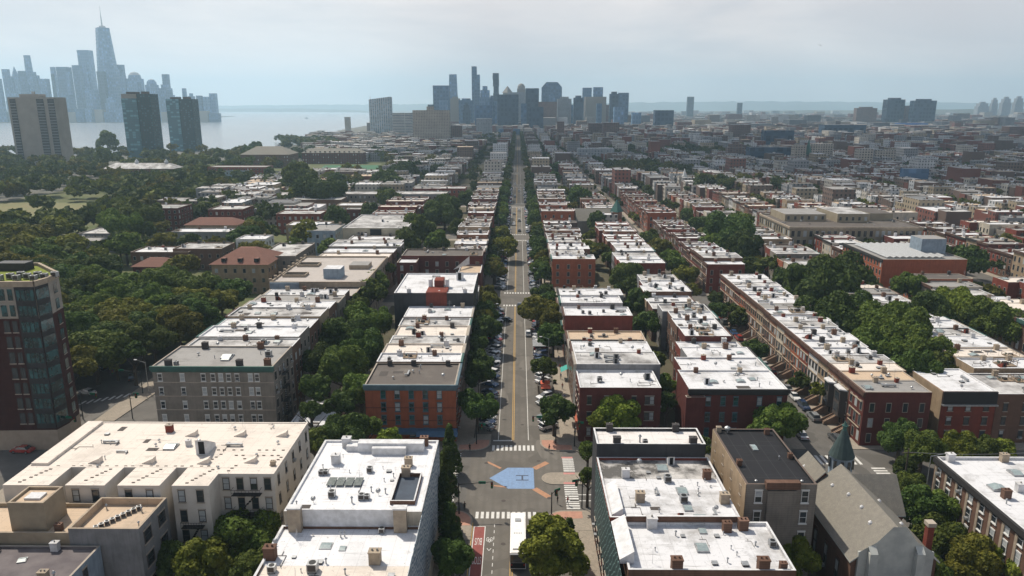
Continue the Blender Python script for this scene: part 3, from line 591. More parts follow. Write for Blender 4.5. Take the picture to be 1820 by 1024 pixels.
# big white roofed block on the river side corner, wave mural on its avenue wall
o = (-23, 70, 0); root = empty('apartment_building', o, 'white roofed corner block with blue wave mural on its avenue wall', 'building')
m_mural, t, bb = nodes('blue_wave_mural', .7)
gg = t.nodes.new('ShaderNodeNewGeometry'); wv = t.nodes.new('ShaderNodeTexWave'); wv.inputs['Scale'].default_value = .45; wv.inputs['Distortion'].default_value = 9; wv.inputs['Detail'].default_value = 2; wv.inputs['Detail Scale'].default_value = 1.6; wv.bands_direction = 'Z'
t.links.new(gg.outputs['Position'], wv.inputs[0]); rp = t.nodes.new('ShaderNodeValToRGB'); rp.color_ramp.elements[0].position = .35; rp.color_ramp.elements[1].position = .62
rp.color_ramp.elements[0].color = (.09, .14, .19, 1); rp.color_ramp.elements[1].color = (.42, .45, .47, 1); t.links.new(wv.outputs[1], rp.inputs[0]); t.links.new(rp.outputs[0], bb.inputs['Base Color'])
b = MB(); shell(b, -33, -13.5, 92.4, 115.2, 16.6, WALLS['cream'], .35, m_white); shell(b, -33.4, -13.5, 62, 92.4-.01, 14.4, WALLS['brown brick'], .35, m_white); b.build('wall', root, o)
b = MB(); b.box(-13.5, -13.42, 62, 115.1, 3.6, 16.2, m_mural, skip='l'); b.build('mural', root, o)
b = MB(); b.box(-32.65, -13.85, 92.75, 114.85, 15.9, 16.25, roofmat('roof_white_clean', (.67, .67, .685), (.42, .42, .42), .54, .85, .75), skip='fblr'); b.box(-33.05, -13.85, 83.5, 92.35, 13.6, 14, MATS['roof_white_clean'], skip='fblr'); lining(b, -32.65, -13.85, 92.75, 114.85, 16.25, 16.59, MATS['roof_white_clean']); lining(b, -33.05, -13.85, 83.5, 92.39, 14, 14.39, MATS['roof_white_clean']); b.build('roof', root, o)
b = MB(); b.box(-33.05, -13.85, 62.4, 83.5, 13.6, 13.99, ROOFS['cream'], skip='fblr'); b.build('cream_roof', root, o)
b = MB(); b.box(-31.2, -17.4, 92.15, 92.385, 14, 17, m_white); b.build('raised_parapet', root, o)
for x in (-32.1, -17.3):
    b = MB(); b.box(x, x+1.8, 91.1, 92.1, 14, 17.6, m_chim[3]); b.box(x-.08, x+1.88, 91.02, 92.18, 17.6, 17.8, m_white, bottom=True); b.build('chimney', root, o)
b = MB(); b.box(-26.5, -15.6, 111.2, 112.8, 16.25, 17.9, m_white); b.box(-24, -18.4, 110.2, 111.2, 16.25, 17.5, m_white); b.box(-28.5, -26.5, 111.5, 112.8, 16.25, 17.2, m_white); b.build('roof_bulkhead', root, o)
for x, y, k, s in ((-28.8, 113.3, 'chimney2', 1.4), (-15.8, 113.9, 'chimney1', 1.3), (-29.2, 107.3, 'chimney2', 1.3), (-17.4, 106.6, 'chimney3', 1.2), (-23.2, 104.5, 'air_conditioner', .9), (-30.6, 103.6, 'air_conditioner', .8), (-29.9, 103.7, 'air_conditioner', .8), (-27.3, 97, 'air_conditioner', 1.0), (-22.8, 96.3, 'air_conditioner', .9), (-22, 96.3, 'air_conditioner', .8), (-29.6, 95.3, 'satellite_dish', 1), (-20.6, 97.6, 'satellite_dish', 1), (-28, 99, 'vent_pipe', 1), (-21.8, 98.5, 'vent_pipe', 1), (-24, 95.3, 'vent_pipe', 1.2), (-19.6, 98, 'vent_pipe', 1)): kit(root, o, k, x, y, 16.25, 0, s)
for x, y, k, s in ((-32.6, 85, 'chimney1', 1.5), (-18.6, 84.2, 'chimney3', 1.5), (-26, 87.9, 'skylight', (.9, .7, .4)), (-23.6, 87.3, 'skylight', (.5, .5, .4)), (-31.5, 82.2, 'air_conditioner', 1), (-26.3, 82.4, 'air_conditioner', 1.3), (-25, 84, 'vent_pipe', 1), (-24.5, 90, 'vent_pipe', 1), (-24, 90.2, 'vent_pipe', 1), (-19, 91.2, 'air_conditioner', .8), (-22, 81.8, 'vent_pipe', 1), (-29.8, 80.4, 'turbine_vent', .7), (-27, 79.5, 'turbine_vent', .7), (-21, 79.7, 'turbine_vent', .7), (-33, 88.2, 'satellite_dish', .9), (-20, 76, 'air_conditioner', 1)): kit(root, o, k, x, y, 14, 0, s)
b = MB(); pv = M('solar_panel', (.10, .12, .11), (.2, .21, .2), 3, .3)
for i in range(4): b.box(-28.9+i*1.35, -28.9+i*1.35+1.2, 99.8, 102.2, 16.5, 16.58, pv, bottom=True)
for x in (-28.8, -23.8): b.box(x, x+.1, 100, 102, 16.25, 16.5, m_metal)
b.build('solar_panel', root, o)
b = MB(); b.box(-18.2, -15.0, 95, 103, 16.255, 16.27, M('well_floor_shade', (.07, .09, .12), (.05, .06, .08), .4)); shell(b, -18.4, -14.8, 94.8, 103.2, 16.9, m_brown if False else m_chim[1], .2, m_white, 16.25); b.build('light_well', root, o)  # floor sheet lies on the roof; the recess's shade is in its colour
for x, y in ((-17.3, 103.3),): kit(root, o, 'chimney3', x, y, 16.25, 0, 1.3)
wins(root, o, 'f', -33.4, -13.5, 62, 92, 6, 4, kind='d'); wins(root, o, 'b', -33, -13.5, 92, 115.2, 6, 4, 1.6, 3.6, kind='d')

# block on the inland side, seen from above: worn back roof, white middle, stepped front
o = (23, 75, 0); root = empty('apartment_building', o, 'long white roofed avenue block with green mural wall and stained raised back roof', 'building')
m_gm, t, bb = nodes('green_zigzag_mural', .7)
gg = t.nodes.new('ShaderNodeNewGeometry'); wv = t.nodes.new('ShaderNodeTexWave'); wv.inputs['Scale'].default_value = .5; wv.inputs['Distortion'].default_value = 5; wv.bands_direction = 'DIAGONAL'; wv.wave_profile = 'TRI'
t.links.new(gg.outputs['Position'], wv.inputs[0]); rp = t.nodes.new('ShaderNodeValToRGB'); rp.color_ramp.elements[0].position = .78; rp.color_ramp.elements[1].position = .9
rp.color_ramp.elements[0].color = (.014, .035, .035, 1); rp.color_ramp.elements[1].color = (.13, .22, .21, 1); t.links.new(wv.outputs[1], rp.inputs[0]); t.links.new(rp.outputs[0], bb.inputs['Base Color'])
bd = WALLS['charcoal']; worn = roofmat('roof_worn', (.52, .50, .48), (.10, .095, .09), .42, .56, .4)
b = MB(); shell(b, 13.2, 31.3, 112, 118.3, 17.6, bd, .3, m_white); shell(b, 13.2, 31.8, 93.5, 112-.01, 15.2, WALLS['red brick'], .3, m_white); shell(b, 14.2, 35.6, 82.2, 93.5-.01, 14.6, WALLS['brown brick'], .3, m_white); shell(b, 14.4, 34, 62, 82.19, 12.5, WALLS['brown brick'], .3, m_stone); b.build('wall', root, o)
b = MB(); b.box(13.5, 31, 112.3, 118, 16.6, 17.1, roofmat('roof_pinkish', (.66, .63, .61), (.38, .33, .3), .5, .7), skip='fblr'); b.build('back_roof', root, o)
b = MB(); b.box(13.5, 31.5, 105.5, 111.7, 14.3, 14.75, worn, skip='fblr'); lining(b, 13.5, 31.5, 105.5, 111.7, 14.75, 15.19, worn); b.build('worn_roof', root, o)
b = MB(); b.box(13.5, 31.5, 93.8, 105.5, 14.3, 14.74, ROOFS['white'], skip='fblr'); b.box(14.5, 35.3, 82.5, 93.2, 13.7, 14.1, ROOFS['white'], skip='fblr'); lining(b, 14.5, 35.3, 82.5, 93.19, 14.1, 14.59, ROOFS['white']); lining(b, 13.5, 31.5, 93.8, 105.4, 14.74, 15.19, ROOFS['white']) if False else b.face([(31.49, 105.5, 14.74), (31.49, 93.8, 14.74), (31.49, 93.8, 15.19), (31.49, 105.5, 15.19)], ROOFS['white']); b.build('roof', root, o)
b = MB(); b.box(14.7, 33.7, 62.3, 81.9, 11.6, 12, ROOFS['grey'], skip='fblr'); b.build('front_roof', root, o)
b = MB(); b.box(13.12, 13.2, 76, 112, 3.6, 14.6, m_gm, skip='r'); b.build('mural', root, o)
b = MB()   # white sloping mansard along the avenue edge
for y0, y1 in ((94.5, 103), (84, 93)): b.face([(13.3, y0, 14.8), (15.2, y0, 16), (15.2, y1, 16), (13.3, y1, 14.8)], m_white); b.face([(15.2, y1, 14.2), (15.2, y1, 16), (15.2, y0, 16), (15.2, y0, 14.2)], m_white); b.face([(13.3, y0, 14.8), (13.3, y0, 14.2), (15.2, y0, 14.2), (15.2, y0, 16)], m_white); b.face([(15.2, y1, 14.2), (13.3, y1, 14.2), (13.3, y1, 14.8), (15.2, y1, 16)], m_white)
b.build('mansard', root, o)
b = MB(); b.box(15.5, 31.5, 93.1, 93.45, 14.74, 15.6, m_chim[1], m_white); b.build('party_wall', root, o)
for x, y, z, k, s in ((16, 118, 17.1, 'chimney4', 1.1), (27.5, 118, 17.1, 'chimney4', 1.1), (16.6, 112.6, 17.1, 'chimney4', 1.2), (29.3, 112.6, 17.1, 'chimney4', 1.2), (20.6, 113.6, 17.1, 'vent_pipe', 1.6), (21.4, 113, 17.1, 'air_conditioner', .8), (17.2, 106, 14.75, 'chimney2', 1.2), (30, 105.6, 14.75, 'chimney1', 1.2), (23.5, 108.8, 14.75, 'skylight', 1.0), (20, 109.8, 14.75, 'satellite_dish', 1.2), (25.3, 111, 14.75, 'roof_hatch', .7), (23.6, 104.6, 14.74, 'air_conditioner', 1.1), (25.2, 101.5, 14.74, 'skylight', .9), (18.3, 98.6, 14.74, 'chimney3', 1.3), (30.8, 98.3, 14.74, 'chimney3', 1.3), (24.8, 98.6, 14.74, 'air_conditioner', 1.1), (25, 96.6, 14.74, 'skylight', .7), (32.6-1.3, 99.7, 14.74, 'satellite_dish', 1.2), (23.5, 94.6, 14.74, 'roof_hatch_brick', .4), (26.3, 94.4, 14.74, 'skylight', (1, .5, .4)), (19, 92.6, 14.1, 'chimney2', 1.4), (29.4, 91.8, 14.1, 'chimney1', 1.2), (31.8, 92.3, 14.1, 'chimney1', 1.3), (24.9, 87.6, 14.1, 'skylight', .9), (26, 91.7, 14.1, 'skylight', .6), (34.6, 88.3, 14.1, 'air_conditioner', .9), (20.5, 82.9, 14.1, 'chimney1', 1.4), (31.6, 82.9, 14.1, 'chimney1', 1.4), (34.2, 83, 14.1, 'chimney1', .9), (22, 90.6, 14.1, 'vent_pipe', 1), (33, 85.2, 14.1, 'turbine_vent', .8), (21, 101, 14.74, 'vent_pipe', .9), (28, 103.3, 14.74, 'vent_pipe', .8), (27.4, 100.4, 14.74, 'turbine_vent', .7), (20.6, 95.5, 14.74, 'vent_pipe', .8), (29, 96, 14.74, 'satellite_dish', .9), (29.9, 102.9, 14.74, 'turbine_vent', .6), (27.5, 84.5, 14.1, 'vent_pipe', .9), (18.5, 87, 14.1, 'vent_pipe', .7)): kit(root, o, k, x, y, z, 0, s)
wins(root, o, 'l', 13.12, 31, 94, 112, 6, 2, 1, 2.2, 1.4, 1.3, 'd'); wins(root, o, 'b', 13.2, 31.3, 112, 118.3, 6, 4, 1.6, 3.8, kind='d'); wins(root, o, 'r', 13, 31.8, 93.5, 112, 5, 4, kind='d'); wins(root, o, 'f', 14.4, 34, 62, 80, 6, 3, kind='d')
# black roofed house, tan flank
root, o = bld('apartment_building', 'tall narrow building with black roof, tan brick flank and boarded red windows', 'building', 33.8, 44.2, 98, 117.2, 18, WALLS['grey brick'], 'black', {'f': dict(n=3, rows=5, z0=1.4, dz=3.4, w=1.1, h=2.0, kind='W', cols=[.18, .84]), 'l': dict(n=4, rows=5, z0=1.4, dz=3.4, w=.8, h=1.5)}, par=.35, coping=M('brown_coping', (.12, .09, .075)), furn=(0, 0))
b = MB(); b.box(33.72, 33.8, 98.05, 117.15, 0, 17.9, WALLS['tan brick'], skip='r'); b.build('tan_flank', root, o)
b = MB()
for j in range(5):
    for x in (37.6, 39.5): b.box(x, x+.9, 97.9, 98, 1.6+j*3.4, 3.4+j*3.4, M('red_board', (.13, .035, .025)))
b.build('boarded_opening', root, o)
b = MB(); b.box(36.9, 41.1, 97.5, 97.99, 0, 17.2, WALLS['grey brick']); b.box(36.5, 41.5, 97.3, 98.3, 17.5, 18.6, m_chim[1], m_chim[1], bottom=True); b.build('centre_bay', root, o)
for x, y, k, s in ((38.8, 110.5, 'skylight', (.5, .9, .6)), (41.5, 106.5, 'vent_pipe', .8), (36, 116.3, 'turbine_vent', 1.8), (34.6, 116.6, 'chimney3', .8), (42.6, 115.8, 'chimney1', .8), (34.6, 104.5, 'chimney1', .8), (35.5, 99, 'turbine_vent', .8), (42.3, 99, 'turbine_vent', .8), (43.4, 107, 'chimney1', .7)): kit(root, o, k, x, y, 17.65, 0, s)

for root_, x0_, x1_, y0_, y1_, z_, n_x in ((bpy.data.objects['apartment_building.002'], -32, -15, 93.5, 110, 16.25, 16), (bpy.data.objects['apartment_building.002'], -32, -15, 79, 91, 14, 12), (bpy.data.objects['apartment_building'], -72, -40, 105, 119, 17.38, 18)):
    for i in range(n_x): kit(root_, tuple(root_.location)[:2], R.choice(('conduit', 'scuttle', 'vent_pipe', 'tar_patch', 'aerial', 'duct', 'turbine_vent', 'conduit', 'vent_pipe')), R.uniform(x0_, x1_), R.uniform(y0_, y1_), z_, R.choice((0, P/2, P)), R.uniform(.5, .9))
for i in range(26): kit(root, o, R.choice(('conduit', 'scuttle', 'vent_pipe', 'tar_patch', 'aerial', 'duct', 'satellite_dish')), R.uniform(16, 31), R.uniform(84, 110), 14.74 if False else 14.1 if i % 2 else 14.75, R.choice((0, P/2)), R.uniform(.5, .9)) if False else None
for i in range(14): kit(root, o, R.choice(('conduit', 'scuttle', 'vent_pipe', 'tar_patch', 'aerial', 'duct')), R.uniform(17, 30), R.uniform(95, 110), 14.75, R.choice((0, P/2)), R.uniform(.5, .9)); kit(root, o, R.choice(('conduit', 'scuttle', 'vent_pipe', 'aerial', 'turbine_vent')), R.uniform(17, 33), R.uniform(84, 91), 14.1, R.choice((0, P/2)), R.uniform(.5, .9))
# church: nave, cross gables, turret
o = (54, 92, 0); root = empty('church', o, 'grey shingled church with buttressed pale rear wall and green conical turret', 'church')
m_sh = M('grey_shingle', (.27, .25, .21), (.205, .19, .165), 1.4, .9, fine=.25); m_cream = M('pale_stucco', (.50, .51, .47), (.38, .39, .37), .5); rb = WALLS['red brick']
def gable(b, x0, x1, y0, y1, ze, zr, wall, roof, axis='y', ov=.35, z0=0, cut=None):
    if axis == 'y':
        xm = (x0+x1)/2; b.box(x0, x1, y0, y1, z0, ze, wall, skip='t')
        for y in (y0, y1): b.face([(x0, y, ze), (x1, y, ze), (xm, y, zr)] if y == y0 else [(x1, y, ze), (x0, y, ze), (xm, y, zr)], wall)
        k = (zr-ze)/(xm-x0)
        for s, xe in ((-1, x0-ov), (1, x1+ov)):
            q = [(xe, y0-ov, ze-ov*k+.12), (xm, y0-ov, zr+.12), (xm, y1+ov, zr+.12), (xe, y1+ov, ze-ov*k+.12)]
            b.face(q if s < 0 else q[::-1], roof); q2 = [(p[0], p[1], p[2]-.22) for p in q]; b.face(q2[::-1], roof)
            b.face([q[0], q2[0], q2[1], q[1]], m_cream); b.face([q[2], q2[2], q2[3], q[3]], m_cream); b.face([q[3], q2[3], q2[0], q[0]], m_cream)
    else:
        ym = (y0+y1)/2; b.box(x0, x1, y0, y1, z0, ze, wall, skip='t')
        for x in (x0, x1): b.face([(x, y0, ze), (x, y1, ze), (x, ym, zr)], wall)
        k = (zr-ze)/(ym-y0)
        for s, ye in ((-1, y0-ov), (1, y1+ov)):
            q = [(x0-ov, ye, ze-ov*k+.12), (x1+ov, ye, ze-ov*k+.12), (x1+ov, ym, zr+.12), (x0-ov, ym, zr+.12)]
            b.face(q, roof); q2 = [(p[0], p[1], p[2]-.22) for p in q]; b.face(q2[::-1], roof)
            for i in range(4): b.face([q[i], q2[i], q2[(i+1) % 4], q[(i+1) % 4]], m_cream)
    return b
gable(MB(), 47.5, 59.5, 92, 110.5, 9.6, 14.6, WALLS['brown brick'], m_sh).build('nave', root, o)
gable(MB(), 46.8, 55, 110.7, 117.6, 9, 13.4, rb, m_sh, 'y').build('porch_gable', root, o)
gable(MB(), 53.2, 61.3, 104.8, 112.6, 9.3, 13.9, rb, m_sh, 'x').build('transept', root, o)
b = MB(); b.box(48.2, 58.8, 91.6, 91.97, 0, 11, m_cream); b.face([(48.2, 91.6, 11), (58.8, 91.6, 11), (56.2, 91.6, 12.6), (54.4, 91.6, 15.0), (52.6, 91.6, 15.0), (50.6, 91.6, 12.6)], m_cream); b.build('rear_wall', root, o)
for x in (49.4, 56):
    b = MB(); b.box(x, x+1.1, 90.7, 91.58, 0, 11.2, m_cream, bottom=True); b.face([(x, 90.7, 11.2), (x+1.1, 90.7, 11.2), (x+1.1, 91.58, 12), (x, 91.58, 12)], m_cream); b.build('buttress', root, o)
b = MB(); b.cyl(56.4, 117, 0, 13.2, 1.9, 1.9, WALLS['pale blue'], 12); b.build('turret', root, o)
b = MB(); b.cyl(56.4, 117, 13.2, 17.9, 2.15, .4, M('dark_green_copper', (.05, .075, .073), (.035, .055, .055), 1), 16); b.cyl(56.4, 117, 17.9, 18.6, .38, .3, m_green, 8); b.cyl(56.4, 117, 18.6, 18.8, .5, .55, m_green, 8); b.cyl(56.4, 117, 18.8, 19.6, .38, .06, m_green, 8); b.build('turret_roof', root, o)
b = MB()
for i in range(10): a = 2*P*i/10; b.box(56.4+1.86*math.cos(a)-.22, 56.4+1.86*math.cos(a)+.22, 117+1.86*math.sin(a)-.22, 117+1.86*math.sin(a)+.22, 11.1, 12.7, m_glass)
b.build('turret_window', root, o)
for x, y in ((50.9, 107.5), (51.7, 103.5), (51.9, 99.5), (51.5, 95.8), (56.3, 103), (57, 97.5), (49.5, 115.5), (56.8, 108.2)):
    zz = 9.6+(5*(1-abs(x-53.5)/6)) if y < 110 else 11.6
    b = MB(); b.cyl(x, y, zz-.2, zz+.28, .3, .3, m_white, 8); b.cyl(x, y, zz+.28, zz+.5, .3, .1, m_white, 8); b.build('roof_vent', root, o)
for x, y, zz in ((48.6, 112.6, 10.9), (49, 114.7, 11.1)):
    b = MB(); b.box(x-.9, x+.3, y-.6, y+.6, zz-1.6, zz+.1, m_metal, M('blue_grey_glass', (.16, .22, .24), None, 1, .2)); b.build('skylight', root, o)
b = MB(); b.box(59.7, 60.6, 95.2, 96.1, 0, 12.8, rb); b.box(59.55, 60.75, 95.05, 96.25, 12.8, 13.4, m_stone, bottom=True); b.build('chimney', root, o)
for s_ in 'lr': wins(root, o, s_, 47.5, 59.5, 94, 110, 4, 1, 3, 3, 1.1, 4, 'b')
root, o = bld('church_hall', 'low flat dark roofed hall against the church rear wall', 'hall', 46.5, 61.5, 80.5, 90.6, 5.6, 'grey brick', 'black', {'f': dict(n=4, rows=1)}, par=.3, furn=(4, 0), seed=5)
# far corner house with quoined bay windows over the tree
root, o = bld('apartment_building', 'white roofed brick corner building beyond the church with many stone sills', 'building', 72.8, 90, 78, 117, 13, 'brown brick', 'white', {'l': dict(n=13, rows=4, z0=1, dz=3.1, w=1.2, h=2.0, kind='W'), 'b': dict(n=6, rows=4), 'f': dict(n=6, rows=4)}, cornice=m_blackcorn, corn_sides='l', furn=(20, 0), seed=11)
for x, y in ((74.8, 116.2), (84, 116.2), (80, 106), (84, 98), (76.5, 104), (85, 90), (80, 92)): kit(root, o, R.choice(('chimney2', 'chimney3', 'chimney1')), x, y, 12.5, 0, 1.2)
b = MB()
for y in np.arange(80, 117, 3.0): b.box(72.62, 72.8, y, y+.55, 0, 12, m_chim[3])
b.build('pilaster', root, o)

# corner tower of dark brick and teal glass with planted roof
o = (-100, 150, 0); root = empty('apartment_tower', o, 'dark brick corner tower with teal glass bay and planted green roof', 'tower')
def prism(pts, z0, z1, mat, top=None, b=None):
    b = b or MB(); n = len(pts)
    for i in range(n): p, q = pts[i], pts[(i+1) % n]; b.face([(*p, z0), (*q, z0), (*q, z1), (*p, z1)], mat)
    b.face([(x, y, z1) for x, y in pts], top or mat); return b
foot = [at(-70, 508, 36.6), at(60, 507, 36.6), at(84, 500, 36.6), at(104, 490, 36.6), at(70, 473, 36.6), at(-70, 474, 36.6)]; p0 = foot[1]
m_db = wallmat('wall_dark_tower_brick', (.055, .02, .018)); m_pan = M('dark_cladding', (.03, .03, .034), (.022, .022, .025), 1, .5)
prism(foot, 4.6, 29.5, m_db).build('wall', root, o)
pe = [(x*1.0, y) for x, y in foot]
b = prism(foot, 29.5, 36.6, M('tower_stone', (.30, .27, .23), (.25, .23, .2), .6), M('tower_roof_gravel', (.28, .26, .23))); b.build('upper_storey_wall', root, o)
prism([(x, y-.01) for x, y in foot], 0, 4.6, M('tower_base_stone', (.34, .28, .22), (.28, .23, .18), .6)).build('base', root, o)
b = MB(); cxm = sum(x for x, y in foot)/6; cym = sum(y for x, y in foot)/6
prism([(cxm+(x-cxm)*.9, cym+(y-cym)*.9) for x, y in foot], 36.6, 36.85, M('roof_sedum', (.24, .26, .03), (.15, .19, .03), .6, .95, fine=.2), None, b).build('planted_roof', root, o)
b = MB()
for i in range(5):
    a, c = foot[i], foot[(i+1) % 6]; d = Vector((c[0]-a[0], c[1]-a[1], 0)).normalized(); nn_ = Vector((d.y, -d.x, 0))*.2
    b.face([(a[0]+nn_.x, a[1]+nn_.y, 36.3), (c[0]+nn_.x, c[1]+nn_.y, 36.3), (c[0]+nn_.x, c[1]+nn_.y, 37.4), (a[0]+nn_.x, a[1]+nn_.y, 37.4)], m_chim[3])
    b.face([(a[0]+nn_.x, a[1]+nn_.y, 37.4), (c[0]+nn_.x, c[1]+nn_.y, 37.4), (c[0]-nn_.x*2, c[1]-nn_.y*2, 37.4), (a[0]-nn_.x*2, a[1]-nn_.y*2, 37.4)], m_chim[3])
    b.face([(c[0]-nn_.x*2, c[1]-nn_.y*2, 36.6), (a[0]-nn_.x*2, a[1]-nn_.y*2, 36.6), (a[0]-nn_.x*2, a[1]-nn_.y*2, 37.4), (c[0]-nn_.x*2, c[1]-nn_.y*2, 37.4)], m_chim[3])
b.build('parapet', root, o)
def facewall(i, u0, u1, z0, z1, e, mat, b):
    a, c = Vector((*foot[i], 0)), Vector((*foot[(i+1) % 6], 0)); d = (c-a).normalized(); n_ = Vector((d.y, -d.x, 0)); L_ = (c-a).length
    p, q = a+d*u0*L_+n_*e, a+d*u1*L_+n_*e; b.face([(p.x, p.y, z0), (q.x, q.y, z0), (q.x, q.y, z1), (p.x, p.y, z1)], mat)
b = MB(); facewall(0, .72, 1.0, 5, 36.2, .09, m_pan, b); facewall(1, 0, 1, 5, 36.2, .09, m_pan, b); b.build('dark_bay_cladding', root, o)
for j in range(9):
    z = 6.2+j*3.4
    for i, (u0, u1, n) in ((0, (.745, .995, 4)), (1, (.04, .96, 2))):
        b = MB()
        for k in range(n):
            ua = u0+(u1-u0)*k/n; ub = u0+(u1-u0)*(k+1)/n-.012; facewall(i, ua, ub, z, z+2.2, .14, m_teal, b); facewall(i, ua, ub, z+2.2, z+2.32, .17, m_pan, b)
        b.build('window', root, o)
    b = MB(); facewall(0, .62, .69, z, z+2.4, .1, m_teal if j > 6 else m_glass, b); facewall(0, .61, .70, z-.2, z, .16, m_stone, b); b.build('window', root, o)
    b = MB(); facewall(0, .5, .58, z, z+2.4, .1, m_teal if j > 6 else m_glass, b); facewall(0, .49, .59, z-.2, z, .16, m_stone, b); b.build('window', root, o)
    for u in (.4,):
        b = MB(); facewall(2, u, u+.3, z, z+2.2, .1, m_teal, b); facewall(2, u-.02, u+.32, z-.2, z, .2, m_stone, b); b.build('window', root, o)
for i, (x, y) in enumerate([(p0[0]-9+i*1.2, p0[1]+3+(i % 3)*1.6) for i in range(9)]): kit(root, o, 'air_conditioner', x, y, 36.85, 0, 1.2)
b = MB(); b.box(p0[0]-16, p0[0]-9.5, p0[1]+12, p0[1]+15, 36.85, 38.6, m_pan); b.build('plant_room', root, o)

# ------------------------------------------------------------------ river side, first block past the crossing
B1N, B2N, B3N = 'first block past crossing', 'second block past crossing', 'third block past crossing'
root, o = bld('apartment_building', 'red brick corner building with blue-grey cornice and dark roof at the crossing', 'building', -33.3, -13.5, 149, 163, 13.4, WALLS['orange brick'], 'brown', {'f': dict(n=5, rows=4, z0=1.2, dz=3.0, w=1.15, h=2.0, kind='g', cols=[.2, .355, .51, .665, .82]), 'r': dict(n=5, rows=4, z0=1.2, dz=3)}, cornice=m_bluecorn, corn_sides='fr', par=.4, furn=(8, 3), seed=3, cm=4)
b = MB(); b.box(-33.6, -13.2, 146.9, 149-.02, 2.6, 3.2, M('blue_awning', (.06, .12, .2), (.05, .1, .16), 1), bottom=True); b.face([(-22, 145.6, 2.7), (-13, 145.6, 2.7), (-13, 147, 3.4), (-22, 147, 3.4)], MATS['blue_awning']); b.build('awning', root, o)
for z in (5.55, 8.55):
    b = MB(); b.box(-33.3, -13.5, 148.93, 149, z-.6, z-.45, M('band_dark_red', (.12, .035, .025))); b.build('string_course', root, o)
def row(y0, widths, x0, x1, hs, walls, roofs, rowname, block, grp, front='r', jit=1.0, seed=1, lod=1, win=True, chim=2, n=4, rev=False, back='l', xs=None, corn=None):
    """a row of houses, each a thing of its own, counted away from the crossing"""
    r = random.Random(seed); y = y0
    for i, w in enumerate(widths):
        if not (inview((x0+x1)/2, y+w/2) and len(HOUSES) < 296): y += w; continue
        wl = walls[i] if isinstance(walls, list) and len(walls) == len(widths) else r.choice(walls); rf = roofs[i] if isinstance(roofs, list) and len(roofs) == len(widths) else r.choice(roofs)
        h = hs[i] if isinstance(hs, (list, tuple)) and len(hs) == len(widths) else hs+r.choice((0, 0, -1.1, .9))+r.uniform(-.5, .5)
        a, c = (xs[i] if xs else (x0, x1)); 
        if back == 'l': a += r.uniform(-jit, jit)
        else: c += r.uniform(-jit, jit)
        lab = f'{rf}-roofed {wl} house, {ordw(i+1)} in {rowname}, {block}'
        dist = math.hypot((a+c)/2, y)
        ncol = 3 if w > 5.2 else 2
        nr = max(2, int((h-1.2)//3.05)); dz = (h-2.0)/nr
        W_ = {front: dict(n=ncol, rows=nr, z0=1.0, dz=dz, w=1.0, h=dz*.6), back: dict(n=ncol, rows=nr, z0=1.0, dz=dz, w=.95, h=dz*.55)} if win else {}
        if i == 0 and y0 in (282, 419, 149, 297, 147.5): W_['f'] = dict(n=4, rows=nr, z0=1.0, dz=dz, w=.95, h=dz*.55)
        if dist < 330:
            root, o = bld('row_house', lab, 'house', a, c, y+.03, y+w-.03, h, wl, rf, W_, cornice=corn or r.choice((m_browncorn, m_cornice, m_blackcorn, m_green)), corn_sides=front, par=.16 if r.random() < .6 else .4, group=grp, furn=(n+1, chim) if dist < 260 else (2, chim), rr=r, lod=1)
        else:
            b = MB(); rm = ROOFS[rf]; shell(b, a, c, y+.03, y+w-.03, h, WALLS[wl], .3, m_white if 'white' in rf else m_stone); b.box(a+.3, c-.3, y+.33, y+w-.33, h-.7, h-.45, rm, skip='fblr')
            for s_, sp in W_.items(): meshwins(b, s_, a, c, y, y+w, rr=r, **sp)
            for k in range(2): u = a+(c-a)*(.25+.5*k)+r.uniform(-1, 1); b.box(u-.6, u+.6, y+w-1, y+w-.35, h-.45, h+1.1, r.choice(m_chim))
            for k in range(2): u = r.uniform(a+1, c-2); v = r.uniform(y+1, y+w-2); b.box(u, u+1.2, v, v+1, h-.45, h+.4, r.choice((m_metal, m_white, m_darkframe)))
            q = (c+.003, c+.45) if front == 'r' else (a-.45, a-.003); b.box(q[0], q[1], y, y+w, h-.9, h+.05, corn or r.choice((m_browncorn, m_blackcorn)), bottom=True)
            ob = tag(b.build('row_house', None, ((a+c)/2, y, 0)), lab, 'house', grp)
            root, o = ob, ((a+c)/2, y, 0)
        HOUSES.append((root, o, a, c, y, y+w, h)); y += w
HOUSES = []
mixd = ['red brick', 'dark red brick', 'brown brick', 'orange brick', 'brownstone', 'grey brick', 'tan brick', 'cream', 'white']
wh = ['white', 'dusty white', 'dusty white', 'white', 'cream', 'grey', 'brown', 'dusty white']
RA, RB, RC, RD, RE, RF = 'river side avenue row', 'park side row', 'inland avenue row', 'inland back row', 'stoop row', 'tan back row'
row(163, [6.5, 7.6, 7.2, 9.5, 8.2, 11.6], -33, -13.5, [13.7, 13.6, 13.4, 13.3, 13.1, 13.4], ['brown brick', 'tan brick', 'brown brick', 'grey brick', 'dark red brick', 'brown brick'], ['white', 'cream', 'dusty white', 'cream', 'dusty white', 'white'], RA, B1N, 'avenue houses on the river side', 'r', .5, 21, n=6)
root, o = bld('apartment_building', 'taller grey block with split white roof and red brick shaft between them', 'building', -37.5, -13.5, 214, 241, 17.4, 'charcoal', ROOFS['white'], {'r': dict(n=8, rows=5)}, par=.4, furn=(6, 0), seed=9, coping=m_white, lod=1)
b = MB(); b.box(-27.8, -21.5, 213.9, 221, 10, 17.6, WALLS['red brick']); b.box(-26, -23.2, 221, 226, 16.9, 19.6, WALLS['red brick']); b.build('brick_shaft', root, o)
b = MB(); b.box(-27.8, -26.8, 221.2, 224, 17, 19.8, m_white); b.box(-22.6, -21.6, 221.2, 224, 17, 19.8, m_white); b.build('parapet_pier', root, o)
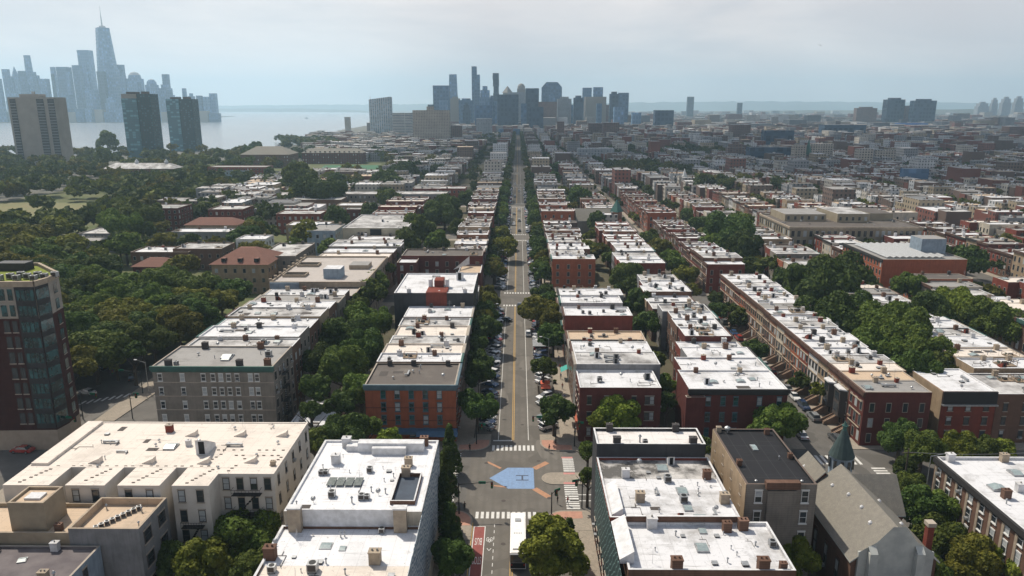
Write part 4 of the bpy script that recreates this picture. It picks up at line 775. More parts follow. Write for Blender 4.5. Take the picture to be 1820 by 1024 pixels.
kit(root, o, 'roof_hatch', -19, 234, 17, 0, 1.3); kit(root, o, 'chimney2', -33, 214.9, 17, 0, 1.2); kit(root, o, 'chimney2', -16, 214.9, 17, 0, 1.2)
# second block, river side
root, o = bld('apartment_building', 'dark red brick building with courtyard wings and paired white windows', 'building', -46, -14, 283, 297, 15, 'dark red brick', 'brown', {'f': dict(n=8, rows=4, kind='W', w=1.1, h=1.7), 'r': dict(n=4, rows=4)}, furn=(8, 3), seed=12, lod=1, coping=m_cornice)
b = MB(); shell(b, -46.5, -39, 274.5, 283-.02, 14, WALLS['dark red brick'], .3, m_cornice); b.box(-46.2, -39.3, 274.8, 282.7, 13, 13.5, ROOFS['white'], skip='fblr'); meshwins(b, 'f', -46.5, -39, 274.5, 283, 2, 4); b.build('side_wing', root, o)
b = MB(); shell(b, -22.5, -14, 268, 283-.02, 11.5, WALLS['dark red brick'], .3, m_white); b.box(-22.2, -14.3, 268.3, 282.7, 10.6, 11.1, ROOFS['tan'], skip='fblr'); b.face([(-24.5, 271, 12), (-19, 281, 12), (-19, 281, 15.2)], m_white); b.build('low_wing', root, o)
row(297, [8, 7, 7, 8, 7, 7, 8, 7, 7, 7, 8, 7, 7, 7], -28.5, -14, 13.5, mixd[1:7], ['white', 'dusty white', 'white', 'dusty white', 'cream'], RA, B2N, 'avenue houses on the river side', 'r', 1.4, 31)
row(419, [10, 8, 8, 7, 8, 8, 8, 8, 8, 8, 8, 8, 8, 8], -30, -14, 13, mixd[:7], wh, RA, B3N, 'avenue houses on the river side', 'r', 1.4, 32)

# park side row: grey corner block with green cornice, white roofs stepping back
root, o = bld('apartment_building', 'grey brick corner block with green cornice facing the crossing street', 'building', -79.3, -53, 149, 163, 17.5, 'grey brick', 'grey', {'f': dict(n=10, rows=5, z0=1.3, dz=3.2, w=1.0, h=1.7, kind='W', cols=[.06, .245, .42, .5, .565, .63, .70, .81, .865]), 'r': dict(n=5, rows=5)}, cornice=m_green, par=.35, furn=(5, 0), seed=14)
for x, y, k in ((-76, 149.9, 'chimney4'), (-60.5, 150, 'chimney4'), (-54.6, 150.6, 'chimney1'), (-73, 162, 'chimney4'), (-60, 162, 'chimney1'), (-65.5, 156, 'skylight'), (-56.5, 157, 'air_conditioner')): kit(root, o, k, x, y, 17.1, 0, 1.3)
b = MB(); fire_escape(root, o, 'r', 155, -53, (4.3, 7.5, 10.7, 13.9))
b = MB()
for z in (4.1, 7.3, 10.5, 13.7): b.box(-79.34, -52.96, 148.95, 149, z, z+.18, m_stone)
b.build('string_course', root, o)
row(163, [9, 9.5, 9, 9.5, 9, 9, 9], -79, -53.5, [16.6, 16.9, 16.2, 16.8, 16.2, 15.7, 15.2], ['brown brick', 'grey brick', 'brown brick', 'tan brick', 'brown brick', 'grey brick', 'brown brick'], ['dusty white', 'white', 'white', 'dusty white', 'white', 'grey', 'white'], RB, B1N, 'houses facing the park', 'l', .8, 41, n=9, chim=3, back='r')
o = (-67, 238, 0); root = empty('apartment_building', o, 'wide grey roofed apartment block with sunken light wells and pale blue end wall', 'building')
b = MB(); shell(b, -84, -51.5, 240, 284, 14.6, m_chim[3], .4, m_chim[3]); b.box(-84, -51.5, 239.9, 240, 0, 14.4, m_chim[3]); b.build('wall', root, o)
b = MB(); b.box(-83.6, -51.9, 240.4, 283.6, 13.6, 14, roofmat('roof_warm_grey', (.40, .36, .33), (.3, .27, .25)), skip='fblr'); b.build('roof', root, o)
b = MB(); b.box(-83.8, -74, 239.4, 239.9, 0, 14.3, WALLS['pale blue']); b.build('end_panel', root, o)
b = MB(); shell(b, -65, -53, 228, 239.88, 12.8, WALLS['charcoal'], .4, m_chim[3]); b.box(-64.6, -53.4, 228.4, 239.6, 12, 12.4, MATS['roof_warm_grey'], skip='fblr'); b.build('front_wing', root, o)
for x, y in ((-79, 249), (-79, 266)):
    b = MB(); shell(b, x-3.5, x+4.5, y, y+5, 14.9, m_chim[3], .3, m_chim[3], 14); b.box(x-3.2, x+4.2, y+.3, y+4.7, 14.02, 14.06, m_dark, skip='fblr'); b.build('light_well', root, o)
b = MB(); b.box(-67.5, -61.5, 247, 253, 14, 17.5, WALLS['pale blue'], ROOFS['white']); b.build('roof_bulkhead', root, o)
b = MB(); b.box(-62, -55, 262, 269, 14, 15.6, m_chim[3], ROOFS['grey']); b.build('plant_room', root, o)
for i in range(9): y = 241+i*5.2; b = MB(); b.box(-84.6, -83.7, y, y+.9, 12, 15.3, m_chim[3]); b.build('parapet_pier', root, o)
meshb = MB(); meshwins(meshb, 'f', -73.5, -65.5, 240, 241, 4, 4); meshwins(meshb, 'r', -84, -51.5, 242, 283, 10, 4); meshb.build('window_bank', root, o).name = 'glazing'
row(286, [9, 9, 9, 9], -80, -51, 14, ['tan brick', 'brown brick', 'grey brick', 'brown brick'], ['cream', 'white', 'white', 'dusty white'], RB, B2N, 'houses facing the park', 'l', 1.5, 42, back='r', n=6)
root, o = bld('apartment_building', 'cream rendered apartment block with open stair bay beyond the alley trees', 'building', -85.5, -54, 352, 398, 14.8, M('pale_yellow_render', (.42, .38, .29), (.33, .3, .23), .4), 'dusty white', {'f': dict(n=7, rows=4, cols=[.25, .3, .36, .55]), 'r': dict(n=9, rows=4)}, furn=(12, 2), seed=15, lod=1)
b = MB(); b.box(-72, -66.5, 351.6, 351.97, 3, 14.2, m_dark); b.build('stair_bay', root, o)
row(330, [10, 11], -80, -56, 11, ['brown brick', 'tan brick'], ['dusty white', 'white'], 'short park row', B2N, 'houses facing the park', 'l', 1.5, 43, back='r')
row(419, [9]*9, -84, -60, 12.5, mixd[:6], wh, RB, B3N, 'houses facing the park', 'l', 1.5, 44, back='r')

# low white annex in the side street and the diagonal pavement by the tower
root, o = bld('annex', 'low white roofed annex between the grey corner block and the alley trees', 'building', -49.5, -40.5, 146, 160, 5.2, 'white', 'white', None, furn=(3, 0), seed=71, lod=1)
g = MB(); dp_ = [at(180, 748, .2), at(203, 748, .2), at(292, 688, .2), at(262, 692, .2)]; g.face([(x, y, .2) for x, y in dp_], m_side)
for i in range(4): p, q = dp_[i], dp_[(i+1) % 4]; g.face([(*p, 0), (*q, 0), (*q, .2), (*p, .2)], m_concrete)
st(g, 'pavement_crossing')
g = MB(); dp_ = [at(100, 640, .02), at(330, 640, .02), at(330, 760, .02), at(100, 800, .02)]; g.face([(x, y, .02) for x, y in dp_][::-1], m_asphalt2); st(g, 'road_junction')
g = MB()
for k in range(9): x, y = at(146+k*13, 716-k*2.2, .03); g.face([(x-.25, y-1.3, .034), (x+.35, y-1.3, .034), (x+.6, y+1.3, .034), (x, y+1.3, .034)], m_line)
st(g, 'crosswalk_marking')
# inland side of the avenue
root, o = bld('apartment_building', 'deep red brick corner building with white coping, inland side of avenue', 'building', 13.5, 31.2, 149, 160, 12.9, 'dark red brick', 'white', {'f': dict(n=6, rows=3, z0=1.6, dz=3.7, w=1.0, h=1.9, cols=[.12, .33, .5, .67, .83, .89]), 'l': dict(n=4, rows=3, dz=3.7, w=1, h=2), 'r': dict(n=3, rows=3)}, furn=(9, 0), seed=17, par=.4)
fire_escape(root, o, 'f', 22, 149, (4.6, 8.3), 6)
b = MB(); b.box(13.0, 13.47, 149, 160, 2.9, 3.6, M('orange_sign_band', (.42, .12, .07)), bottom=True); b.build('shop_sign', root, o)
row(160, [9, 9.3, 7.5, 9, 7.5, 9.5, 9, 9, 8.5, 8.5, 8, 8.5], 13.6, 33.5, [14.3, 13.9, 12, 11.6, 8.5, 13.8, 8, 12.6, 12.8, 7.5, 7.2, 7], ['grey', 'brown brick', 'brown brick', 'grey brick', 'brown brick', 'red brick', 'grey', 'white', 'grey', 'dark red brick', 'grey', 'brown brick'], ['dusty white', 'white', 'brown', 'tan', 'grey', 'white', 'brown', 'white', 'white', 'grey', 'grey', 'brown'], RC, B1N, 'avenue houses on the inland side', 'l', 1, 51, back='r', n=7)
row(282, [9, 9, 8, 8, 8, 8, 8, 8, 8, 8, 8, 8, 9], 13.6, 29, [14, 13, 13, 13, 12.7, 13, 13, 12.6, 12, 13, 12, 12.5, 13], mixd[1:8], ['white', 'dusty white', 'white', 'dusty white'], RC, B2N, 'avenue houses on the inland side', 'l', 2, 52, back='r', n=6, chim=3)
row(419, [11, 9, 8, 8, 8, 8, 8, 8, 8, 8, 8, 8, 8], 13.6, 32, 12.5, mixd[:8], wh, RC, B3N, 'avenue houses on the inland side', 'l', 2.5, 53, back='r')
# back row facing the stoop street
root, o = bld('apartment_building', 'large red brick corner building with white roof across the street from the church turret', 'building', 37.2, 58.6, 149, 161, 12.6, 'dark red brick', 'white', {'f': dict(n=6, rows=3, z0=1.4, dz=3.7, w=1.1, h=2.0, kind='g', cols=[.12, .2, .35, .48, .72, .92]), 'r': dict(n=4, rows=3, dz=3.7)}, cornice=m_blackcorn, furn=(12, 2), seed=18, par=.35)
b = MB(); shell(b, 36.4, 40.6, 147.8, 149-.02, 11.2, WALLS['dark red brick'], .2, m_stone); b.build('corner_bay', root, o)
row(161, [9, 8.5, 8.5, 8.5, 8.5, 8, 8.5, 9, 7.5, 8.5, 9, 9], 40, 58.6, [12.6, 12.4, 11, 12.6, 12.6, 12.5, 12.4, 10.8, 10.8, 12.2, 12, 12], mixd[:5]+['tan brick', 'grey'], ['white', 'white', 'dusty white', 'white', 'white'], RD, B1N, 'houses backing onto the yards', 'r', 2, 54, back='l', n=6, xs=[(38, 58.5), (40, 58.5), (42, 58.5), (43, 57), (43.5, 57), (43, 58), (43, 58), (44, 58), (42, 57), (42.5, 58), (43, 58), (43, 57)])
row(282, [8, 8, 8, 8, 8, 8, 8, 8, 8, 8, 8, 8, 9], 41.5, 58, [12.4, 12, 12, 12.6, 12.4, 12, 12.4, 12, 12, 13, 12, 12, 12.6], mixd[:5]+['grey'], ['white', 'white', 'white', 'dusty white'], RD, B2N, 'houses backing onto the yards', 'r', 1.6, 55, back='l', n=5)
row(440, [8]*12, 42, 59, 12, mixd[:7], wh, RD, B3N, 'houses backing onto the yards', 'r', 2, 56, back='l')
# green spired church tower on the inland side
o = (57, 424, 0); root = empty('church', o, 'small stone church with green spire between the avenue yards and the stoop street', 'church')
gable(MB(), 34, 54, 421, 436, 8, 14, WALLS['grey brick'], m_sh, 'x').build('nave', root, o)
b = MB(); b.box(54.5, 60, 420.5, 426, 0, 13, WALLS['brownstone']); b.build('tower', root, o)
b = MB(); b.cyl(57.2, 423.2, 13, 20, 3.9, .15, M('verdigris_spire', (.06, .15, .13), (.05, .12, .10), 1), 4); b.build('spire', root, o)
# stoop row across the street: brownstone fronts lit along the street
stoopers = []
n0 = len(HOUSES)
wls = ['dark red brick', 'brown brick', 'brownstone', 'tan brick', 'white', 'red brick', 'orange brick', 'brownstone', 'cream', 'brownstone', 'brown brick', 'tan brick', 'brownstone', 'brownstone', 'orange brick', 'red brick', 'brownstone', 'brownstone', 'red brick']
row(147.5, [7.2, 6, 5.6, 6, 6, 6, 6, 6, 6, 6, 6, 6, 6, 6, 6, 6, 6, 6, 6.4], 74.6, 90, [12.6]*4+[12.5]*6+[12.7]*5+[12.4]*4, wls, ['grey', 'tan', 'cream', 'dusty white', 'white', 'white', 'white', 'white', 'dusty white', 'white', 'white', 'grey', 'white', 'white', 'white', 'white', 'dusty white', 'white', 'white'], RE, B1N, 'stoop houses with stairs to the street', 'l', 1.2, 57, back='r', n=5, corn=m_browncorn)
stoopers += HOUSES[n0:]
n0 = len(HOUSES)
row(282, [6]*20, 74.6, 89.5, 12.4, ['dark red brick', 'red brick', 'brown brick', 'brownstone'], ['white', 'white', 'dusty white', 'white'], RE, B2N, 'stoop houses with stairs to the street', 'l', 1.5, 58, back='r', n=3, corn=m_browncorn)
stoopers += HOUSES[n0:n0+8]
row(419, [6.5]*18, 74.6, 90, 12.6, ['red brick', 'orange brick', 'dark red brick', 'red brick'], wh, RE, B3N, 'stoop houses with stairs to the street', 'l', 1.5, 59, back='r', corn=m_browncorn)
stm = M('stoop_stone', (.24, .17, .12), (.19, .13, .10), 1)
sb = MB()
for k in range(9): sb.box(-3.3+k*.36, -2.94+k*.36+.01 if k < 8 else 0, -.75, .75, 0, .2+k*.22, stm)
for y in (-.9, .75): sb.face([(-3.3, y, 0), (0, y, 0), (0, y, 2.5), (-3.3, y, .7)], stm); sb.face([(-3.3, y+.15, 0), (-3.3, y+.15, .7), (0, y+.15, 2.5), (0, y+.15, 0)], stm); sb.face([(-3.3, y, .7), (0, y, 2.5), (0, y+.15, 2.5), (-3.3, y+.15, .7)], stm); sb.face([(-3.3, y, 0), (-3.3, y, .7), (-3.3, y+.15, .7), (-3.3, y+.15, 0)], stm)
stoop_me = sb.mesh('stoop')
db = MB(); db.box(-.08, 0, -.6, .6, 0, 2.5, m_darkframe); db.box(-.3, 0, -.75, .75, 2.5, 2.8, stm, bottom=True); door_me = db.mesh('door')
lb = MB()
for z in (3.9, 7.0, 10.0): lb.box(-.22, -.003, -2.7, 2.7, z-.1, z+.1, m_chim[3], bottom=True)
band_me = lb.mesh('string_course')
for root, o, a, c, y0, y1, h in stoopers:
    if root.type == 'EMPTY':
        yy = y1-1.3-o[1]; inst(stoop_me, 'stoop', root, (a-o[0], yy, .13)); inst(door_me, 'door', root, (a-o[0], yy, 2.1)); inst(band_me, 'string_course', root, (a-o[0], (y1-y0)/2, 0))
# bay windows on two of the stoop fronts
for k, hh in ((1, 9.5), (2, 9.0)):
    root, o, a, c, y0, y1, h = HOUSES[[i for i, q in enumerate(HOUSES) if q is stoopers[0]][0]+k]
    b = MB(); pts = [(a, y0+.6), (a, y1-.6), (a-1.3, y1-1.5), (a-1.3, y0+1.5)]; prism(pts[::-1], 3, hh, m_darkframe, m_white, b); prism([(a+(x-a)*1.2, y) for x, y in pts][::-1], hh, hh+.3, m_white, None, b); b.build('bay_window', root, o)
    b = MB()
    for z in (4, 6.8): b.box(a-1.36, a-1.3, y0+1.9, y1-1.9, z, z+1.9, m_glass)
    b.build('window', root, o)
# tan back row and corner pair behind
root, o = bld('apartment_building', 'tan flanked corner house with white roof and dark mansard end beside the stoop row', 'building', 92.3, 104, 149.2, 163.5, 12.2, WALLS['red brick'], 'white', {'f': dict(n=3, rows=3, w=1.2, h=1.8)}, furn=(7, 0), seed=22, par=.3)
b = MB(); b.box(92.2, 92.3, 149.3, 163.4, 0, 12.1, WALLS['tan brick'], skip='r'); b.build('tan_flank', root, o)
b = MB(); b.box(92.3, 104, 148.9, 149.18, 9.3, 12.1, m_blackcorn, bottom=True); b.box(92.2, 104.1, 148.4, 149.18, 9, 9.3, m_metal, bottom=True); b.build('mansard', root, o)
root, o = bld('apartment_building', 'dark brick house with grey patched roof right beside the tan flanked corner house', 'building', 104.1, 125, 149.2, 162, 11.6, 'brown brick', 'dusty white', {'f': dict(n=5, rows=3)}, furn=(12, 2), seed=23, par=.3)
n0 = len(HOUSES)
row(163.5, [7.5, 7.5, 9, 8, 8, 7], 107.5, 125, [12.3, 12.5, 12.6, 12.6, 12.5, 12.2], ['tan brick', 'tan brick', 'white', 'tan brick', 'grey', 'brown brick'], ['white', 'cream', 'white', 'dusty white', 'white', 'white'], RF, B1N, 'tan houses behind the yard trees', 'r', .5, 61, back='l', n=8)
row(216, [8]*5, 107.5, 124, 12, mixd[:5], wh, 'tan back row end', B1N, 'tan houses behind the yard trees', 'r', 1.5, 62, back='l')
root, o = bld('garage', 'low white roofed garage against the tan back row', 'garage', 97.5, 107, 168, 177, 4.6, 'grey', 'white', None, furn=(1, 0), seed=24, lod=1)
row(282, [8]*14, 108, 125, 12.3, mixd[:8], wh, 'garden street row', B2N, 'houses on the garden street', 'r', 1.5, 63, back='l')
row(419, [8]*14, 108, 125, 12.3, mixd[:8], wh, 'garden street row', B3N, 'houses on the garden street', 'r', 1.5, 64, back='l')
# blocks further inland
INN = ['second garden', 'third garden', 'fourth garden', 'fifth garden']
wide = mixd+['brown brick', 'red brick', 'tan brick']
root, o = bld('school', 'long tan stone school with set back upper storey, inland of stoop street', 'school', 132, 196, 352, 398, 15.5, M('school_stone', (.31, .265, .19), (.25, .21, .15), .3), 'brown', {'f': dict(n=22, rows=3, z0=2, dz=4.4, w=1.5, h=2.8), 'l': dict(n=14, rows=3, z0=2, dz=4.4, w=1.5, h=2.8)}, cornice=m_chim[3], corn_sides='fl', furn=(24, 4), seed=25, lod=1)
b = MB(); b.box(137, 158, 374, 396, 15, 18.6, MATS['school_stone'], ROOFS['grey']); b.box(162, 178, 370, 397, 15, 19.4, MATS['school_stone'], ROOFS['dusty white']); b.box(181, 193, 376, 397, 15, 18.8, MATS['school_stone'], ROOFS['brown']); meshwins(b, 'f', 162, 178, 370, 397, 5, 1, 16, 3, 1.2, 1.8); meshwins(b, 'f', 137, 158, 374, 396, 6, 1, 15.8, 3, 1.2, 1.8); b.build('upper_storey', root, o)
root, o = bld('warehouse', 'red brick warehouse with saw-tooth grey roof lights beyond the yard trees', 'warehouse', 143, 176, 282, 318, 14, 'orange brick', 'grey', {'l': dict(n=14, rows=4), 'f': dict(n=4, rows=2)}, furn=None, lod=1, cornice=m_blackcorn, corn_sides='l')
b = MB()
for i in range(9): x = 146.5+i*2.6; b.face([(x, 286, 13.9), (x+1.9, 286, 14.9), (x+1.9, 315, 14.9), (x, 315, 13.9)], m_metal); b.face([(x+1.9, 286, 13.9), (x+2.0, 286, 13.9), (x+2, 315, 13.9), (x+1.9, 315, 14.9)], m_darkframe)
b.build('roof_lights', root, o).name = 'saw_tooth_roof'
b = MB(); b.box(164, 174, 294, 303, 14, 20, WALLS['pale blue'], ROOFS['grey']); b.build('plant_room', root, o)
for k in range(4):
    x0 = 143+68*k; x1 = x0+51
    for j, (y0, y1) in enumerate(((149, 264), (282, 401), (419, 540))):
        if k == 0 and j == 1: y0 = 319; y1 = 350
        nb = int((y1-y0)//8.5); wd = [(y1-y0)/nb]*nb if nb else []
        bn = (B1N, B2N, B3N)[j]
        row(y0, wd, x0, x0+17, 12, wide, wh, f'{INN[k]} front row', bn, 'houses of the inland blocks', 'l', 2.5, 100+k*10+j, back='r', n=4)
        row(y0, wd, x1-17, x1, 12, wide, wh, f'{INN[k]} rear row', bn, 'houses of the inland blocks', 'r', 2.5, 200+k*10+j, back='l', n=4)
print('row houses', len(HOUSES))
DONE = [(q[2], q[3], q[4], q[5]) for q in HOUSES]+BLDS

# ------------------------------------------------------------------ houses among the park trees and the campus
LEFTB = [  # px, py of roof front centre, roof height, width, depth, wall, roof, label
 (425, 470, 12, 22, 22, 'tan brick', 'terracotta', 'stone mansion with terracotta hipped roof beside the park trees'),
 (268, 474, 8, 15, 12, 'dark red brick', 'terracotta', 'small red brick hall with terracotta roof inside the park trees'),
 (283, 448, 9, 26, 14, 'brown brick', 'white', 'white flat roofed house behind the small terracotta hall'),
 (350, 442, 10, 22, 16, 'brown brick', 'dusty white', 'dusty roofed brick house beside the mansion'),
 (490, 455, 13, 16, 30, 'grey brick', 'dusty white', 'row of grey bay fronted apartments behind the mansion'),
 (445, 425, 12, 14, 12, 'white', 'white', 'small white stair house above the terracotta mansion'),
 (375, 400, 10, 28, 14, 'tan brick', 'terracotta', 'long terracotta roofed house up the park slope'),
 (400, 372, 15, 20, 18, 'dark red brick', 'dusty white', 'tall dark brick house standing over the park slope'),
 (355, 412, 9, 30, 12, 'grey', 'white', 'low wide white roofed building below the terracotta house'),
 (175, 415, 7, 22, 20, 'grey', 'dusty white', 'grey shed with sloping white roof beside the tennis court'),
 (150, 428, 6, 30, 12, 'grey', 'grey', 'low grey building near the tennis court'),
 (285, 370, 14, 20, 20, 'dark red brick', 'grey', 'dark gothic brick house hidden in the park trees'),
 (530, 380, 12, 26, 16, 'red brick', 'dusty white', 'red brick house with pale roof beyond the mansion street'),
 (545, 400, 12, 22, 14, 'tan brick', 'white', 'tan house with bright roof before the park side trees'),
 (570, 410, 13, 14, 22, 'pale blue', 'grey', 'pale bay fronted house at the mansion street corner'),
 (245, 300, 12, 70, 22, 'brown brick', 'white', 'long white campus hall with cupola on the hill'),
 (420, 297, 12, 60, 24, 'red brick', 'grey', 'red brick campus hall with flat grey roof'),
 (470, 275, 16, 58, 40, 'brown brick', 'grey', 'large brown campus gymnasium with pitched grey roof'),
 (590, 272, 14, 78, 24, 'dark red brick', 'grey', 'long dormitory with dormered grey roof behind the pitch'),
 (415, 303, 9, 30, 16, 'pale blue', 'grey', 'pale small campus house among the trees'),
 (640, 345, 11, 55, 20, 'grey brick', 'dusty white', 'grey apartment row beyond the pitch trees'),
 (700, 372, 10, 60, 20, 'dark red brick', 'dusty white', 'long low dark brick hall before the alley trees'),
 (735, 345, 12, 46, 20, 'grey', 'dusty white', 'grey block with rows of lit white windows'),
 (780, 335, 12, 40, 18, 'red brick', 'dusty white', 'red brick block beside the grey windowed block'),
 (560, 355, 10, 36, 18, 'brown brick', 'dusty white', 'brown brick house beyond the park street trees'),
 (625, 365, 11, 20, 14, 'tan brick', 'white', 'tan house between the pitch trees and the alley'),
]
m_terra = M('terracotta_tiles', (.22, .105, .075), (.17, .08, .06), .6, .9, fine=.2)
for px, py, z, w, d, wl, rf, lab in LEFTB:
    x, y = at(px, py, z); n = max(3, int(w/3.2)); r = random.Random(px); nm = 'campus_hall' if py < 310 else 'town_house'
    o = (x, y, 0); root = empty(nm, o, lab, 'hall' if py < 310 else 'house')
    b = MB(); hip = rf == 'terracotta' or 'pitched' in lab or 'dormered' in lab or 'cupola' in lab
    if hip: b.box(x-w/2, x+w/2, y, y+d, 0, z-.02, WALLS[wl])
    else: shell(b, x-w/2, x+w/2, y, y+d, z, WALLS[wl])
    rows = max(2, int(z//3.4)); meshwins(b, 'f', x-w/2, x+w/2, y, y+d, n, rows, 1, z/rows-.2, 1.1, 1.6, m_stone, None, r); meshwins(b, 'r', x-w/2, x+w/2, y, y+d, max(2, int(d/3.5)), rows, 1, z/rows-.2, 1.1, 1.6, m_stone, None, r)
    b.build('wall', root, o); b = MB()
    if hip:
        rm = m_terra if rf == 'terracotta' else (ROOFS['dusty white'] if 'white' in lab else MATS['grey_shingle']); e = .8; i_ = min(w, d)*.35; zr = z+min(w, d)*.22
        A = [(x-w/2-e, y-e, z), (x+w/2+e, y-e, z), (x+w/2+e, y+d+e, z), (x-w/2-e, y+d+e, z)]; B = [(x-w/2+i_, y+d*.45, zr), (x+w/2-i_, y+d*.45, zr), (x+w/2-i_, y+d*.55, zr), (x-w/2+i_, y+d*.55, zr)]
        for k in range(4): b.face([A[k], A[(k+1) % 4], B[(k+1) % 4], B[k]], rm)
        b.face(B, rm)
        if 'dormered' in lab or 'mansion' in lab:
            for k in range(n//2): u = x-w/2+(k+.7)*w/(n//2+.4); b.box(u-.8, u+.8, y+.8, y+3, z+.2, z+2.2, m_glass, rm)
    else:
        b.box(x-w/2+.3, x+w/2-.3, y+.3, y+d-.3, z-.8, z-.5, ROOFS[rf], skip='fblr')
    b.build('roof', root, o)
    if not hip and py > 310: furnish(root, o, x-w/2, x+w/2, y, y+d, z-.5, r, 4, 2)
    if 'cupola' in lab:
        b = MB()
        for u in (-6, 24): b.cyl(x+u, y+d/2, z, z+6, 2, 2, m_white, 8); b.cyl(x+u, y+d/2, z+6, z+9, 2.2, .2, m_white, 8)
        b.build('cupola', root, o)

# ------------------------------------------------------------------ trees
def leafmat(name, c, c2):
    m, t, b = nodes(name, .75); b.inputs['Specular IOR Level'].default_value = .2
    oi = t.nodes.new('ShaderNodeObjectInfo'); hs = t.nodes.new('ShaderNodeHueSaturation')
    for inp, lo, hi in (('Value', .75, 1.3), ('Hue', .485, .515)):
        mr = t.nodes.new('ShaderNodeMapRange'); mr.inputs[3].default_value = lo; mr.inputs[4].default_value = hi; t.links.new(oi.outputs['Random'], mr.inputs[0]); t.links.new(mr.outputs[0], hs.inputs[inp])
    col = mixc(t, noise(t, .7, 4, .7, None, .42, .6), tuple(v*.8 for v in c), c2); t.links.new(col, hs.inputs['Color']); t.links.new(hs.outputs[0], b.inputs['Base Color'])
    tr = t.nodes.new('ShaderNodeBsdfTranslucent'); t.links.new(hs.outputs[0], tr.inputs[0]); mxs = t.nodes.new('ShaderNodeMixShader'); mxs.inputs[0].default_value = .30
    t.links.new(b.outputs[0], mxs.inputs[1]); t.links.new(tr.outputs[0], mxs.inputs[2]); t.links.new(mxs.outputs[0], t.nodes['Material Output'].inputs[0]); return m
LEAF = {'dark': leafmat('leaves_dark', (.046, .080, .016), (.084, .125, .024)), 'mid': leafmat('leaves_mid', (.074, .116, .018), (.13, .17, .028)),
        'olive': leafmat('leaves_olive', (.115, .125, .015), (.20, .195, .028)), 'bright': leafmat('leaves_bright', (.125, .175, .018), (.20, .235, .03))}
m_bark = M('bark', (.09, .07, .055), (.06, .05, .04), 4, .95)
def crown_mesh(seed, nq, size, nl=24, flat=.78, conifer=False):
    r = np.random.RandomState(seed); C_, Rr = [], []; ex, ey = r.uniform(.85, 1.15), r.uniform(.8, 1.05)
    while len(C_) < nl:
        d = r.normal(size=3); d /= np.linalg.norm(d)
        if conifer:
            z = r.uniform(-1, 1.2); a = r.uniform(0, 2*P); rad = .5*(1.25-z)/2.2; C_.append((rad*math.cos(a), rad*math.sin(a), z*1.3)); Rr.append(.16+.14*(1.2-z)/2.2); continue
        if d[2] < -.45: continue
        q = r.uniform(.3, .86); C_.append((d[0]*q*ex, d[1]*q*ey, d[2]*q*flat)); Rr.append(r.uniform(.17, .38))
    C_ = np.array(C_); Rr = np.array(Rr)
    k = r.choice(nl, nq*3, p=Rr**2/np.sum(Rr**2)); n = r.normal(size=(nq*3, 3)); n /= np.linalg.norm(n, axis=1)[:, None]
    p = C_[k]+n*(Rr[k]*r.uniform(.78, 1.06, nq*3))[:, None]
    dd = np.linalg.norm(p[:, None, :]-C_[None], axis=2)-Rr[None]*.8; keep = (dd.min(axis=1) > -.02) & ((n[:, 2] > -.5) | (r.rand(nq*3) < .3))
    p, n = p[keep][:nq], n[keep][:nq]; m = len(p)
    nn_ = n+r.normal(size=(m, 3))*.55; nn_ /= np.linalg.norm(nn_, axis=1)[:, None]
    a = np.cross(nn_, r.normal(size=(m, 3))); a /= np.linalg.norm(a, axis=1)[:, None]; b = np.cross(nn_, a)
    s = (size*r.uniform(.6, 1.25, m))[:, None]; s2 = s*r.uniform(.5, .9, m)[:, None]
    return np.stack([p-a*s, p-b*s2+nn_*s*.15, p+a*s, p+b*s2], axis=1).reshape(-1, 3)
def np_mesh(name, v, mat):
    me = bpy.data.meshes.new(name); n = len(v); f = n//4; me.vertices.add(n); me.vertices.foreach_set('co', v.astype(np.float32).ravel())
    me.loops.add(n); me.loops.foreach_set('vertex_index', np.arange(n, dtype=np.int32)); me.polygons.add(f)
    me.polygons.foreach_set('loop_start', np.arange(0, n, 4, dtype=np.int32)); me.polygons.foreach_set('loop_total', np.full(f, 4, dtype=np.int32))
    for m in (mat if isinstance(mat, list) else [mat]): me.materials.append(m)
    me.update(calc_edges=True); return me
CR = {}
for tone in LEAF:
    for lod, nq, size in ((0, 9000, .062), (1, 2200, .115), (2, 620, .2)):
        CR[tone, lod] = [np_mesh('crown', crown_mesh(s*7+lod, nq, size, 30+s*4, .68+.09*(s % 4)), LEAF[tone]) for s in range(5)]
CR['conifer', 0] = [np_mesh('crown', crown_mesh(77+s, 5200, .07, 60, 1, True), LEAF['dark']) for s in range(2)]
def trunk_mesh(seed, n=7, limbs=6):
    r = random.Random(seed); b = MB(); b.cyl(0, 0, 0, .55, .055, .04, m_bark, n, False); b.cyl(0, 0, .55, 1.0, .04, .02, m_bark, n, True, .03, .02)
    for i in range(limbs):
        a = 2*P*i/limbs+r.uniform(-.4, .4); z = r.uniform(.45, .75); q = (math.cos(a)*r.uniform(.2, .34), math.sin(a)*r.uniform(.2, .34), z+r.uniform(.22, .38)); b.tube((0, 0, z), q, .024, .008, m_bark, 5)
        b.tube(q, (q[0]*1.5, q[1]*1.5, q[2]+.12), .009, .004, m_bark, 4)
    return b.mesh('trunk')
TRK = [trunk_mesh(i) for i in range(3)]
TREES = []; EXTRA = []; TONEW = {'dark': 'dark green', 'mid': 'green', 'olive': 'olive green', 'bright': 'bright green', 'conifer': 'dark pointed'}
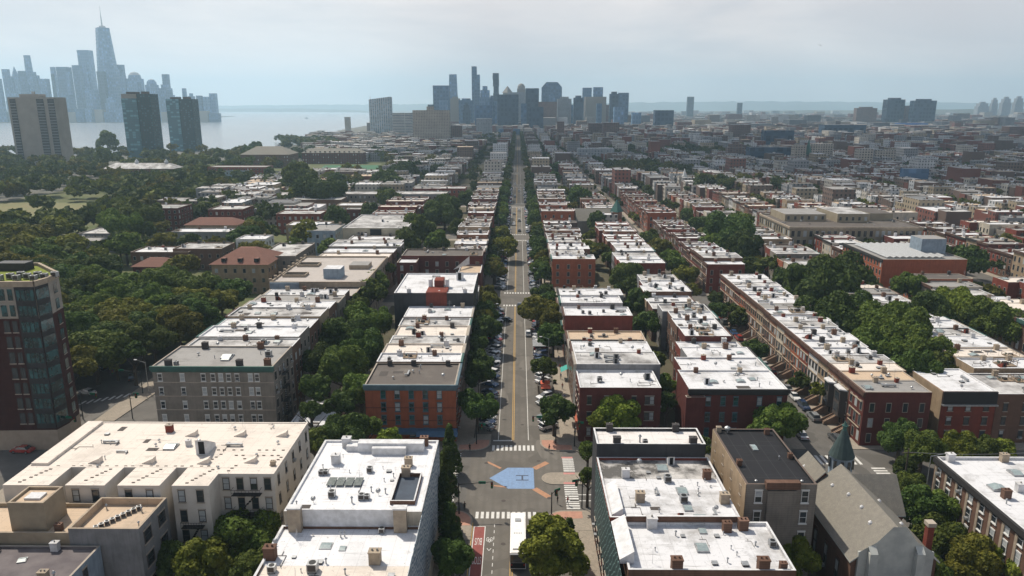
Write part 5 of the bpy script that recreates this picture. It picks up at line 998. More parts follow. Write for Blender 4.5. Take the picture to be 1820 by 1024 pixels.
def tree(x, y, rad, h, tone='mid', label=None, group='trees', name='tree', sq=1.0, rr=R):
    """a tree: trunk with limbs under a crown of leaf clumps; h is the crown's top"""
    dp = depth(x, y, 8); px = rad*1300/dp
    if group == 'park trees' and px < 24 or group.startswith('avenue trees') and y > 640: EXTRA.append((x, y, rad, h)); TREES.append((x, y, rad)); return None
    lod = 0 if px > 33 else (1 if px > 13 else 2)
    root = empty(name, (x, y, 0), label, 'tree', group, rr.uniform(0, 6.28))
    if tone == 'conifer': me = rr.choice(CR['conifer', 0]); zc = h*.52; s = (rad*1.7, rad*1.7, h*.29)
    else: me = rr.choice(CR[tone, lod]); zc = max(rad*.75, h-rad*.85*sq); s = (rad*1.08, rad*1.08, rad*1.08*sq)
    inst(me, 'crown', root, (0, 0, zc), 0, s)
    inst(rr.choice(TRK), 'trunk', root, (0, 0, 0), 0, (h*.75, h*.75, zc+rad*.1)); TREES.append((x, y, rad)); return root
def timg(px, py, rpx, tone, label, group, h=None, zc=8, sq=1.0, name='tree'):
    x, y = at(px, py, zc); rad = rpx*depth(x, y, zc)/1300; tree(x, y, rad, (zc+rad*.8) if h is None else h, tone, label, group, name, sq)
A1 = 'trees behind the crossing corner blocks'
for t in [(425, 955, 62, 'mid', 'big leafy tree between the cream block and white roofed corner block'), (362, 1005, 52, 'bright', 'yellow-green tree at the picture foot below the cream block'), (300, 995, 34, 'dark', 'small dark tree against the tan building side wall'), (455, 1010, 40, 'mid', 'low leafy tree beside the cream roof edge of the corner block'),
          (612, 770, 42, 'dark', 'dark tree behind the white corner block, next to the red brick corner'), (560, 785, 30, 'mid', 'rounded tree behind cream block end wall'), (690, 780, 22, 'bright', 'yellowish small tree before the red brick corner building'), (652, 760, 26, 'mid', 'small tree under the red brick corner building windows')]: timg(*t, group=A1)
for i, (px, py, r_, h) in enumerate([(800, 800, 17, 11), (795, 855, 20, 12), (790, 905, 22, 12), (800, 955, 24, 11), (805, 1010, 36, 10)]):
    x, y = at(px, py+ (28 if i < 4 else 0), 2 if i < 4 else 6); tree(x, y, r_*depth(x, y, 5)/1300, h, 'conifer' if i < 4 else 'dark', f'{"tall dark narrow" if i < 4 else "wide dark"} tree, {ordw(i+1)} along the mural wall from the crossing', 'trees along the mural wall')
A2 = 'street trees at the crossing'
for t in [(985, 975, 60, 'olive', 'big olive tree on the pavement beside the bus'), (1012, 935, 19, 'conifer', 'small pointed dark tree behind the big olive pavement tree'), (848, 722, 36, 'dark', 'dark round street tree at the red brick corner'), (852, 665, 28, 'dark', 'dark street tree one further from the red brick corner'), (985, 728, 32, 'dark', 'dark street tree in front of the deep red corner building'), (966, 653, 22, 'mid', 'small street tree over the orange parasol'),
          (1045, 800, 18, 'mid', 'slim tree between island crosswalk and stained raised roof'), (1045, 845, 16, 'mid', 'slim tree beside the traffic island end'), (1100, 742, 42, 'bright', 'yellow-green tree under the deep red corner building wall'), (1062, 748, 22, 'bright', 'small bright tree at the deep red building corner'), (1240, 790, 22, 'mid', 'tree in the gap beside the tall black roofed building'), (1248, 845, 18, 'mid', 'second tree down the gap beside the black roofed building'),
          (1408, 992, 46, 'bright', 'bright green tree at the foot of the boarded window building'), (1385, 752, 42, 'mid', 'green tree between red corner building and church turret'), (1350, 770, 24, 'mid', 'smaller tree behind the tall black roofed building')]: timg(*t, group=A2, zc=6.5)
A3 = 'trees along the side street by the church'
for i, t in enumerate([(1640, 800, 40, 'mid'), (1618, 870, 34, 'mid'), (1640, 905, 42, 'dark'), (1690, 905, 42, 'mid'), (1672, 960, 46, 'mid'), (1720, 870, 34, 'dark'), (1735, 1000, 50, 'olive'), (1795, 1000, 44, 'bright'), (1650, 1015, 34, 'mid'), (1600, 900, 22, 'mid'), (1700, 800, 36, 'bright'), (1745, 805, 34, 'mid'), (1610, 830, 20, 'dark'), (1780, 800, 26, 'bright'), (1600, 778, 36, 'dark')]):
    timg(*t, f'{TONEW[t[3]]} tree, {ordw(i+1)} in the clump between church roof and corner building', A3, zc=6)
A4 = 'alley trees behind the avenue houses'
for i, t in enumerate([(598, 598, 44, 'dark'), (645, 625, 42, 'dark'), (610, 655, 46, 'mid'), (655, 570, 40, 'mid'), (615, 545, 34, 'mid'), (655, 520, 32, 'mid'), (665, 500, 26, 'mid'), (640, 690, 34, 'mid'), (605, 715, 28, 'dark'), (580, 640, 34, 'dark'), (680, 478, 20, 'mid'), (700, 455, 20, 'mid'), (557, 690, 30, 'dark'), (560, 640, 26, 'dark'), (575, 600, 26, 'mid'), (552, 728, 20, 'dark'), (585, 565, 22, 'mid')]):
    timg(*t, f'{TONEW[t[3]]} tree, {ordw(i+1)} in the alley behind river side avenue houses', A4, zc=10)
for i, t in enumerate([(745, 412, 34, 'mid'), (790, 383, 36, 'dark'), (720, 430, 26, 'mid'), (775, 430, 22, 'mid'), (815, 405, 18, 'mid'), (540, 420, 30, 'olive'), (525, 445, 24, 'mid'), (590, 440, 22, 'mid'), (600, 390, 26, 'dark'), (570, 350, 40, 'dark'), (530, 330, 34, 'mid'), (600, 330, 24, 'dark'), (690, 330, 30, 'dark'), (720, 310, 26, 'dark'), (690, 355, 24, 'mid'), (830, 355, 18, 'dark'), (790, 360, 20, 'dark'), (660, 375, 20, 'dark')]):
    timg(*t, f'{TONEW[t[3]]} tree, {ordw(i+1)} in the yards behind the second river side block', 'yard trees of the second river side block', zc=9)
A5 = 'yard trees behind the inland avenue houses'
for i, t in enumerate([(1115, 497, 34, 'mid'), (1138, 540, 28, 'dark'), (1148, 575, 28, 'dark'), (1160, 640, 22, 'mid'), (1178, 680, 22, 'mid'), (1185, 715, 20, 'dark'), (1130, 505, 20, 'dark'), (1028, 360, 28, 'dark'), (1060, 395, 20, 'dark'), (1040, 440, 18, 'bright'), (1085, 460, 16, 'mid'), (990, 300, 16, 'dark'), (985, 318, 14, 'dark')]):
    timg(*t, f'{TONEW[t[3]]} yard tree, {ordw(i+1)} behind the inland avenue houses', A5, zc=8)
A6 = 'yard trees behind the stoop row'
for i, t in enumerate([(1455, 520, 50, 'dark'), (1500, 510, 46, 'dark'), (1475, 570, 42, 'dark'), (1520, 560, 34, 'dark'), (1470, 500, 34, 'mid'), (1290, 425, 36, 'dark'), (1325, 445, 26, 'dark'), (1265, 440, 22, 'mid'), (1310, 405, 24, 'mid'), (1562, 580, 40, 'mid'), (1600, 600, 44, 'mid'), (1640, 565, 40, 'dark'), (1560, 620, 34, 'mid'), (1648, 630, 40, 'mid'), (1630, 668, 36, 'dark'), (1675, 650, 24, 'mid'), (1395, 500, 22, 'dark'), (1420, 515, 20, 'mid'), (1715, 550, 30, 'bright'), (1750, 565, 30, 'mid'), (1790, 580, 32, 'mid'), (1690, 540, 26, 'bright'), (1660, 460, 26, 'dark'), (1720, 462, 24, 'dark'), (1620, 510, 22, 'mid')]):
    timg(t[0], t[1]-4, t[2]*1.28, t[3], f'{TONEW[t[3]]} tree, {ordw(i+1)} of the yards behind the stoop row', A6, zc=10, sq=1.15)
A7 = 'trees lining the stoop street'
for i, t in enumerate([(1345, 625, 26, 'dark'), (1275, 552, 18, 'dark'), (1222, 490, 24, 'olive'), (1195, 465, 26, 'mid'), (1170, 442, 24, 'olive'), (1228, 515, 16, 'olive'), (1245, 402, 22, 'dark'), (1225, 385, 20, 'dark'), (1150, 425, 18, 'mid')]):
    timg(*t, f'{TONEW[t[3]]} street tree, {ordw(i+1)} along the stoop street away from the church', A7, zc=6)
# avenue trees in order away from the crossing
for side, x0, nm in ((-1, -10.9, 'river side'), (1, 10.6, 'inland side')):
    r = random.Random(5+side); y = 186 if side < 0 else 205; i = 0
    while y < 900:
        if not any(a-2 < y < b+2 for a, b in CROSS) and y < 930:
            i += 1; rad = r.uniform(3.3, 4.9) if y < 420 else r.uniform(3.4, 4.8); t = r.choice(['dark', 'mid', 'olive', 'dark'] if y < 420 else ['dark', 'dark', 'mid'])
            tree(x0+r.uniform(-1, .8), y, rad, rad*2+r.uniform(1, 2.4), t, f'{TONEW[t]} avenue tree, {ordw(i)} from the crossing on the {nm}', f'avenue trees, {nm}', rr=r)
        y += r.uniform(9, 15) if y < 420 else r.uniform(8, 11)
for i, (px, py, r_) in enumerate([(895, 440, 24), (880, 478, 19), (893, 420, 20), (955, 548, 30), (965, 522, 20)]):
    timg(px, py, r_, 'olive' if i != 4 else 'dark', f'spreading {"olive" if i != 4 else "dark"} avenue tree, {ordw(i+1)} of the five widest over the roadway', 'widest avenue trees', zc=7)
for i, (px, py, r_, t) in enumerate([(160, 560, 46, 'mid'), (215, 585, 40, 'olive'), (140, 610, 36, 'dark'), (190, 610, 34, 'dark'), (250, 600, 36, 'mid'), (290, 570, 34, 'olive'), (270, 535, 34, 'mid'), (330, 545, 30, 'dark'), (235, 628, 22, 'dark'), (130, 570, 30, 'mid'), (350, 520, 30, 'mid')]):
    timg(px, py, r_, t, f'{TONEW[t]} tree, {ordw(i+1)} of the close group between brick tower and grey corner block', 'trees beside the brick tower', zc=9, sq=.9)
# park trees
r = random.Random(12); prow = 0
y = 172.
while y < 400:
    prow += 1; k = 0; x = -100+r.uniform(-3, 3) if y > 185 else -112
    while x > -.74*y-30 and x > -300:
        clear = any(abs(x-at(px, py, z)[0]) < w/2+7 and -24 < y-at(px, py, z)[1] < d+5 for px, py, z, w, d, *_ in LEFTB if py > 360)
        if inview(x, y, 20) and not clear:
            k += 1; rad = r.uniform(5, 8.2); t = r.choice(['mid', 'olive', 'mid', 'dark', 'olive']); tree(x, y, rad, rad*1.25+r.uniform(3.5, 6.5), t, f'{TONEW[t]} park tree, {ordw(k)} from the street, park row {ordw(prow)} beyond the tower', 'park trees', sq=.85, rr=r)
        x -= r.uniform(10, 14)
    y += r.uniform(10, 14)
for i, (px, py, r_, t) in enumerate([(205, 640, 22, 'olive'), (190, 250, 18, 'mid'), (185, 275, 14, 'mid'), (250, 385, 40, 'mid'), (215, 400, 36, 'mid'), (455, 262, 14, 'dark'), (440, 270, 12, 'dark')]):
    timg(px, py, r_, t, ['small olive tree by the river street lamp', 'round tree outlined against the river between the towers', 'tree just under the one outlined against the river', 'large tree over the small white roofed house', 'second large tree by the small white roofed house', 'dark tree by the pitched gymnasium roof', 'small dark tree on the river bank by the gymnasium'][i], 'single trees', zc=(6, 22, 18, 12, 12, 12, 12)[i])
print('trees', len(TREES))

# ------------------------------------------------------------------ far wood, far houses
def tree_mass(name, spots, tone='dark'):
    r = np.random.RandomState(4); base = [crown_mesh(50+i, 170, .27, 14) for i in range(4)]; vs_ = []
    for x, y, rad, h in spots:
        v = base[r.randint(4)]*np.array([rad, rad, rad*.9]); a = r.uniform(0, 6.28); c, s = math.cos(a), math.sin(a)
        v = np.stack([v[:, 0]*c-v[:, 1]*s+x, v[:, 0]*s+v[:, 1]*c+y, v[:, 2]+h-rad*.8], axis=1); vs_.append(v)
    v = np.concatenate(vs_); me = np_mesh(name, v, [LEAF['dark'], LEAF['mid'], LEAF['olive'], LEAF['bright']])
    mi = np.repeat(r.choice(4, len(vs_), p=[.36, .34, .22, .08]), [len(q)//4 for q in vs_]).astype(np.int32); me.polygons.foreach_set('material_index', mi)
    o = bpy.data.objects.new(name, me); COL.objects.link(o); return tag(o, 'far off wood and yard trees reading as one mass beyond the near blocks', 'trees', kind='stuff')
spots = list(EXTRA); r = random.Random(33)
def free(x, y, m=2): return not any(a-m < x < c+m and y0-m < y < y1+m for a, c, y0, y1 in DONE)
LB = [(at(px, py, z), w, d) for px, py, z, w, d, *_ in LEFTB]
def off_l(x, y, m=7): return not any(bx-w/2-m < x < bx+w/2+m and by-32 < y < by+d+m for (bx, by), w, d in LB)
for i in range(1500):                                     # river side hill and campus
    y = 400+760*r.random()**1.1; x = -95-r.random()*(.74*y-70)
    if inview(x, y, 10) and off_l(x, y) and not (-262 < x < -148 and 745 < y < 945) and not (-372 < x < -262 and 415 < y < 470) and not (-425 < x < -285 and 475 < y < 565) and y < 1200-.12*abs(x+500) and (y < 620 or r.random() < .62) and (x < -240 or r.random() < .33): spots.append((x, y, r.uniform(5.5, 10), r.uniform(11, 18)))
for i in range(16):                                       # yards and street trees on the grid
    x0 = COLS[i][0] if i < len(COLS) else 0; x1 = COLS[i][1]
    for j in range(14):
        y0, y1 = CROSS[j][1] if j else 149, CROSS[min(j+1, 15)][0]
        if not inview((x0+x1)/2, (y0+y1)/2, 500): continue
        dens = r.choice((.6, 1.2, 1.7, .9)) if i > 0 else .6
        for k in range(int((y1-y0)/11*dens)):
            x, y = (x0+x1)/2+r.uniform(-5, 5), r.uniform(y0+4, y1-4)
            if y > 175 or i > 2:
                if not any(math.hypot(x-a, y-b) < c+2.5 for a, b, c in TREES): spots.append((x, y, r.uniform(3, 5.6), r.uniform(8, 13)))
        if i > 0 or True:
            for xs_ in (x1+3.4, x1+13.2):
                for k in range(int((y1-y0)/13*r.uniform(.3, 1))):
                    y = r.uniform(y0, y1)
                    if xs_ < 70 and y < 420: continue
                    if not any(math.hypot(xs_-a, y-b) < c+2 for a, b, c in TREES) and free(xs_, y, 1): spots.append((xs_, y, r.uniform(2.4, 3.8), r.uniform(6, 9)))
for y in np.arange(930, 2000, 10.): spots += [(-10+r.uniform(-1, 1), y, 4.4, 10), (9.5+r.uniform(-1, 1), y, 4.4, 10)]
for i in range(500): y = r.uniform(560, 1900); x = r.uniform(-60-.10*y, -14); spots.append((x, y, r.uniform(3, 5), r.uniform(8, 12)))
for px0, px1, py, n in ((495, 600, 252, 60), (1080, 1330, 265, 90), (1075, 1250, 300, 60), (1240, 1400, 330, 40), (1700, 1820, 212, 60)):
    for i in range(n): x, y = at(r.uniform(px0, px1), py+r.uniform(-6, 6), 8); spots.append((x, y, r.uniform(7, 11) if y > 900 else r.uniform(4, 7), r.uniform(13, 18)))
tree_mass('far_wood', [s for s in spots if inview(s[0], s[1], 20)])
FW = [facade('facade_'+n, c, g_, 3, 3.1, .42, .5, roof=rf) for n, c, g_, rf in (('brick', (.20, .07, .05), (.03, .03, .035), (.5, .5, .5)), ('brown', (.15, .10, .08), (.03, .03, .03), (.42, .41, .40)), ('tan', (.36, .29, .2), (.05, .05, .05), (.55, .54, .52)), ('cream', (.5, .46, .4), (.06, .06, .07), (.6, .6, .6)), ('grey', (.26, .26, .27), (.03, .04, .05), (.3, .3, .3)), ('slate', (.12, .13, .15), (.03, .03, .04), (.16, .16, .17)), ('pale', (.6, .6, .6), (.08, .09, .1), (.7, .7, .7)))]
b = MB(); r = random.Random(9); cnt = 0
fm = [M('far_brick', (.20, .07, .05), (.13, .05, .04), .02), M('far_brown', (.15, .10, .08), (.10, .07, .06), .02), FW[0], FW[1], FW[2], FW[3], FW[4], FW[6]]
rt = [ROOFS['white'], ROOFS['dusty white'], ROOFS['grey'], ROOFS['brown'], M('far_roof_slate', (.12, .12, .125), (.2, .2, .2), .03), ROOFS['tan']]
def far_house(x0, x1, y0, y1, h):
    global cnt; cnt += 1; near = y0 < 900
    b.box(x0, x1, y0, y1, 0, h, r.choice(fm), r.choices(rt, (3, 3.2, 2.2, 1, 1.6, 1) if y0 < 800 else (1.6, 3, 3, 1.2, 2.2, 1))[0])
    if y0 < 1500:
        for k in range(r.randint(2, 4) if near else 1):
            u, v, s_ = r.uniform(x0+.5, x1-1.8), r.uniform(y0+.4, y1-1.4), r.uniform(.7, 1.5); b.box(u, u+s_, v, v+s_, h, h+r.uniform(.5, 1.9), r.choice((m_darkframe, m_metal, m_chim[1], m_chim[2], m_white)))
        if near: b.box(x0, x1, y1-.3, y1, h, h+.4, m_stone)
ROWX = [(-33, -14, 3), (13.6, 33, 3), (42, 59, 3), (-80, -58, 3)]+[q for i in range(15) for q in ((COLS[1+i][0], COLS[1+i][0]+17, 3 if i < 1 else 3), (COLS[1+i][1]-17, COLS[1+i][1], 3))]
yrows = [(149, 264), (282, 401)]+[(CROSS[i][1], CROSS[i+1][0]) for i in range(2, 15)]
for x0, x1, _ in ROWX:
    for (ya, yb) in yrows:
        y = ya
        hb = 11.5+r.uniform(-2, 2)
        if x0 < -50 and ya < 430: continue
        while y < yb-4:
            w = r.uniform(6, 9) if ya < 1000 else r.uniform(9, 20)
            if r.random() < .07: w *= 2.6
            w = min(w, yb-y)
            if inview((x0+x1)/2, y+w/2, 30, 12) and free((x0+x1)/2, y+w/2, 0) and not (126 < (x0+x1)/2 < 200 and 280 < y < 401) and r.random() > .05 and not (x0 < -50 and y > 1400):
                hh = hb+r.uniform(-1.6, 1.6); 
                if w > 14: hh += r.uniform(0, 12)
                far_house(x0+r.uniform(-1, 3), x1-r.uniform(-1, 3), y+.02, y+w-.02, max(5, hh))
            y += w
def free_left(x, y): return y < 470 and x > -86 or any(a-8 < x < c+8 and y0-16 < y < y1+8 for a, c, y0, y1 in BLDS)
for i in range(1500):                                     # slope above the river, then the docks
    y = 430+1500*r.random(); x = -88-r.random()*.33*y
    if x < -.285*y and y > 900 or (y < 900 and x < -235) or free_left(x, y): continue
    if not off_l(x, y, 14) or (-270 < x < -140 and 735 < y < 950): continue
    w, d = r.uniform(9, 22), r.uniform(9, 20); far_house(x-w/2, x+w/2, y, y+d, r.uniform(8, 14))
k = 0
while k < 5200:                                           # the low city spreading to the hills
    y = 2200+5600*r.random()**1.5; x = r.uniform(-.2 if y < 3000 else -.16, .8)*y; k += 1
    if x < -430 and y < 3200 or not inview(x, y, 20): continue
    if x < 0 and y > 2400 and x < -.155*y: continue
    s_ = r.uniform(14, 46)*(1+y/9000); h = r.choice((8, 10, 12, 14, 18))*(1 if r.random() > .06 else 2.2)
    b.box(x-s_/2, x+s_/2, y, y+s_*r.uniform(.6, 1.2), 0, h, r.choice(fm[:4]+FW), r.choices(rt, (1, 2, 3, 1.5, 3, 1))[0])
for k in range(1500):                                     # behind the inland blocks, a looser grid
    y = 560+1700*r.random(); x = 1180+r.random()*(.78*y)
    if not inview(x, y, 20): continue
    s_ = r.uniform(12, 30); b.box(x-s_/2, x+s_/2, y, y+s_, 0, r.uniform(9, 18), r.choice(fm), r.choice(rt))
ob = b.build('far_houses'); tag(ob, 'mass of low flat roofed houses and works filling the city out to the hills', 'houses', kind='stuff'); print('far houses', cnt)

# ------------------------------------------------------------------ towers and skylines
TF = {'blue': facade('tower_blue_glass', (.07, .15, .27), (.04, .10, .19), 11, 13, .6, .5, roof=(.2, .22, .24)), 'dark': facade('tower_dark_glass', (.025, .065, .12), (.012, .035, .07), 12, 14, .6, .6, roof=(.12, .13, .14)),
      'stone': facade('tower_stone', (.19, .22, .26), (.08, .09, .10), 5, 3.6, .45, .5), 'brown': facade('tower_brown', (.18, .11, .09), (.05, .05, .055), 4, 3.3, .45, .5), 'pale': facade('tower_pale', (.33, .355, .38), (.12, .14, .16), 4, 3.4, .5, .5),
      'tan': facade('tower_tan_slab', (.42, .37, .31), (.07, .07, .075), 3.2, 2.9, .5, .5, roof=(.4, .38, .34)), 'steel': facade('tower_steel_glass', (.14, .25, .40), (.09, .18, .31), 10, 15, .55, .6, roof=(.3, .32, .34))}
TW = {'blue': 'blue glass', 'dark': 'dark glass', 'stone': 'grey stone', 'brown': 'brown', 'pale': 'pale', 'tan': 'tan', 'steel': 'steel blue'}
def tower(pl, prr, pt, D, mt, style='flat', name='skyscraper', label=None, group=None, dfac=.8, base=0):
    xl, xr = (ray(pl, pt)[0]/ray(pl, pt)[1]*D, ray(prr, pt)[0]/ray(prr, pt)[1]*D); h = zat(D, (pl+prr)/2, pt); w = xr-xl; sl_ = abs((xl+xr)/2)/D; w2 = w/(1+dfac*sl_); xl, xr = (xl, xl+w2) if xl < 0 else (xr-w2, xr); w = w2; d = w*dfac; m = TF[mt] if isinstance(mt, str) else mt; xm = (xl+xr)/2
    b = MB(); X0, X1, Y0, Y1 = xl, xr, D, D+d
    if style in ('flat', 'cap', 'crownbox'):
        b.box(X0, X1, Y0, Y1, base, h if style == 'flat' else h*.94, m)
        if style != 'flat': q = .2 if style == 'cap' else .32; b.box(X0+w*q, X1-w*q, Y0+d*.2, Y1-d*.2, h*.94, h, m)
    elif style == 'step': b.box(X0, X1, Y0, Y1, base, h*.72, m); b.box(X0+w*.12, X1-w*.12, Y0+2, Y1-2, h*.72, h*.9, m); b.box(X0+w*.3, X1-w*.3, Y0+d*.25, Y1-d*.25, h*.9, h, m)
    elif style == 'half': b.box(X0, xm+w*.12, Y0, Y1, base, h, m); b.box(xm+w*.12, X1, Y0+.5, Y1-.5, base, h*.86, m)
    elif style in ('pyr', 'dome', 'chamfer'):
        q = {'pyr': .82, 'dome': .86, 'chamfer': .88}[style]; b.box(X0, X1, Y0, Y1, base, h*q, m)
        if style == 'pyr': b.cyl(xm, (Y0+Y1)/2, h*q, h, w*.62, w*.03, m, 4)
        elif style == 'dome':
            for a0, a1 in ((0, .5), (.5, .85), (.85, 1)): b.cyl(xm, (Y0+Y1)/2, h*q+h*(1-q)*a0, h*q+h*(1-q)*a1, w*.48*math.sqrt(1-a0*a0), w*.48*math.sqrt(max(0, 1-a1*a1))+.5, m, 14)
        else: b.face([(X0, Y0, h*q), (X0+w*.22, Y0, h), (X1-w*.22, Y0, h), (X1, Y0, h*q)][::-1], m); b.face([(X0, Y1, h*q), (X0+w*.22, Y1, h), (X1-w*.22, Y1, h), (X1, Y1, h*q)], m); b.face([(X0, Y0, h*q), (X0, Y1, h*q), (X0+w*.22, Y1, h), (X0+w*.22, Y0, h)], m); b.face([(X1, Y1, h*q), (X1, Y0, h*q), (X1-w*.22, Y0, h), (X1-w*.22, Y1, h)], m); b.face([(X0+w*.22, Y0, h), (X1-w*.22, Y0, h), (X1-w*.22, Y1, h), (X0+w*.22, Y1, h)], m)
    elif style == 'taper':
        n = len(b.v); t = .16*w; b.v += [(X0, Y0, base), (X1, Y0, base), (X1, Y1, base), (X0, Y1, base), (X0+t, Y0+t, h), (X1-t, Y0+t, h), (X1-t, Y1-t, h), (X0+t, Y1-t, h)]; k = b.mi(m)
        for q in ((0,1,5,4), (1,2,6,5), (2,3,7,6), (3,0,4,7), (4,5,6,7)): b.f.append(tuple(n+i for i in q)); b.m.append(k)
    elif style == 'slant': b.box(X0, X1, Y0, Y1, base, h*.93, m, skip='t'); b.face([(X0, Y0, h*.93), (X1, Y0, h*.93), (X1, Y0, h)], m); b.face([(X1, Y1, h*.93), (X0, Y1, h*.93), (X1, Y1, h)], m); b.face([(X0, Y0, h*.93), (X1, Y0, h), (X1, Y1, h), (X0, Y1, h*.93)], m); b.face([(X1, Y0, h*.93), (X1, Y1, h*.93), (X1, Y1, h), (X1, Y0, h)], m)
    elif style == 'twist':
        for i in range(8):
            z0, z1 = h*i/8, h*(i+1)/8; e = (.0, .08, .02, .1, .03, .09, .0, -.04)[i]*w; b.box(X0+e, X1-abs(e)*.6, Y0, Y1, z0, z1, m)
    o = (xm, D+d/2, 0); ob = b.build(name, None, o); return tag(ob, label, 'tower' if name != 'hill' else None, group), o, (X0, X1, Y0, Y1, h)
JC = [(769, 800, 152, 2700, 'blue', 'flat'), (795, 815, 132, 3300, 'steel', 'taper'), (815, 842, 175, 2650, 'blue', 'cap'), (838, 853, 118, 3150, 'blue', 'half'), (851, 873, 153, 2900, 'steel', 'step'), (876, 887, 130, 3000, 'dark', 'twist'),
      (884, 922, 168, 2350, 'dark', 'flat'), (894, 910, 153, 3400, 'stone', 'pyr'), (919, 934, 148, 3300, 'stone', 'dome'), (903, 937, 164, 3100, 'pale', 'flat'), (934, 958, 157, 2400, 'dark', 'flat'), (962, 999, 146, 3200, 'blue', 'chamfer'),
      (956, 990, 181, 2380, 'brown', 'flat'), (990, 1016, 172, 2480, 'pale', 'cap'), (1019, 1037, 170, 2420, 'dark', 'cap'), (1035, 1052, 156, 3000, 'steel', 'flat'), (1054, 1072, 155, 3050, 'steel', 'flat'), (1038, 1078, 172, 2750, 'stone', 'flat'),
      (1083, 1100, 163, 2650, 'dark', 'cap'), (1098, 1118, 165, 2750, 'blue', 'flat'), (844, 876, 187, 2250, 'blue', 'flat'), (862, 884, 180, 2500, 'steel', 'flat'), (1000, 1022, 186, 2600, 'blue', 'flat'), (800, 818, 172, 2900, 'stone', 'cap'), (1072, 1086, 186, 2900, 'brown', 'flat'), (940, 966, 190, 2200, 'dark', 'flat'), (780, 796, 178, 2500, 'steel', 'flat'), (822, 836, 182, 2500, 'dark', 'step'), (868, 880, 170, 2450, 'blue', 'step'), (912, 920, 176, 2700, 'steel', 'flat'), (926, 936, 184, 2300, 'blue', 'flat'), (976, 986, 168, 2600, 'steel', 'flat'), (1006, 1014, 178, 2750, 'steel', 'flat'), (1030, 1038, 180, 2550, 'pale', 'flat'), (1060, 1070, 184, 2450, 'blue', 'flat'), (1090, 1110, 190, 2350, 'steel', 'flat'), (760, 772, 186, 2650, 'dark', 'flat'), (1122, 1140, 200, 2500, 'steel', 'flat')]
order = sorted(JC, key=lambda t: t[0]+t[1])
SHAPE = {'flat': 'flat topped', 'taper': 'tapering', 'cap': 'capped', 'half': 'two stepped', 'step': 'stepped', 'twist': 'slender jogging', 'pyr': 'pyramid topped', 'dome': 'domed', 'chamfer': 'chamfered', 'slant': 'slant roofed', 'crownbox': 'crowned'}
for t in JC: tower(*t, label=f'{SHAPE[t[5]]} {TW[t[4]]} tower, {ordw(order.index(t)+1)} from the river in the skyline down the avenue', group='downtown towers beyond the avenue')
MH = [(-30, -6, 122, 3900, 'blue', 'flat'), (2, 17, 123, 3800, 'steel', 'flat'), (16, 33, 118, 3950, 'steel', 'pyr'), (31, 46, 126, 3800, 'blue', 'flat'), (38, 57, 98, 3900, 'steel', 'taper'), (56, 67, 128, 3800, 'blue', 'step'), (69, 88, 140, 3700, 'steel', 'flat'), (86, 101, 119, 3950, 'steel', 'taper'), (99, 127, 119, 3850, 'blue', 'flat'), (127, 146, 116, 3800, 'blue', 'flat'), (136, 165, 89, 3950, 'steel', 'flat'),
      (171, 188, 127, 3650, 'dark', 'flat'), (190, 212, 123, 3700, 'steel', 'flat'), (207, 221, 115, 3900, 'blue', 'flat'), (222, 254, 127, 3700, 'steel', 'dome'), (256, 281, 140, 3700, 'steel', 'dome'), (287, 301, 132, 3800, 'blue', 'flat'), (276, 309, 150, 3750, 'steel', 'step'), (321, 333, 157, 3800, 'steel', 'taper'), (331, 348, 166, 3700, 'steel', 'step'), (348, 360, 170, 3700, 'blue', 'flat'), (360, 372, 172, 3700, 'steel', 'flat'), (371, 386, 166, 3750, 'steel', 'flat'),
      (150, 176, 160, 3600, 'steel', 'flat'), (60, 84, 165, 3580, 'steel', 'flat'), (104, 130, 168, 3560, 'blue', 'flat'), (8, 40, 165, 3580, 'steel', 'step'), (230, 262, 165, 3600, 'blue', 'flat'), (185, 210, 170, 3550, 'steel', 'step'), (-14, 3, 140, 3700, 'steel', 'flat'), (18, 24, 138, 3650, 'blue', 'flat'), (62, 70, 134, 3850, 'steel', 'flat'), (90, 96, 132, 3700, 'dark', 'flat'), (116, 124, 128, 3650, 'steel', 'flat'), (148, 156, 110, 3700, 'steel', 'step'), (196, 202, 116, 3800, 'blue', 'flat'), (214, 224, 135, 3700, 'steel', 'flat'), (243, 250, 146, 3600, 'blue', 'flat'), (262, 268, 152, 3600, 'steel', 'flat'), (294, 306, 160, 3650, 'blue', 'flat'), (312, 322, 172, 3700, 'blue', 'flat'), (340, 346, 176, 3650, 'steel', 'flat'), (44, 52, 150, 3600, 'blue', 'flat')]
order = sorted(MH, key=lambda t: t[0]+t[1])
for t in MH: tower(*t, label=f'{SHAPE[t[5]]} {TW[t[4]]} tower, {ordw(order.index(t)+1)} along the far shore skyline towards open water', group='towers of the far shore', base=2)
# the tall spired tower
D = 3800; xl = ray(166, 120)[0]/ray(166, 120)[1]*D; xr = ray(198, 120)[0]/ray(198, 120)[1]*D; xm = (xl+xr)/2; hw = (xr-xl)/2; ht = zat(D, 180, 48); hs = zat(D, 171, 9)
o = (xm, D+hw, 0); root = empty('skyscraper', o, 'tallest tapering glass tower with mast on the far shore', 'tower')
b = MB(); n = 8; lo = [(xm+hw*math.sqrt(2)*math.cos(P/4+P/2*i), D+hw+hw*math.sqrt(2)*math.sin(P/4+P/2*i)) for i in range(4)]; hi = [(xm+hw*.78*math.cos(P/2*(i+1)), D+hw+hw*.78*math.sin(P/2*(i+1))) for i in range(4)]
b.box(xl, xr, D, D+2*hw, 0, 58, TF['steel'], skip='t')
for i in range(4):
    b.face([(*lo[i], 58), (*lo[(i+1) % 4], 58), (*hi[i], ht)], TF['steel']); b.face([(*lo[(i+1) % 4], 58), (*hi[(i+1) % 4], ht), (*hi[i], ht)], TF['steel'])
b.face([(*p, ht) for p in hi], TF['steel']); b.build('body', root, o)
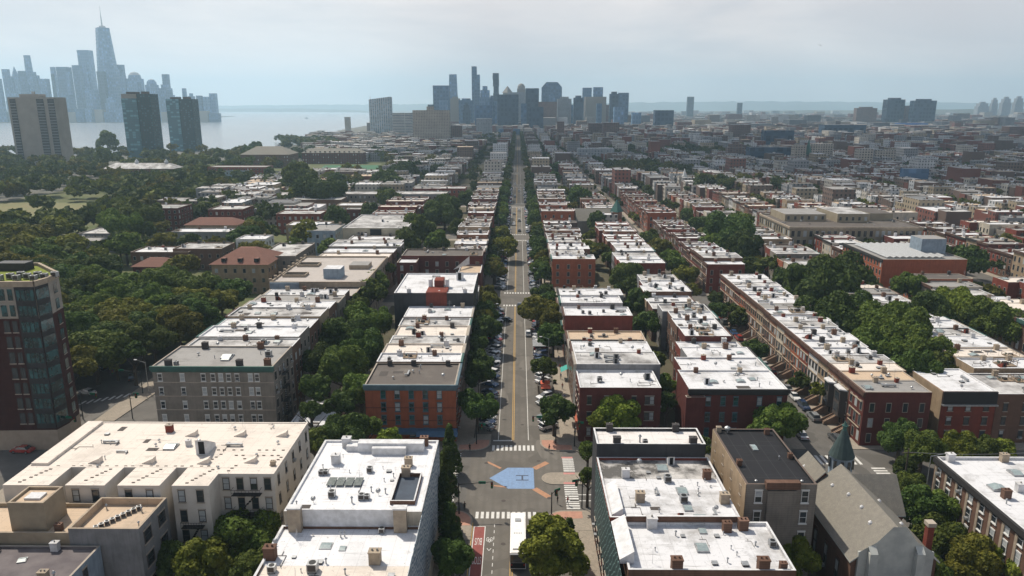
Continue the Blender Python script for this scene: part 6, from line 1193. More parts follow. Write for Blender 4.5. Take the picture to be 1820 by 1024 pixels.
b = MB(); b.cyl(xm, D+hw, ht, ht+9, 14, 14, m_metal, 12); b.cyl(xm, D+hw, ht+9, ht+(hs-ht)*.5, 3.4, 2.4, m_metal, 8); b.cyl(xm, D+hw, ht+(hs-ht)*.5, hs, 1.8, .6, m_metal, 8); b.build('mast', root, o)
# low waterfront along the far shore
lw = [(x0, x0+r.uniform(14, 30), r.uniform(192, 205)) for x0 in range(-20, 385, 17)]
for i, (a, c, t) in enumerate(lw): tower(a, c, t, 3500, R.choice(['stone', 'blue', 'steel']), 'flat', 'waterfront_block', f'low waterfront block, {ordw(i+1)} along the far shore towards open water', 'waterfront blocks of the far shore', base=2)
# middle distance towers
ob, o, (X0, X1, Y0, Y1, h) = tower(655, 697, 172, 1900, facade('tower_white_fins', (.55, .56, .56), (.09, .16, .21), 5.5, 3.4, .66, .72, roof=(.5, .5, .5)), 'slant', 'hotel', 'white finned glass hotel with slanting roof standing at the river edge')
b = MB(); b.cyl(X0+3, Y0+4, h*.93, h+3, .5, .3, m_metal, 6); b.build('antenna', ob, o)
tower(697, 734, 201, 1850, facade('tower_banded', (.50, .48, .45), (.07, .09, .11), 40, 3.8, .97, .5), 'flat', 'office_building', 'banded white office building between the hotel and the tan slab')
ob, o, (X0, X1, Y0, Y1, h) = tower(733, 801, 196, 1463, 'tan', 'flat', 'apartment_slab', 'large tan apartment slab with rooftop box near the river', dfac=.4)
b = MB(); b.box(X0+27, X0+40, Y0+5, Y0+18, h, h+7, TF['tan']); b.build('rooftop_box', ob, o)
tower(800, 822, 223, 1500, 'brown', 'flat', 'apartment_slab', 'dark red slab just inland of the large tan slab')
tower(846, 875, 211, 1850, 'pale', 'flat', 'office_building', 'pale squat office block before the downtown towers', dfac=.7)
tower(612, 623, 208, 2150, 'tan', 'flat', 'apartment_slab', 'lone small tan tower at the river edge')
tower(886, 925, 229, 2000, 'steel', 'flat', 'apartment_slab', 'wide grey building closing the avenue', dfac=.3)
ob, o, _g = tower(990, 1003, 216, 1500, 'brown', 'flat', 'apartment_slab', 'narrow brown block right beside the far avenue end')
tower(1045, 1072, 219, 1650, 'brown', 'flat', 'apartment_slab', 'dark brown housing block, nearer the avenue'); tower(1070, 1101, 218, 1600, 'brown', 'flat', 'apartment_slab', 'dark brown housing block, further inland of the pair')
for a, c, t, D, m_, s_, lab in [(1161, 1198, 196, 2300, 'dark', 'flat', 'lone dark blue office block inland of downtown'), (1221, 1234, 172, 4600, 'dark', 'flat', 'lone slender dark tower on the inland horizon'), (1310, 1320, 183, 4800, 'dark', 'flat', 'small thin tower on the inland horizon'), (1518, 1560, 190, 2900, 'brown', 'cap', 'brown capped tower standing apart before the twin slabs'),
                               (1570, 1610, 174, 3000, 'dark', 'cap', 'first of the big dark twin slabs'), (1608, 1622, 188, 2980, 'brown', 'flat', 'low brown link between the dark twin slabs'), (1618, 1666, 176, 2900, 'dark', 'cap', 'second and wider of the big dark twin slabs'), (1590, 1650, 219, 2500, M('blue_shed', (.06, .16, .42)), 'flat', 'long blue roofed shed under the twin slabs'),
                               (1733, 1760, 181, 5200, 'pale', 'step', 'pale stepped tower, first of the hazy hill cluster'), (1761, 1776, 174, 5200, 'pale', 'step', 'pale narrow tower, second of the hazy hill cluster'), (1778, 1800, 172, 5200, 'pale', 'step', 'pale wide tower, third of the hazy hill cluster'), (1801, 1822, 171, 5200, 'pale', 'step', 'pale tower cut by the picture edge in the hill cluster'),
                               (1407, 1434, 258, 900, 'tan', 'flat', 'tan apartment slab, first of the inland set of four'), (1436, 1482, 256, 960, 'tan', 'flat', 'wide tan apartment slab, second of the inland set of four'), (1519, 1553, 265, 850, 'tan', 'flat', 'tan apartment slab, third of the inland set of four'), (1551, 1593, 267, 880, 'tan', 'flat', 'tan apartment slab, last of the inland set of four'),
                               (1290, 1325, 252, 1000, 'brown', 'step', 'red stepped church school block by the copper spire'), (1325, 1406, 262, 950, 'dark', 'flat', 'long dark glass block inland of the copper spire'), (1353, 1412, 232, 1250, 'dark', 'flat', 'dark slab beyond the long glass block'), (1295, 1335, 222, 1500, 'brown', 'flat', 'brown slab beyond the copper spire'),
                               (1600, 1652, 300, 640, 'blue', 'flat', 'blue grey office box among the inland roofs'), (1025, 1092, 264, 980, 'pale', 'flat', 'long pale stone school beside the tree lined street'), (1575, 1650, 240, 1500, 'pale', 'flat', 'long pale warehouse inland of the tan slabs'), (1455, 1540, 222, 1700, 'dark', 'flat', 'long dark works building on the inland plain'), (1780, 1860, 225, 1500, 'brown', 'flat', 'brown block at the picture edge inland')]:
    tower(a, c, t, D, m_, s_, 'apartment_slab' if D < 1700 else 'high_rise', lab, dfac=.35 if c-a > 40 else .6)
b = MB(); x, y = at(1324, 275, 0); b.box(x-4, x+4, 900, 908, 0, 16, TF['brown']); b.cyl(x, 904, 16, 34, 5, .2, MATS['verdigris_spire'], 4); tag(b.build('church_spire', None, (x, 904, 0)), 'copper green spire rising before the long dark glass block', 'spire')
b = MB(); x, y = at(1178, 320, 0); b.box(x-1.8, x+1.8, 650, 653.6, 0, 13, M('steeple_white', (.6, .6, .58))); b.cyl(x, 651.8, 13, 19.5, 1.9, .1, MATS['steeple_white'], 6); tag(b.build('church_steeple', None, (x, 653, 0)), 'small white steeple among the inland trees', 'steeple')
# concrete slab tower and glass pair by the river
ga = (12, 107, 172, 930)
def at_plane(px, py, Y): d = ray(px, py); return d[0]/d[1]*Y
xa, xb = at_plane(12, 172, 930), at_plane(95, 172, 930); h = zat(930, 60, 173); W_ = xb-xa
o = ((xa+xb)/2, 930, 0); root = empty('apartment_tower', o, 'broad concrete tower with dark window strips above the river trees', 'tower')
mc = M('weathered_concrete', (.33, .30, .27), (.27, .25, .22), .1); b = MB(); b.box(xa, xb, 930, 955, 0, h, mc); b.build('wall', root, o)
fs = facade('window_strip', (.035, .04, .05), (.02, .025, .03), 4, 3.3, .9, .5)
for u0, u1 in ((.05, .17), (.62, .77), (.86, .995)):
    b = MB(); b.box(xa+W_*u0, xa+W_*u1, 929.4, 930, 2, h-2, fs, skip='b')
    for j in range(22): b.box(xa+W_*u0-.2, xa+W_*u1+.2, 928.9, 929.4, 4+j*3.4, 4.9+j*3.4, M('balcony_grey', (.20, .21, .22)))
    b.build('window_strip', root, o)
b = MB(); b.box(xa+W_*.2, xa+W_*.62, 936, 950, h, h+4, mc); b.box(xa+W_*.45, xa+W_*.5, 938, 941, h+4, h+7, m_metal); b.build('roof_plant', root, o)
for k, (a, m_, c, t, D) in enumerate(((214, 241, 265, 167, 1080), (294, 317, 340, 176, 1250))):
    xa, xm_, xb = at_plane(a, t, D), at_plane(m_, t, D), at_plane(c, t, D); h = zat(D, m_, t); o = ((xa+xb)/2, D, 0)
    root = empty('apartment_tower', o, ('teal glass tower with pale top storey, first of the river pair', 'teal glass tower with dark top, second of the river pair')[k], 'tower', 'teal glass river towers')
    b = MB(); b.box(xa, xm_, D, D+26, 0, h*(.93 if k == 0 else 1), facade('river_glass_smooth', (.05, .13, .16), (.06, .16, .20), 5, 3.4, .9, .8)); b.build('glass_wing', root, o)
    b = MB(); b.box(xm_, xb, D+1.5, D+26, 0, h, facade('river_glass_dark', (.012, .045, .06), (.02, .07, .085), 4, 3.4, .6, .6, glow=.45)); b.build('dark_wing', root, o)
    if k == 0: b = MB(); b.box(xa+.1, xm_-.1, D+.5, D+25, h*.93, h, m_concrete); b.build('top_storey', root, o)
    b = MB(); b.box(xa+4, xm_-3, D+8, D+18, h, h+3, m_darkframe); b.box(xm_+4, xb-8, D+8, D+18, h, h+3.5, m_darkframe); b.build('roof_plant', root, o)
# boats on the river
for px, py, ln, lab in ((545, 211, 26, 'tiny ferry far out on the river'), (498, 262, 14, 'small white boat moored near the campus shore'), (586, 205, 40, 'distant barge on the river')):
    x, y = at(px, py, 0); b = MB(); n = len(b.v); b.face([(x-ln/2, y-2, .2), (x+ln/2, y-2, .2), (x+ln/2+3, y, 3), (x-ln/2, y-3, 3)], m_white); b.box(x-ln/2, x+ln/2, y-2.5, y+2.5, .3, 2.5, m_white, bottom=True); b.box(x-ln/4, x+ln/4, y-1.8, y+1.8, 2.5, 5.5, m_white); b.box(x-ln/8, x+ln/6, y-1.2, y+1.2, 5.5, 7.5, m_darkframe)
    tag(b.build('boat', None, (x, y, 0)), lab, 'boat')

# ------------------------------------------------------------------ cars
m_carp, t, bb = nodes('car_paint', .25); oi = t.nodes.new('ShaderNodeObjectInfo'); t.links.new(oi.outputs['Color'], bb.inputs['Base Color']); bb.inputs['Coat Weight'].default_value = .6
m_tyre = M('tyre', (.02, .02, .02)); m_rim = M('rim', (.4, .4, .42), None, 1, .3, .8); m_lamp = M('headlamp', (.7, .7, .7), None, 1, .2); m_tail = M('tail_lamp', (.3, .02, .015), None, 1, .3)
def car_profile(k):
    if k == 0: body = [(-2.3, .45), (-2.25, .85), (-1.5, .95), (-.9, .98), (1.2, .98), (2.0, .86), (2.3, .7), (2.3, .35), (-2.25, .3)]; top = [(-1.6, .97), (-1.05, 1.42), (.35, 1.45), (1.15, .98)]
    else: body = [(-2.3, .5), (-2.3, 1.05), (-1.2, 1.1), (1.2, 1.1), (2.1, 1.0), (2.35, .8), (2.3, .4), (-2.25, .35)]; top = [(-2.15, 1.08), (-1.9, 1.68), (.3, 1.72), (1.2, 1.1)]
    return body, top
def extr(b, prof, w0, mat, w1=None):
    w1 = w1 or w0; n = len(prof); k = len(b.v); zt = max(z for _, z in prof); zb = min(z for _, z in prof)
    for s in (-1, 1): b.v += [(s*(w0+(w1-w0)*((z-zb)/(zt-zb))), y, z) for y, z in prof]
    mi = b.mi(mat); b.f.append(tuple(k+i for i in range(n))); b.m.append(mi); b.f.append(tuple(k+n+n-1-i for i in range(n))); b.m.append(mi)
    for i in range(n): j = (i+1) % n; b.f.append((k+i, k+n+i, k+n+j, k+j)); b.m.append(mi)
def wheel(b, x, y):
    s = 1 if x > 0 else -1; b.tube((x-s*.11, y, .33), (x+s*.11, y, .33), .33, .33, m_tyre, 12); None
CARM = []
for k in (0, 1):
    body, top = car_profile(k); b = MB(); extr(b, body, .9, m_carp, .84)
    ty = [top[1], top[2]]; b.box(-.62, .62, ty[0][0]+.05, ty[1][0]-.05, ty[0][1]-.04, ty[1][1]+.03, m_carp)
    bm_ = b.mesh('body'); g = MB(); extr(g, top, .8, m_glass, .64); gm = g.mesh('glazing')
    w = MB(); wheel(w, .82, 0); wm_ = w.mesh('wheel'); w = MB(); wheel(w, -.82, 0); wm2 = w.mesh('wheel')
    hl = MB(); hl.box(-.2, .2, -.05, .03, -.07, .07, m_lamp); tlm = MB(); tlm.box(-.18, .18, -.03, .05, -.08, .08, m_tail)
    al = MB(); al.v, al.f, al.m, al.mats = list(b.v), list(b.f), list(b.m), list(b.mats); extr(al, top, .8, m_glass, .64)
    for x in (-.82, .82):
        for y in (-1.4, 1.45): wheel(al, x, y)
    CARM.append((bm_, gm, wm_, wm2, hl.mesh('headlight'), tlm.mesh('tail_light'), al.mesh('parked_car')))
PAINT = [('white', (.72, .72, .72)), ('silver', (.42, .43, .45)), ('black', (.015, .015, .017)), ('dark grey', (.08, .085, .09)), ('grey', (.2, .21, .22)), ('blue', (.04, .09, .2)), ('red', (.3, .03, .025)), ('white', (.75, .75, .75)), ('dark blue', (.02, .035, .08))]
NC = 0
rb_ = MB(); rb_.tube((-.022, 0, 0), (.022, 0, 0), .2, .2, m_rim, 10); RIM = rb_.mesh('rim')
def car(x, y, rz, where, group, detail=None, kind=None, paint=None, z=.02, rr=R):
    global NC; NC += 1
    k = rr.choice((0, 1, 1)) if kind is None else kind; nm, c = paint or rr.choice(PAINT); me = CARM[k]
    lab = f'{nm} {"saloon" if k == 0 else "suv"} {where}'
    if detail is None: detail = y < 215
    if detail:
        root = empty('parked_car', (x, y, z), lab, 'car', group, rz); bdy = inst(me[0], 'body', root, (0, 0, 0)); bdy.color = (*c, 1); inst(me[1], 'window_glazing', root, (0, 0, 0))
        for yy in (-1.4, 1.45): inst(RIM, 'rim', inst(me[2], 'wheel', root, (0, yy, 0)), (.93, 0, .33)); inst(RIM, 'rim', inst(me[3], 'wheel', root, (0, yy, 0)), (-.93, 0, .33))
        for xx in (-.6, .6): inst(me[4], 'headlight', root, (xx, 2.27, .68)); inst(me[5], 'tail_light', root, (xx, -2.28, .75))
    else:
        o = bpy.data.objects.new('parked_car', me[6]); COL.objects.link(o); o.location = (x, y, z); o.rotation_euler = (0, 0, rz); o.color = (*c, 1); tag(o, lab, 'car', group)
r = random.Random(77)
for side, xc, rz0, nm in ((-1, -7.3, .95, 'river side'), (1, 6.9, -.95, 'inland side')):
    for j, (ya, yb) in enumerate(((153, 260), (285, 398), (422, 538), (560, 676))):
        y = ya+3; i = 0
        while y < yb-3:
            umb = side > 0 and 176 < y < 184
            if r.random() < (.93 if j < 2 else .8) and not umb:
                i += 1; car(xc+r.uniform(-.2, .2), y, rz0+r.uniform(-.05, .05) if r.random() < .5 else rz0+P, f'parked nose-in, {nm}, {ordw(i)} in avenue block {("one", "two", "three", "four")[j]} past crossing', f'cars angle parked on the {nm}', rr=r)
            y += 2.95
def kerb(x, ya, yb, where, group, step=5.9, p=.8):
    y = ya; i = 0
    while y < yb:
        if r.random() < p: i += 1; car(x+r.uniform(-.12, .12), y, r.choice((0, 0, P)), f'{ordw(i)} at the kerb {where}', group, rr=r)
        y += step+r.uniform(-.1, .4)
kerb(70.4, 150, 262, 'below the stoop houses from the turret end', 'cars below the stoops')
kerb(63.6, 152, 262, 'across from the stoop houses', 'cars across from the stoops', p=.6)
kerb(70.4, 284, 400, 'below the stoop houses past the second crossing', 'cars in the second stoop block')
kerb(63.6, 284, 400, 'opposite the stoops past the second crossing', 'cars in the second stoop block'); kerb(63.6, 96, 115, 'beside the church', 'cars beside the church'); kerb(70.4, 86, 115, 'beside the corner building past the church', 'cars beside the church')
kerb(137, 152, 262, 'along the garden street', 'cars on the garden street')
# moving traffic
TRAF = 'traffic on the avenue'
for x, y, rz, nm, k in ((-4.2, 243, 1.15, 2, 0), (3.4, 227, 0, 0, 1), (1.3, 253, 0, 2, 1), (.6, 262, 0, 3, 0), (.8, 431, 0, 2, 0), (-2.6, 455, P, 0, 1), (.8, 470, 0, 1, 1), (-2.7, 500, P, 3, 0), (.8, 520, 0, 0, 0), (-2.6, 600, P, 2, 1), (.8, 640, 0, 0, 1), (-2.6, 700, P, 1, 0)):
    NC += 0; wh_ = {243: 'backing across the river side lane near second crossing', 227: 'pausing beside the inland parking row', 253: 'driving under the spreading avenue tree', 262: 'waiting at the second crossing', 431: 'driving just past the third crossing', 455: 'coming towards the third crossing', 470: 'heading away beyond the third crossing', 500: 'coming down the third block', 520: 'nearing the fourth crossing', 600: 'coming down the fourth block', 640: 'heading away in the fourth block', 700: 'coming down the fifth block'}[y]
    car(x, y, rz, wh_, TRAF, kind=k, paint=PAINT[nm])
for px, py, rz, nm, w_ in ((155, 697, 1.2, 0, 'crossing the wide street beside the brick tower'), (175, 655, 1.4, 2, 'parked in the tree shade beyond the tower'), (235, 672, .4, 3, 'waiting under the river street signal'), (40, 800, 1.5, 6, 'passing in shade below the brick tower')):
    x, y = at(px, py, .5); car(x, y, rz, w_, 'cars by the tower', paint=PAINT[nm])
# ------------------------------------------------------------------ the bus
o = (.1, 108.4, .02); root = empty('city_bus', o, 'white roofed city bus heading away over the near crosswalk', 'bus')
hw, y0, y1 = 1.28, 102.6, 114.8
b = MB(); b.box(.1-hw, .1+hw, y0, y1, .35, 2.95, M('bus_side_paint', (.62, .63, .65), None, 1, .35), bottom=True); b.build('body', root, o)
b = MB(); b.box(.1-hw, .1+hw, y0+.15, y1-.1, 2.95, 3.12, M('bus_roof_white', (.82, .80, .78), (.74, .72, .69), 1.5, .5)); b.box(.1-hw+.2, .1+hw-.2, y0+.3, y1-.3, 3.12, 3.18, MATS['bus_roof_white']); b.build('roof', root, o)
b = MB(); b.box(-.75, .95, 103.6, 106.2, 3.18, 3.42, MATS['bus_roof_white']); b.build('air_conditioning_unit', root, o)
b = MB(); b.box(-.4, .6, 111.8, 112.6, 3.18, 3.32, m_metal); b.build('roof_hatch', root, o)
b = MB(); b.box(-.2, .4, 109.2, 109.25, 3.181, 3.185, m_metal)
for i in range(5): b.box(-.55+i*.28, -.4+i*.28, 108.1, 108.5, 3.181, 3.186, m_metal)
b.build('roof_markings', root, o).name = 'roof_numerals'
b = MB(); b.box(.1-hw+.08, .1+hw-.08, y0-.03, y0-.002, 1.5, 2.9, m_glass); b.build('rear_window', root, o)
b = MB(); b.box(.1-hw+.1, .1+hw-.1, y0-.04, y0-.002, .5, 1.45, m_dark); b.build('engine_grille', root, o)
b = MB(); b.box(.1-hw+.1, .1+hw-.1, y1+.002, y1+.04, 1.1, 2.8, m_glass); b.build('windscreen', root, o)
for s in (-1, 1):
    for i in range(6): b = MB(); xx = .1+s*hw; b.box(min(xx, xx+s*.03), max(xx, xx+s*.03), y0+.5+i*1.95, y0+2.3+i*1.95, 1.35, 2.55, m_glass); b.build('window', root, o)
    for yy in (105.2, 112.4): b = MB(); b.tube((.1+s*(hw-.2), yy, .5), (.1+s*(hw+.03), yy, .5), .48, .48, m_tyre, 16); b.tube((.1+s*(hw+.02), yy, .5), (.1+s*(hw+.05), yy, .5), .26, .26, m_rim, 12); b.build('wheel', root, o)
    b = MB(); b.box(.1+s*1.0-.1, .1+s*1.0+.1, y0-.07, y0-.04, 1.0, 1.3, m_tail); b.build('tail_light', root, o)

# ------------------------------------------------------------------ people
def person_mesh(shirt, trousers, stride, arm):
    J = {'pel': (0, 0, .95, .135), 'wst': (0, 0, 1.1, .12), 'chs': (0, .01, 1.32, .15), 'nck': (0, .01, 1.5, .055), 'hd1': (0, .015, 1.6, .085), 'hd2': (0, .01, 1.72, .08), 'nos': (0, .11, 1.62, .016)}
    E = [('pel', 'wst'), ('wst', 'chs'), ('chs', 'nck'), ('nck', 'hd1'), ('hd1', 'hd2'), ('hd1', 'nos')]
    for s, n in ((-1, 'l'), (1, 'r')):
        st_ = stride*s
        J.update({n+'hip': (s*.1, 0, .88, .09), n+'kne': (s*.1, st_*.55+.03, .5, .06), n+'ank': (s*.1, st_, .09, .042), n+'toe': (s*.11, st_+.17, .04, .035),
                  n+'sho': (s*.19, 0, 1.43, .062), n+'elb': (s*.25, -st_*.3-.02, 1.14, .043), n+'wri': (s*.26, -st_*.7+.06+arm*.15, .90+arm*.2, .03), n+'plm': (s*.26, -st_*.75+.08+arm*.18, .84+arm*.2, .03)})
        E += [('pel', n+'hip'), (n+'hip', n+'kne'), (n+'kne', n+'ank'), (n+'ank', n+'toe'), ('chs', n+'sho'), (n+'sho', n+'elb'), (n+'elb', n+'wri'), (n+'wri', n+'plm')]
        px_, py_, pz_, _ = J[n+'plm']
        for f in range(4): J[n+'f%d' % f] = (px_-s*.01, py_-.03+f*.02, pz_-.075-(.012 if f in (1, 2) else 0), .009); E.append((n+'plm', n+'f%d' % f))
        J[n+'th'] = (px_-s*.02, py_+.05, pz_-.03, .01); E.append((n+'plm', n+'th'))
    ks = list(J); me = bpy.data.meshes.new('person'); me.from_pydata([J[k][:3] for k in ks], [(ks.index(a), ks.index(b)) for a, b in E], []); o = bpy.data.objects.new('person', me); COL.objects.link(o)
    md = o.modifiers.new('s', 'SKIN'); lay = me.skin_vertices[0].data
    for i, k in enumerate(ks): lay[i].radius = (J[k][3], J[k][3]); lay[i].use_root = (k == 'pel')
    sb_ = o.modifiers.new('u', 'SUBSURF'); sb_.levels = sb_.render_levels = 1
    dg = bpy.context.evaluated_depsgraph_get(); m2 = bpy.data.meshes.new_from_object(o.evaluated_get(dg)); bpy.data.objects.remove(o); m2.name = 'person'
    m2.materials.clear()
    for mt in (M('skin_tone', (.35, .2, .14)), M('shirt_'+shirt[0], shirt[1]), M('trousers_'+trousers[0], trousers[1]), m_black): m2.materials.append(mt)
    for p in m2.polygons:
        z, x = p.center.z, abs(p.center.x); p.material_index = 3 if z < .08 else 2 if z < 1.0 and x < .22 else 1 if z < 1.5 and (x < .24 or z > 1.15) else 0; p.use_smooth = True
    return m2
hb_ = MB(); hb_.cyl(0, -.01, 1.64, 1.74, .098, .095, M('dark_hair', (.03, .02, .015)), 10); hb_.cyl(0, -.01, 1.74, 1.81, .095, .03, MATS['dark_hair'], 10); HAIR = hb_.mesh('hair')
PM = [(person_mesh(('black', (.02, .02, .022)), ('black', (.02, .02, .025)), .05, 0), 'dark clothes'), (person_mesh(('dark red', (.35, .04, .03)), ('navy', (.03, .04, .08)), .25, .3), 'a red top'), (person_mesh(('white', (.65, .65, .62)), ('grey', (.15, .15, .16)), .28, .2), 'a white top'), (person_mesh(('blue', (.07, .12, .25)), ('khaki', (.28, .23, .15)), .22, 0), 'a blue top')]
def person(x, y, k, rz, where, z=.16):
    root = empty('person', (x, y, z), f'person in {PM[k][1]} {where}', 'person', 'people on the pavements'); root.rotation_euler = (0, 0, rz); inst(PM[k][0], 'body', root, (0, 0, 0)); inst(HAIR, 'hair', root, (0, 0, 0))
for px, py, k, rz, w_ in ((835, 802, 0, 0, 'standing on the brick pad at the red corner building'), (976, 803, 0, 1, 'waiting on the far inland corner pad'), (991, 895, 0, 2, 'standing on the near inland brick corner pad'), (1009, 897, 1, 1, 'beside the signal on the near inland corner'), (826, 907, 0, .5, 'crouched by the near river side corner kerb'), (1022, 776, 3, 0, 'walking in the tree shade on the inland pavement'), (1030, 860, 2, 2, 'near the end of the traffic island')):
    x, y = at(px, py, .16); person(x, y, k, rz, w_)
r = random.Random(3)
for i in range(14): y = 158+i*7.3; person(11.6+r.uniform(-1.3, 1.3), y, r.randrange(4), r.choice((0, P)), f'walking the inland pavement, {ordw(i+1)} from the crossing', .13)
for i in range(8): y = 230+i*5.5; person(-11.6+r.uniform(-1.2, 1.2), y, r.randrange(4), r.choice((0, P)), f'near the second crossing river side, {ordw(i+1)} going away', .13)

# ------------------------------------------------------------------ street furniture
def signal(x, y, arm, z, lab, rz=0, two=False):
    root = empty('traffic_signal', (x, y, .13), lab, 'traffic signal', 'signals at the crossings', rz)
    b = MB(); b.cyl(0, 0, 0, z, .13, .09, m_black, 8); b.tube((0, 0, z-.3), (arm, 0, z+.25), .08, .05, m_black, 6); b.build('mast', root)
    b = MB(); b.box(arm-.2, arm+.2, -.2, .2, z-.95, z+.25, m_black, bottom=True)
    for i, c in enumerate(((.3, .02, .02), (.3, .2, .02), (.02, .25, .08))): b.tube((arm, -.2, z-.7+(2-i)*.38), (arm, -.26, z-.7+(2-i)*.38), .12, .12, M('lens%d' % i, c), 8)
    b.build('signal_head', root)
    b = MB(); b.box(arm*.6, arm*.6+(1.3 if arm > 0 else -1.3), -.03, .03, z-.15, z+.35, M('green_sign', (.01, .16, .09)), bottom=True) if arm > 0 else b.box(arm*.6-1.3, arm*.6, -.03, .03, z-.15, z+.35, M('green_sign', (.01, .16, .09)), bottom=True); b.build('street_sign', root)
    return root
signal(-10.6, 119.2, 6.0, 6.2, 'traffic signal on a long arm reaching over the near roadway, river side')
signal(6.2, 119.2, 1.0, 4.4, 'short traffic signal post on the near inland corner', .6)
signal(11.9, 121.5, -1.2, 5.6, 'tall dark signal mast at the ladder crosswalk', .3)
signal(-9, 147.5, 1.2, 4.6, 'signal post before the red brick corner building', 0)
signal(8.4, 148, -5.0, 6.2, 'signal arm reaching over the far roadway from inland', 0)
signal(12.4, 146.6, 1, 5.5, 'signal post at the deep red corner building')
for px, py, arm, lab in ((148, 745, 4, 'signal mast on the tower corner'), (254, 700, -7, 'signal arm over the river street'), (236, 745, 1.5, 'short signal mast on the diagonal pavement'), (100, 790, 5, 'yellow tinted signal arm below the tower')): x, y = at(px, py, 0); signal(x, y, arm, 6.2, lab)
def lamp(x, y, rz, lab, h=8.5, ln=2.4):
    root = empty('street_lamp', (x, y, .1), lab, 'street lamp', 'cobra head street lamps', rz); b = MB(); b.cyl(0, 0, 0, h, .11, .07, m_metal, 8); b.tube((0, 0, h-.1), (ln, 0, h+.5), .05, .04, m_metal, 6); b.build('pole', root)
    b = MB(); b.box(ln-.1, ln+.7, -.16, .16, h+.42, h+.6, m_white, bottom=True); b.build('lamp_head', root)
x, y = at(265, 700, 0); lamp(x, y, P*.95, 'cobra lamp over the street beside the grey corner block'); lamp(71.9, 117, 0, 'cobra lamp beside the church turret crossing', 13, 2.5)
for i, y in enumerate((165, 200, 236, 292, 330, 370)): lamp(8.9 if i % 2 else -9.2, y, P if i % 2 else 0, f'avenue street lamp, {ordw(i+1)} from the crossing', 7.5, 2)
# utility poles and the wire over the side street
pp = [(70.2, 121.0), (101, 122.5), (140, 124)]
for i, (x, y) in enumerate(pp):
    root = empty('utility_pole', (x, y, 0), f'wooden utility pole, {ordw(i+1)} along the side street from the church', 'utility pole', 'utility poles'); b = MB(); b.cyl(0, 0, 0, 12.5, .17, .12, m_bark, 8); b.build('pole', root); b = MB(); b.box(-1.1, 1.1, -.07, .07, 11.6, 11.75, m_bark, bottom=True); b.build('crossarm', root)
for j, (a, c) in enumerate(zip(pp, pp[1:])):
    b = MB(); pr_ = None
    for i in range(13): t = i/12; p = (a[0]+(c[0]-a[0])*t, a[1]+(c[1]-a[1])*t, 11.8-4*.7*t*(1-t)); (b.tube(pr_, p, .05, .05, M('grey_cable', (.2, .2, .2)), 4) if pr_ else None); pr_ = p
    o = (*a, 0); tag(b.build('cable', None, o), f'sagging overhead cable, {ordw(j+1)} span from the church', 'cable')
# parasols and parklets along the inland pavement
def parasol(x, y, mat, lab, w=2.4):
    root = empty('parasol', (x, y, .05), lab, 'parasol', 'parasols along the avenue'); b = MB(); b.cyl(0, 0, 0, 2.6, .04, .04, m_metal, 6); b.build('pole', root); b = MB(); b.cyl(0, 0, 2.1, 2.75, w*.72, .05, mat, 4, False); b.cyl(0, 0, 2.0, 2.1, w*.72, w*.72, mat, 4, False); b.build('canopy', root); root.rotation_euler = (0, 0, P/4)
m_orange = M('orange_canvas', (.62, .13, .07)); m_teal2 = M('teal_canvas', (.05, .3, .26)); m_whitec = M('white_canvas', (.7, .7, .7))
parasol(7.2, 176.5, m_orange, 'first orange parasol at the café parklet, nearer the crossing'); parasol(7.2, 179.6, m_orange, 'second orange parasol at the café parklet, further from the crossing')
parasol(-12, 268, m_teal2, 'teal parasol at the second crossing corner'); parasol(10.5, 372, m_orange, 'small orange parasol in the second block'); parasol(10.5, 375.5, M('sky_canvas', (.25, .5, .6)), 'pale blue parasol in the second block'); parasol(9.9, 330, m_whitec, 'white parasol in the second block'); parasol(-8.9, 196, m_orange, 'orange parasol on the river side pavement')
for i, (x0, x1, y0, y1, mt, lab) in enumerate(((4.6, 9.3, 208, 214, m_metal, 'grey roofed café parklet in the inland parking row'), (5.2, 9.2, 174, 182, m_bark, 'wooden café parklet deck under the orange parasols'), (4.6, 9.2, 296, 306, WALLS['red brick'], 'red paved parklet in the second block'))):
    b = MB(); b.box(x0, x1, y0, y1, .05, .3, mt, bottom=True)
    for x in (x0, x1-.15): b.box(x, x+.12, y0, y1, .3, 1.1, mt)
    if i == 0:
        for x in (x0, x1-.15):
            for y in (y0, y1-.15): b.box(x, x+.12, y, y+.12, 1.1, 2.5, m_metal)
        b.box(x0-.1, x1+.1, y0-.1, y1+.1, 2.5, 2.62, m_metal, bottom=True)
    tag(b.build('parklet', None, ((x0+x1)/2, (y0+y1)/2, 0)), lab, 'parklet')
r = random.Random(6)
for i in range(9):
    y = 163+i*10.5; root = empty('planter', (9.9, y, .13), f'small leafy planter at the inland kerb, {ordw(i+1)} from the crossing', 'planter', 'planters at the inland kerb'); b = MB(); b.box(-.5, .5, -.3, .3, 0, .5, m_bark); b.build('box', root); inst(CR['mid', 2][0], 'leaves', root, (0, 0, .8), 0, (.5, .5, .45))
for i, y in enumerate((157, 186, 222, 296, 340)):
    b = MB(); x = 13.0; w = 3.6; mt = (m_orange, m_teal2, m_whitec, WALLS['red brick'], M('navy_canvas', (.03, .05, .1)))[i]; b.face([(x-1.3, y, 2.6), (x+.45, y, 3.5), (x+.45, y+w, 3.5), (x-1.3, y+w, 2.6)][::-1], mt); b.face([(x-1.3, y, 2.25), (x-1.3, y, 2.6), (x-1.3, y+w, 2.6), (x-1.3, y+w, 2.25)], mt); tag(b.build('shop_awning', None, (x, y, 0)), f'{("orange", "teal", "white", "brick red", "navy")[i]} shop awning over the inland pavement', 'awning')
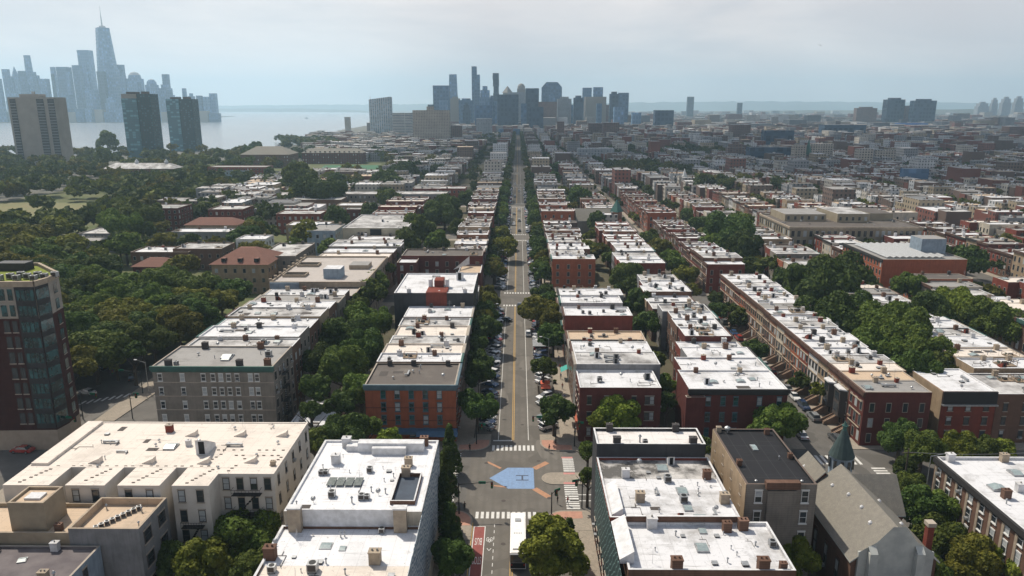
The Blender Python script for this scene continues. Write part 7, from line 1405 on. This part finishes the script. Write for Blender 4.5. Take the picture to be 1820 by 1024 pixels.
# bird high over the inland side
bb_ = MB(); x, z = at_plane(1459, 81, 160), zat(160, 1459, 81)
bb_.face([(0, -.25, 0), (.06, 0, .02), (0, .3, 0), (-.06, 0, .02)], m_black); bb_.face([(0, -.08, .02), (.55, -.02, .22), (.5, .1, .2), (0, .12, .02)], m_black); bb_.face([(0, .12, .02), (-.5, .1, .2), (-.55, -.02, .22), (0, -.08, .02)], m_black); bb_.cyl(0, 0, -.05, .05, .06, .04, m_black, 6)
ob = tag(bb_.build('bird'), 'dark bird flying high over the inland roofs', 'bird'); ob.location = (x, 160, z)
# unseen broken cloud sheet, added above the frame to shade the inland city
m_cl = bpy.data.materials.new('cloud_vapour'); m_cl.use_nodes = True; t = m_cl.node_tree; bb = t.nodes['Principled BSDF']; bb.inputs['Base Color'].default_value = (.9, .9, .92, 1); bb.inputs['Roughness'].default_value = 1; bb.inputs['Alpha'].default_value = .36
r = random.Random(8); b = MB()
def puff(cx, cy_, cz, rx, ry, rz_):
    n, m = 12, 5; k0 = len(b.v); mi = b.mi(m_cl)
    for j in range(m+1):
        ph = -P/2+P*j/m
        for i in range(n): a = 2*P*i/n; q = 1+r.uniform(-.12, .12); b.v.append((cx+rx*q*math.cos(ph)*math.cos(a), cy_+ry*q*math.cos(ph)*math.sin(a), cz+rz_*math.sin(ph)))
    for j in range(m):
        for i in range(n): b.f.append((k0+j*n+i, k0+j*n+(i+1)%n, k0+(j+1)*n+(i+1)%n, k0+(j+1)*n+i)); b.m.append(mi)
for i in range(120):
    gy = 640+3500*r.random()**1.1; gx = r.uniform(-.1*gy+60, .85*gy+100); zz = r.uniform(980, 1100)
    puff(gx+sd.x/sd.z*zz, gy+sd.y/sd.z*zz, zz, r.uniform(110, 260), r.uniform(90, 200), r.uniform(18, 40))
tag(b.build('clouds', smooth=True), 'unseen sheet of pale cloud added to shade the inland city', 'clouds', kind='stuff')
# distant haze: one even volume round everything, the sky outside it
hz = MB(); hz.box(-HX-50, HX+50, -350, 16600, -3, 640, M('haze_shell', (1, 1, 1)), bottom=True)
ho = hz.build('haze'); hm = bpy.data.materials.new('haze_air'); hm.use_nodes = True; t = hm.node_tree; t.nodes.clear(); mo = t.nodes.new('ShaderNodeOutputMaterial'); pvn = t.nodes.new('ShaderNodeVolumePrincipled')
pvn.inputs['Color'].default_value = (.60, .84, 1, 1); pvn.inputs['Density'].default_value = .000115; pvn.inputs['Anisotropy'].default_value = .2; t.links.new(pvn.outputs[0], mo.inputs['Volume'])
ho.data.materials.clear(); ho.data.materials.append(hm); tag(ho, 'thin pale summer haze over the whole city', 'haze', kind='stuff')
print('cars', NC, 'objects', len(bpy.data.objects))
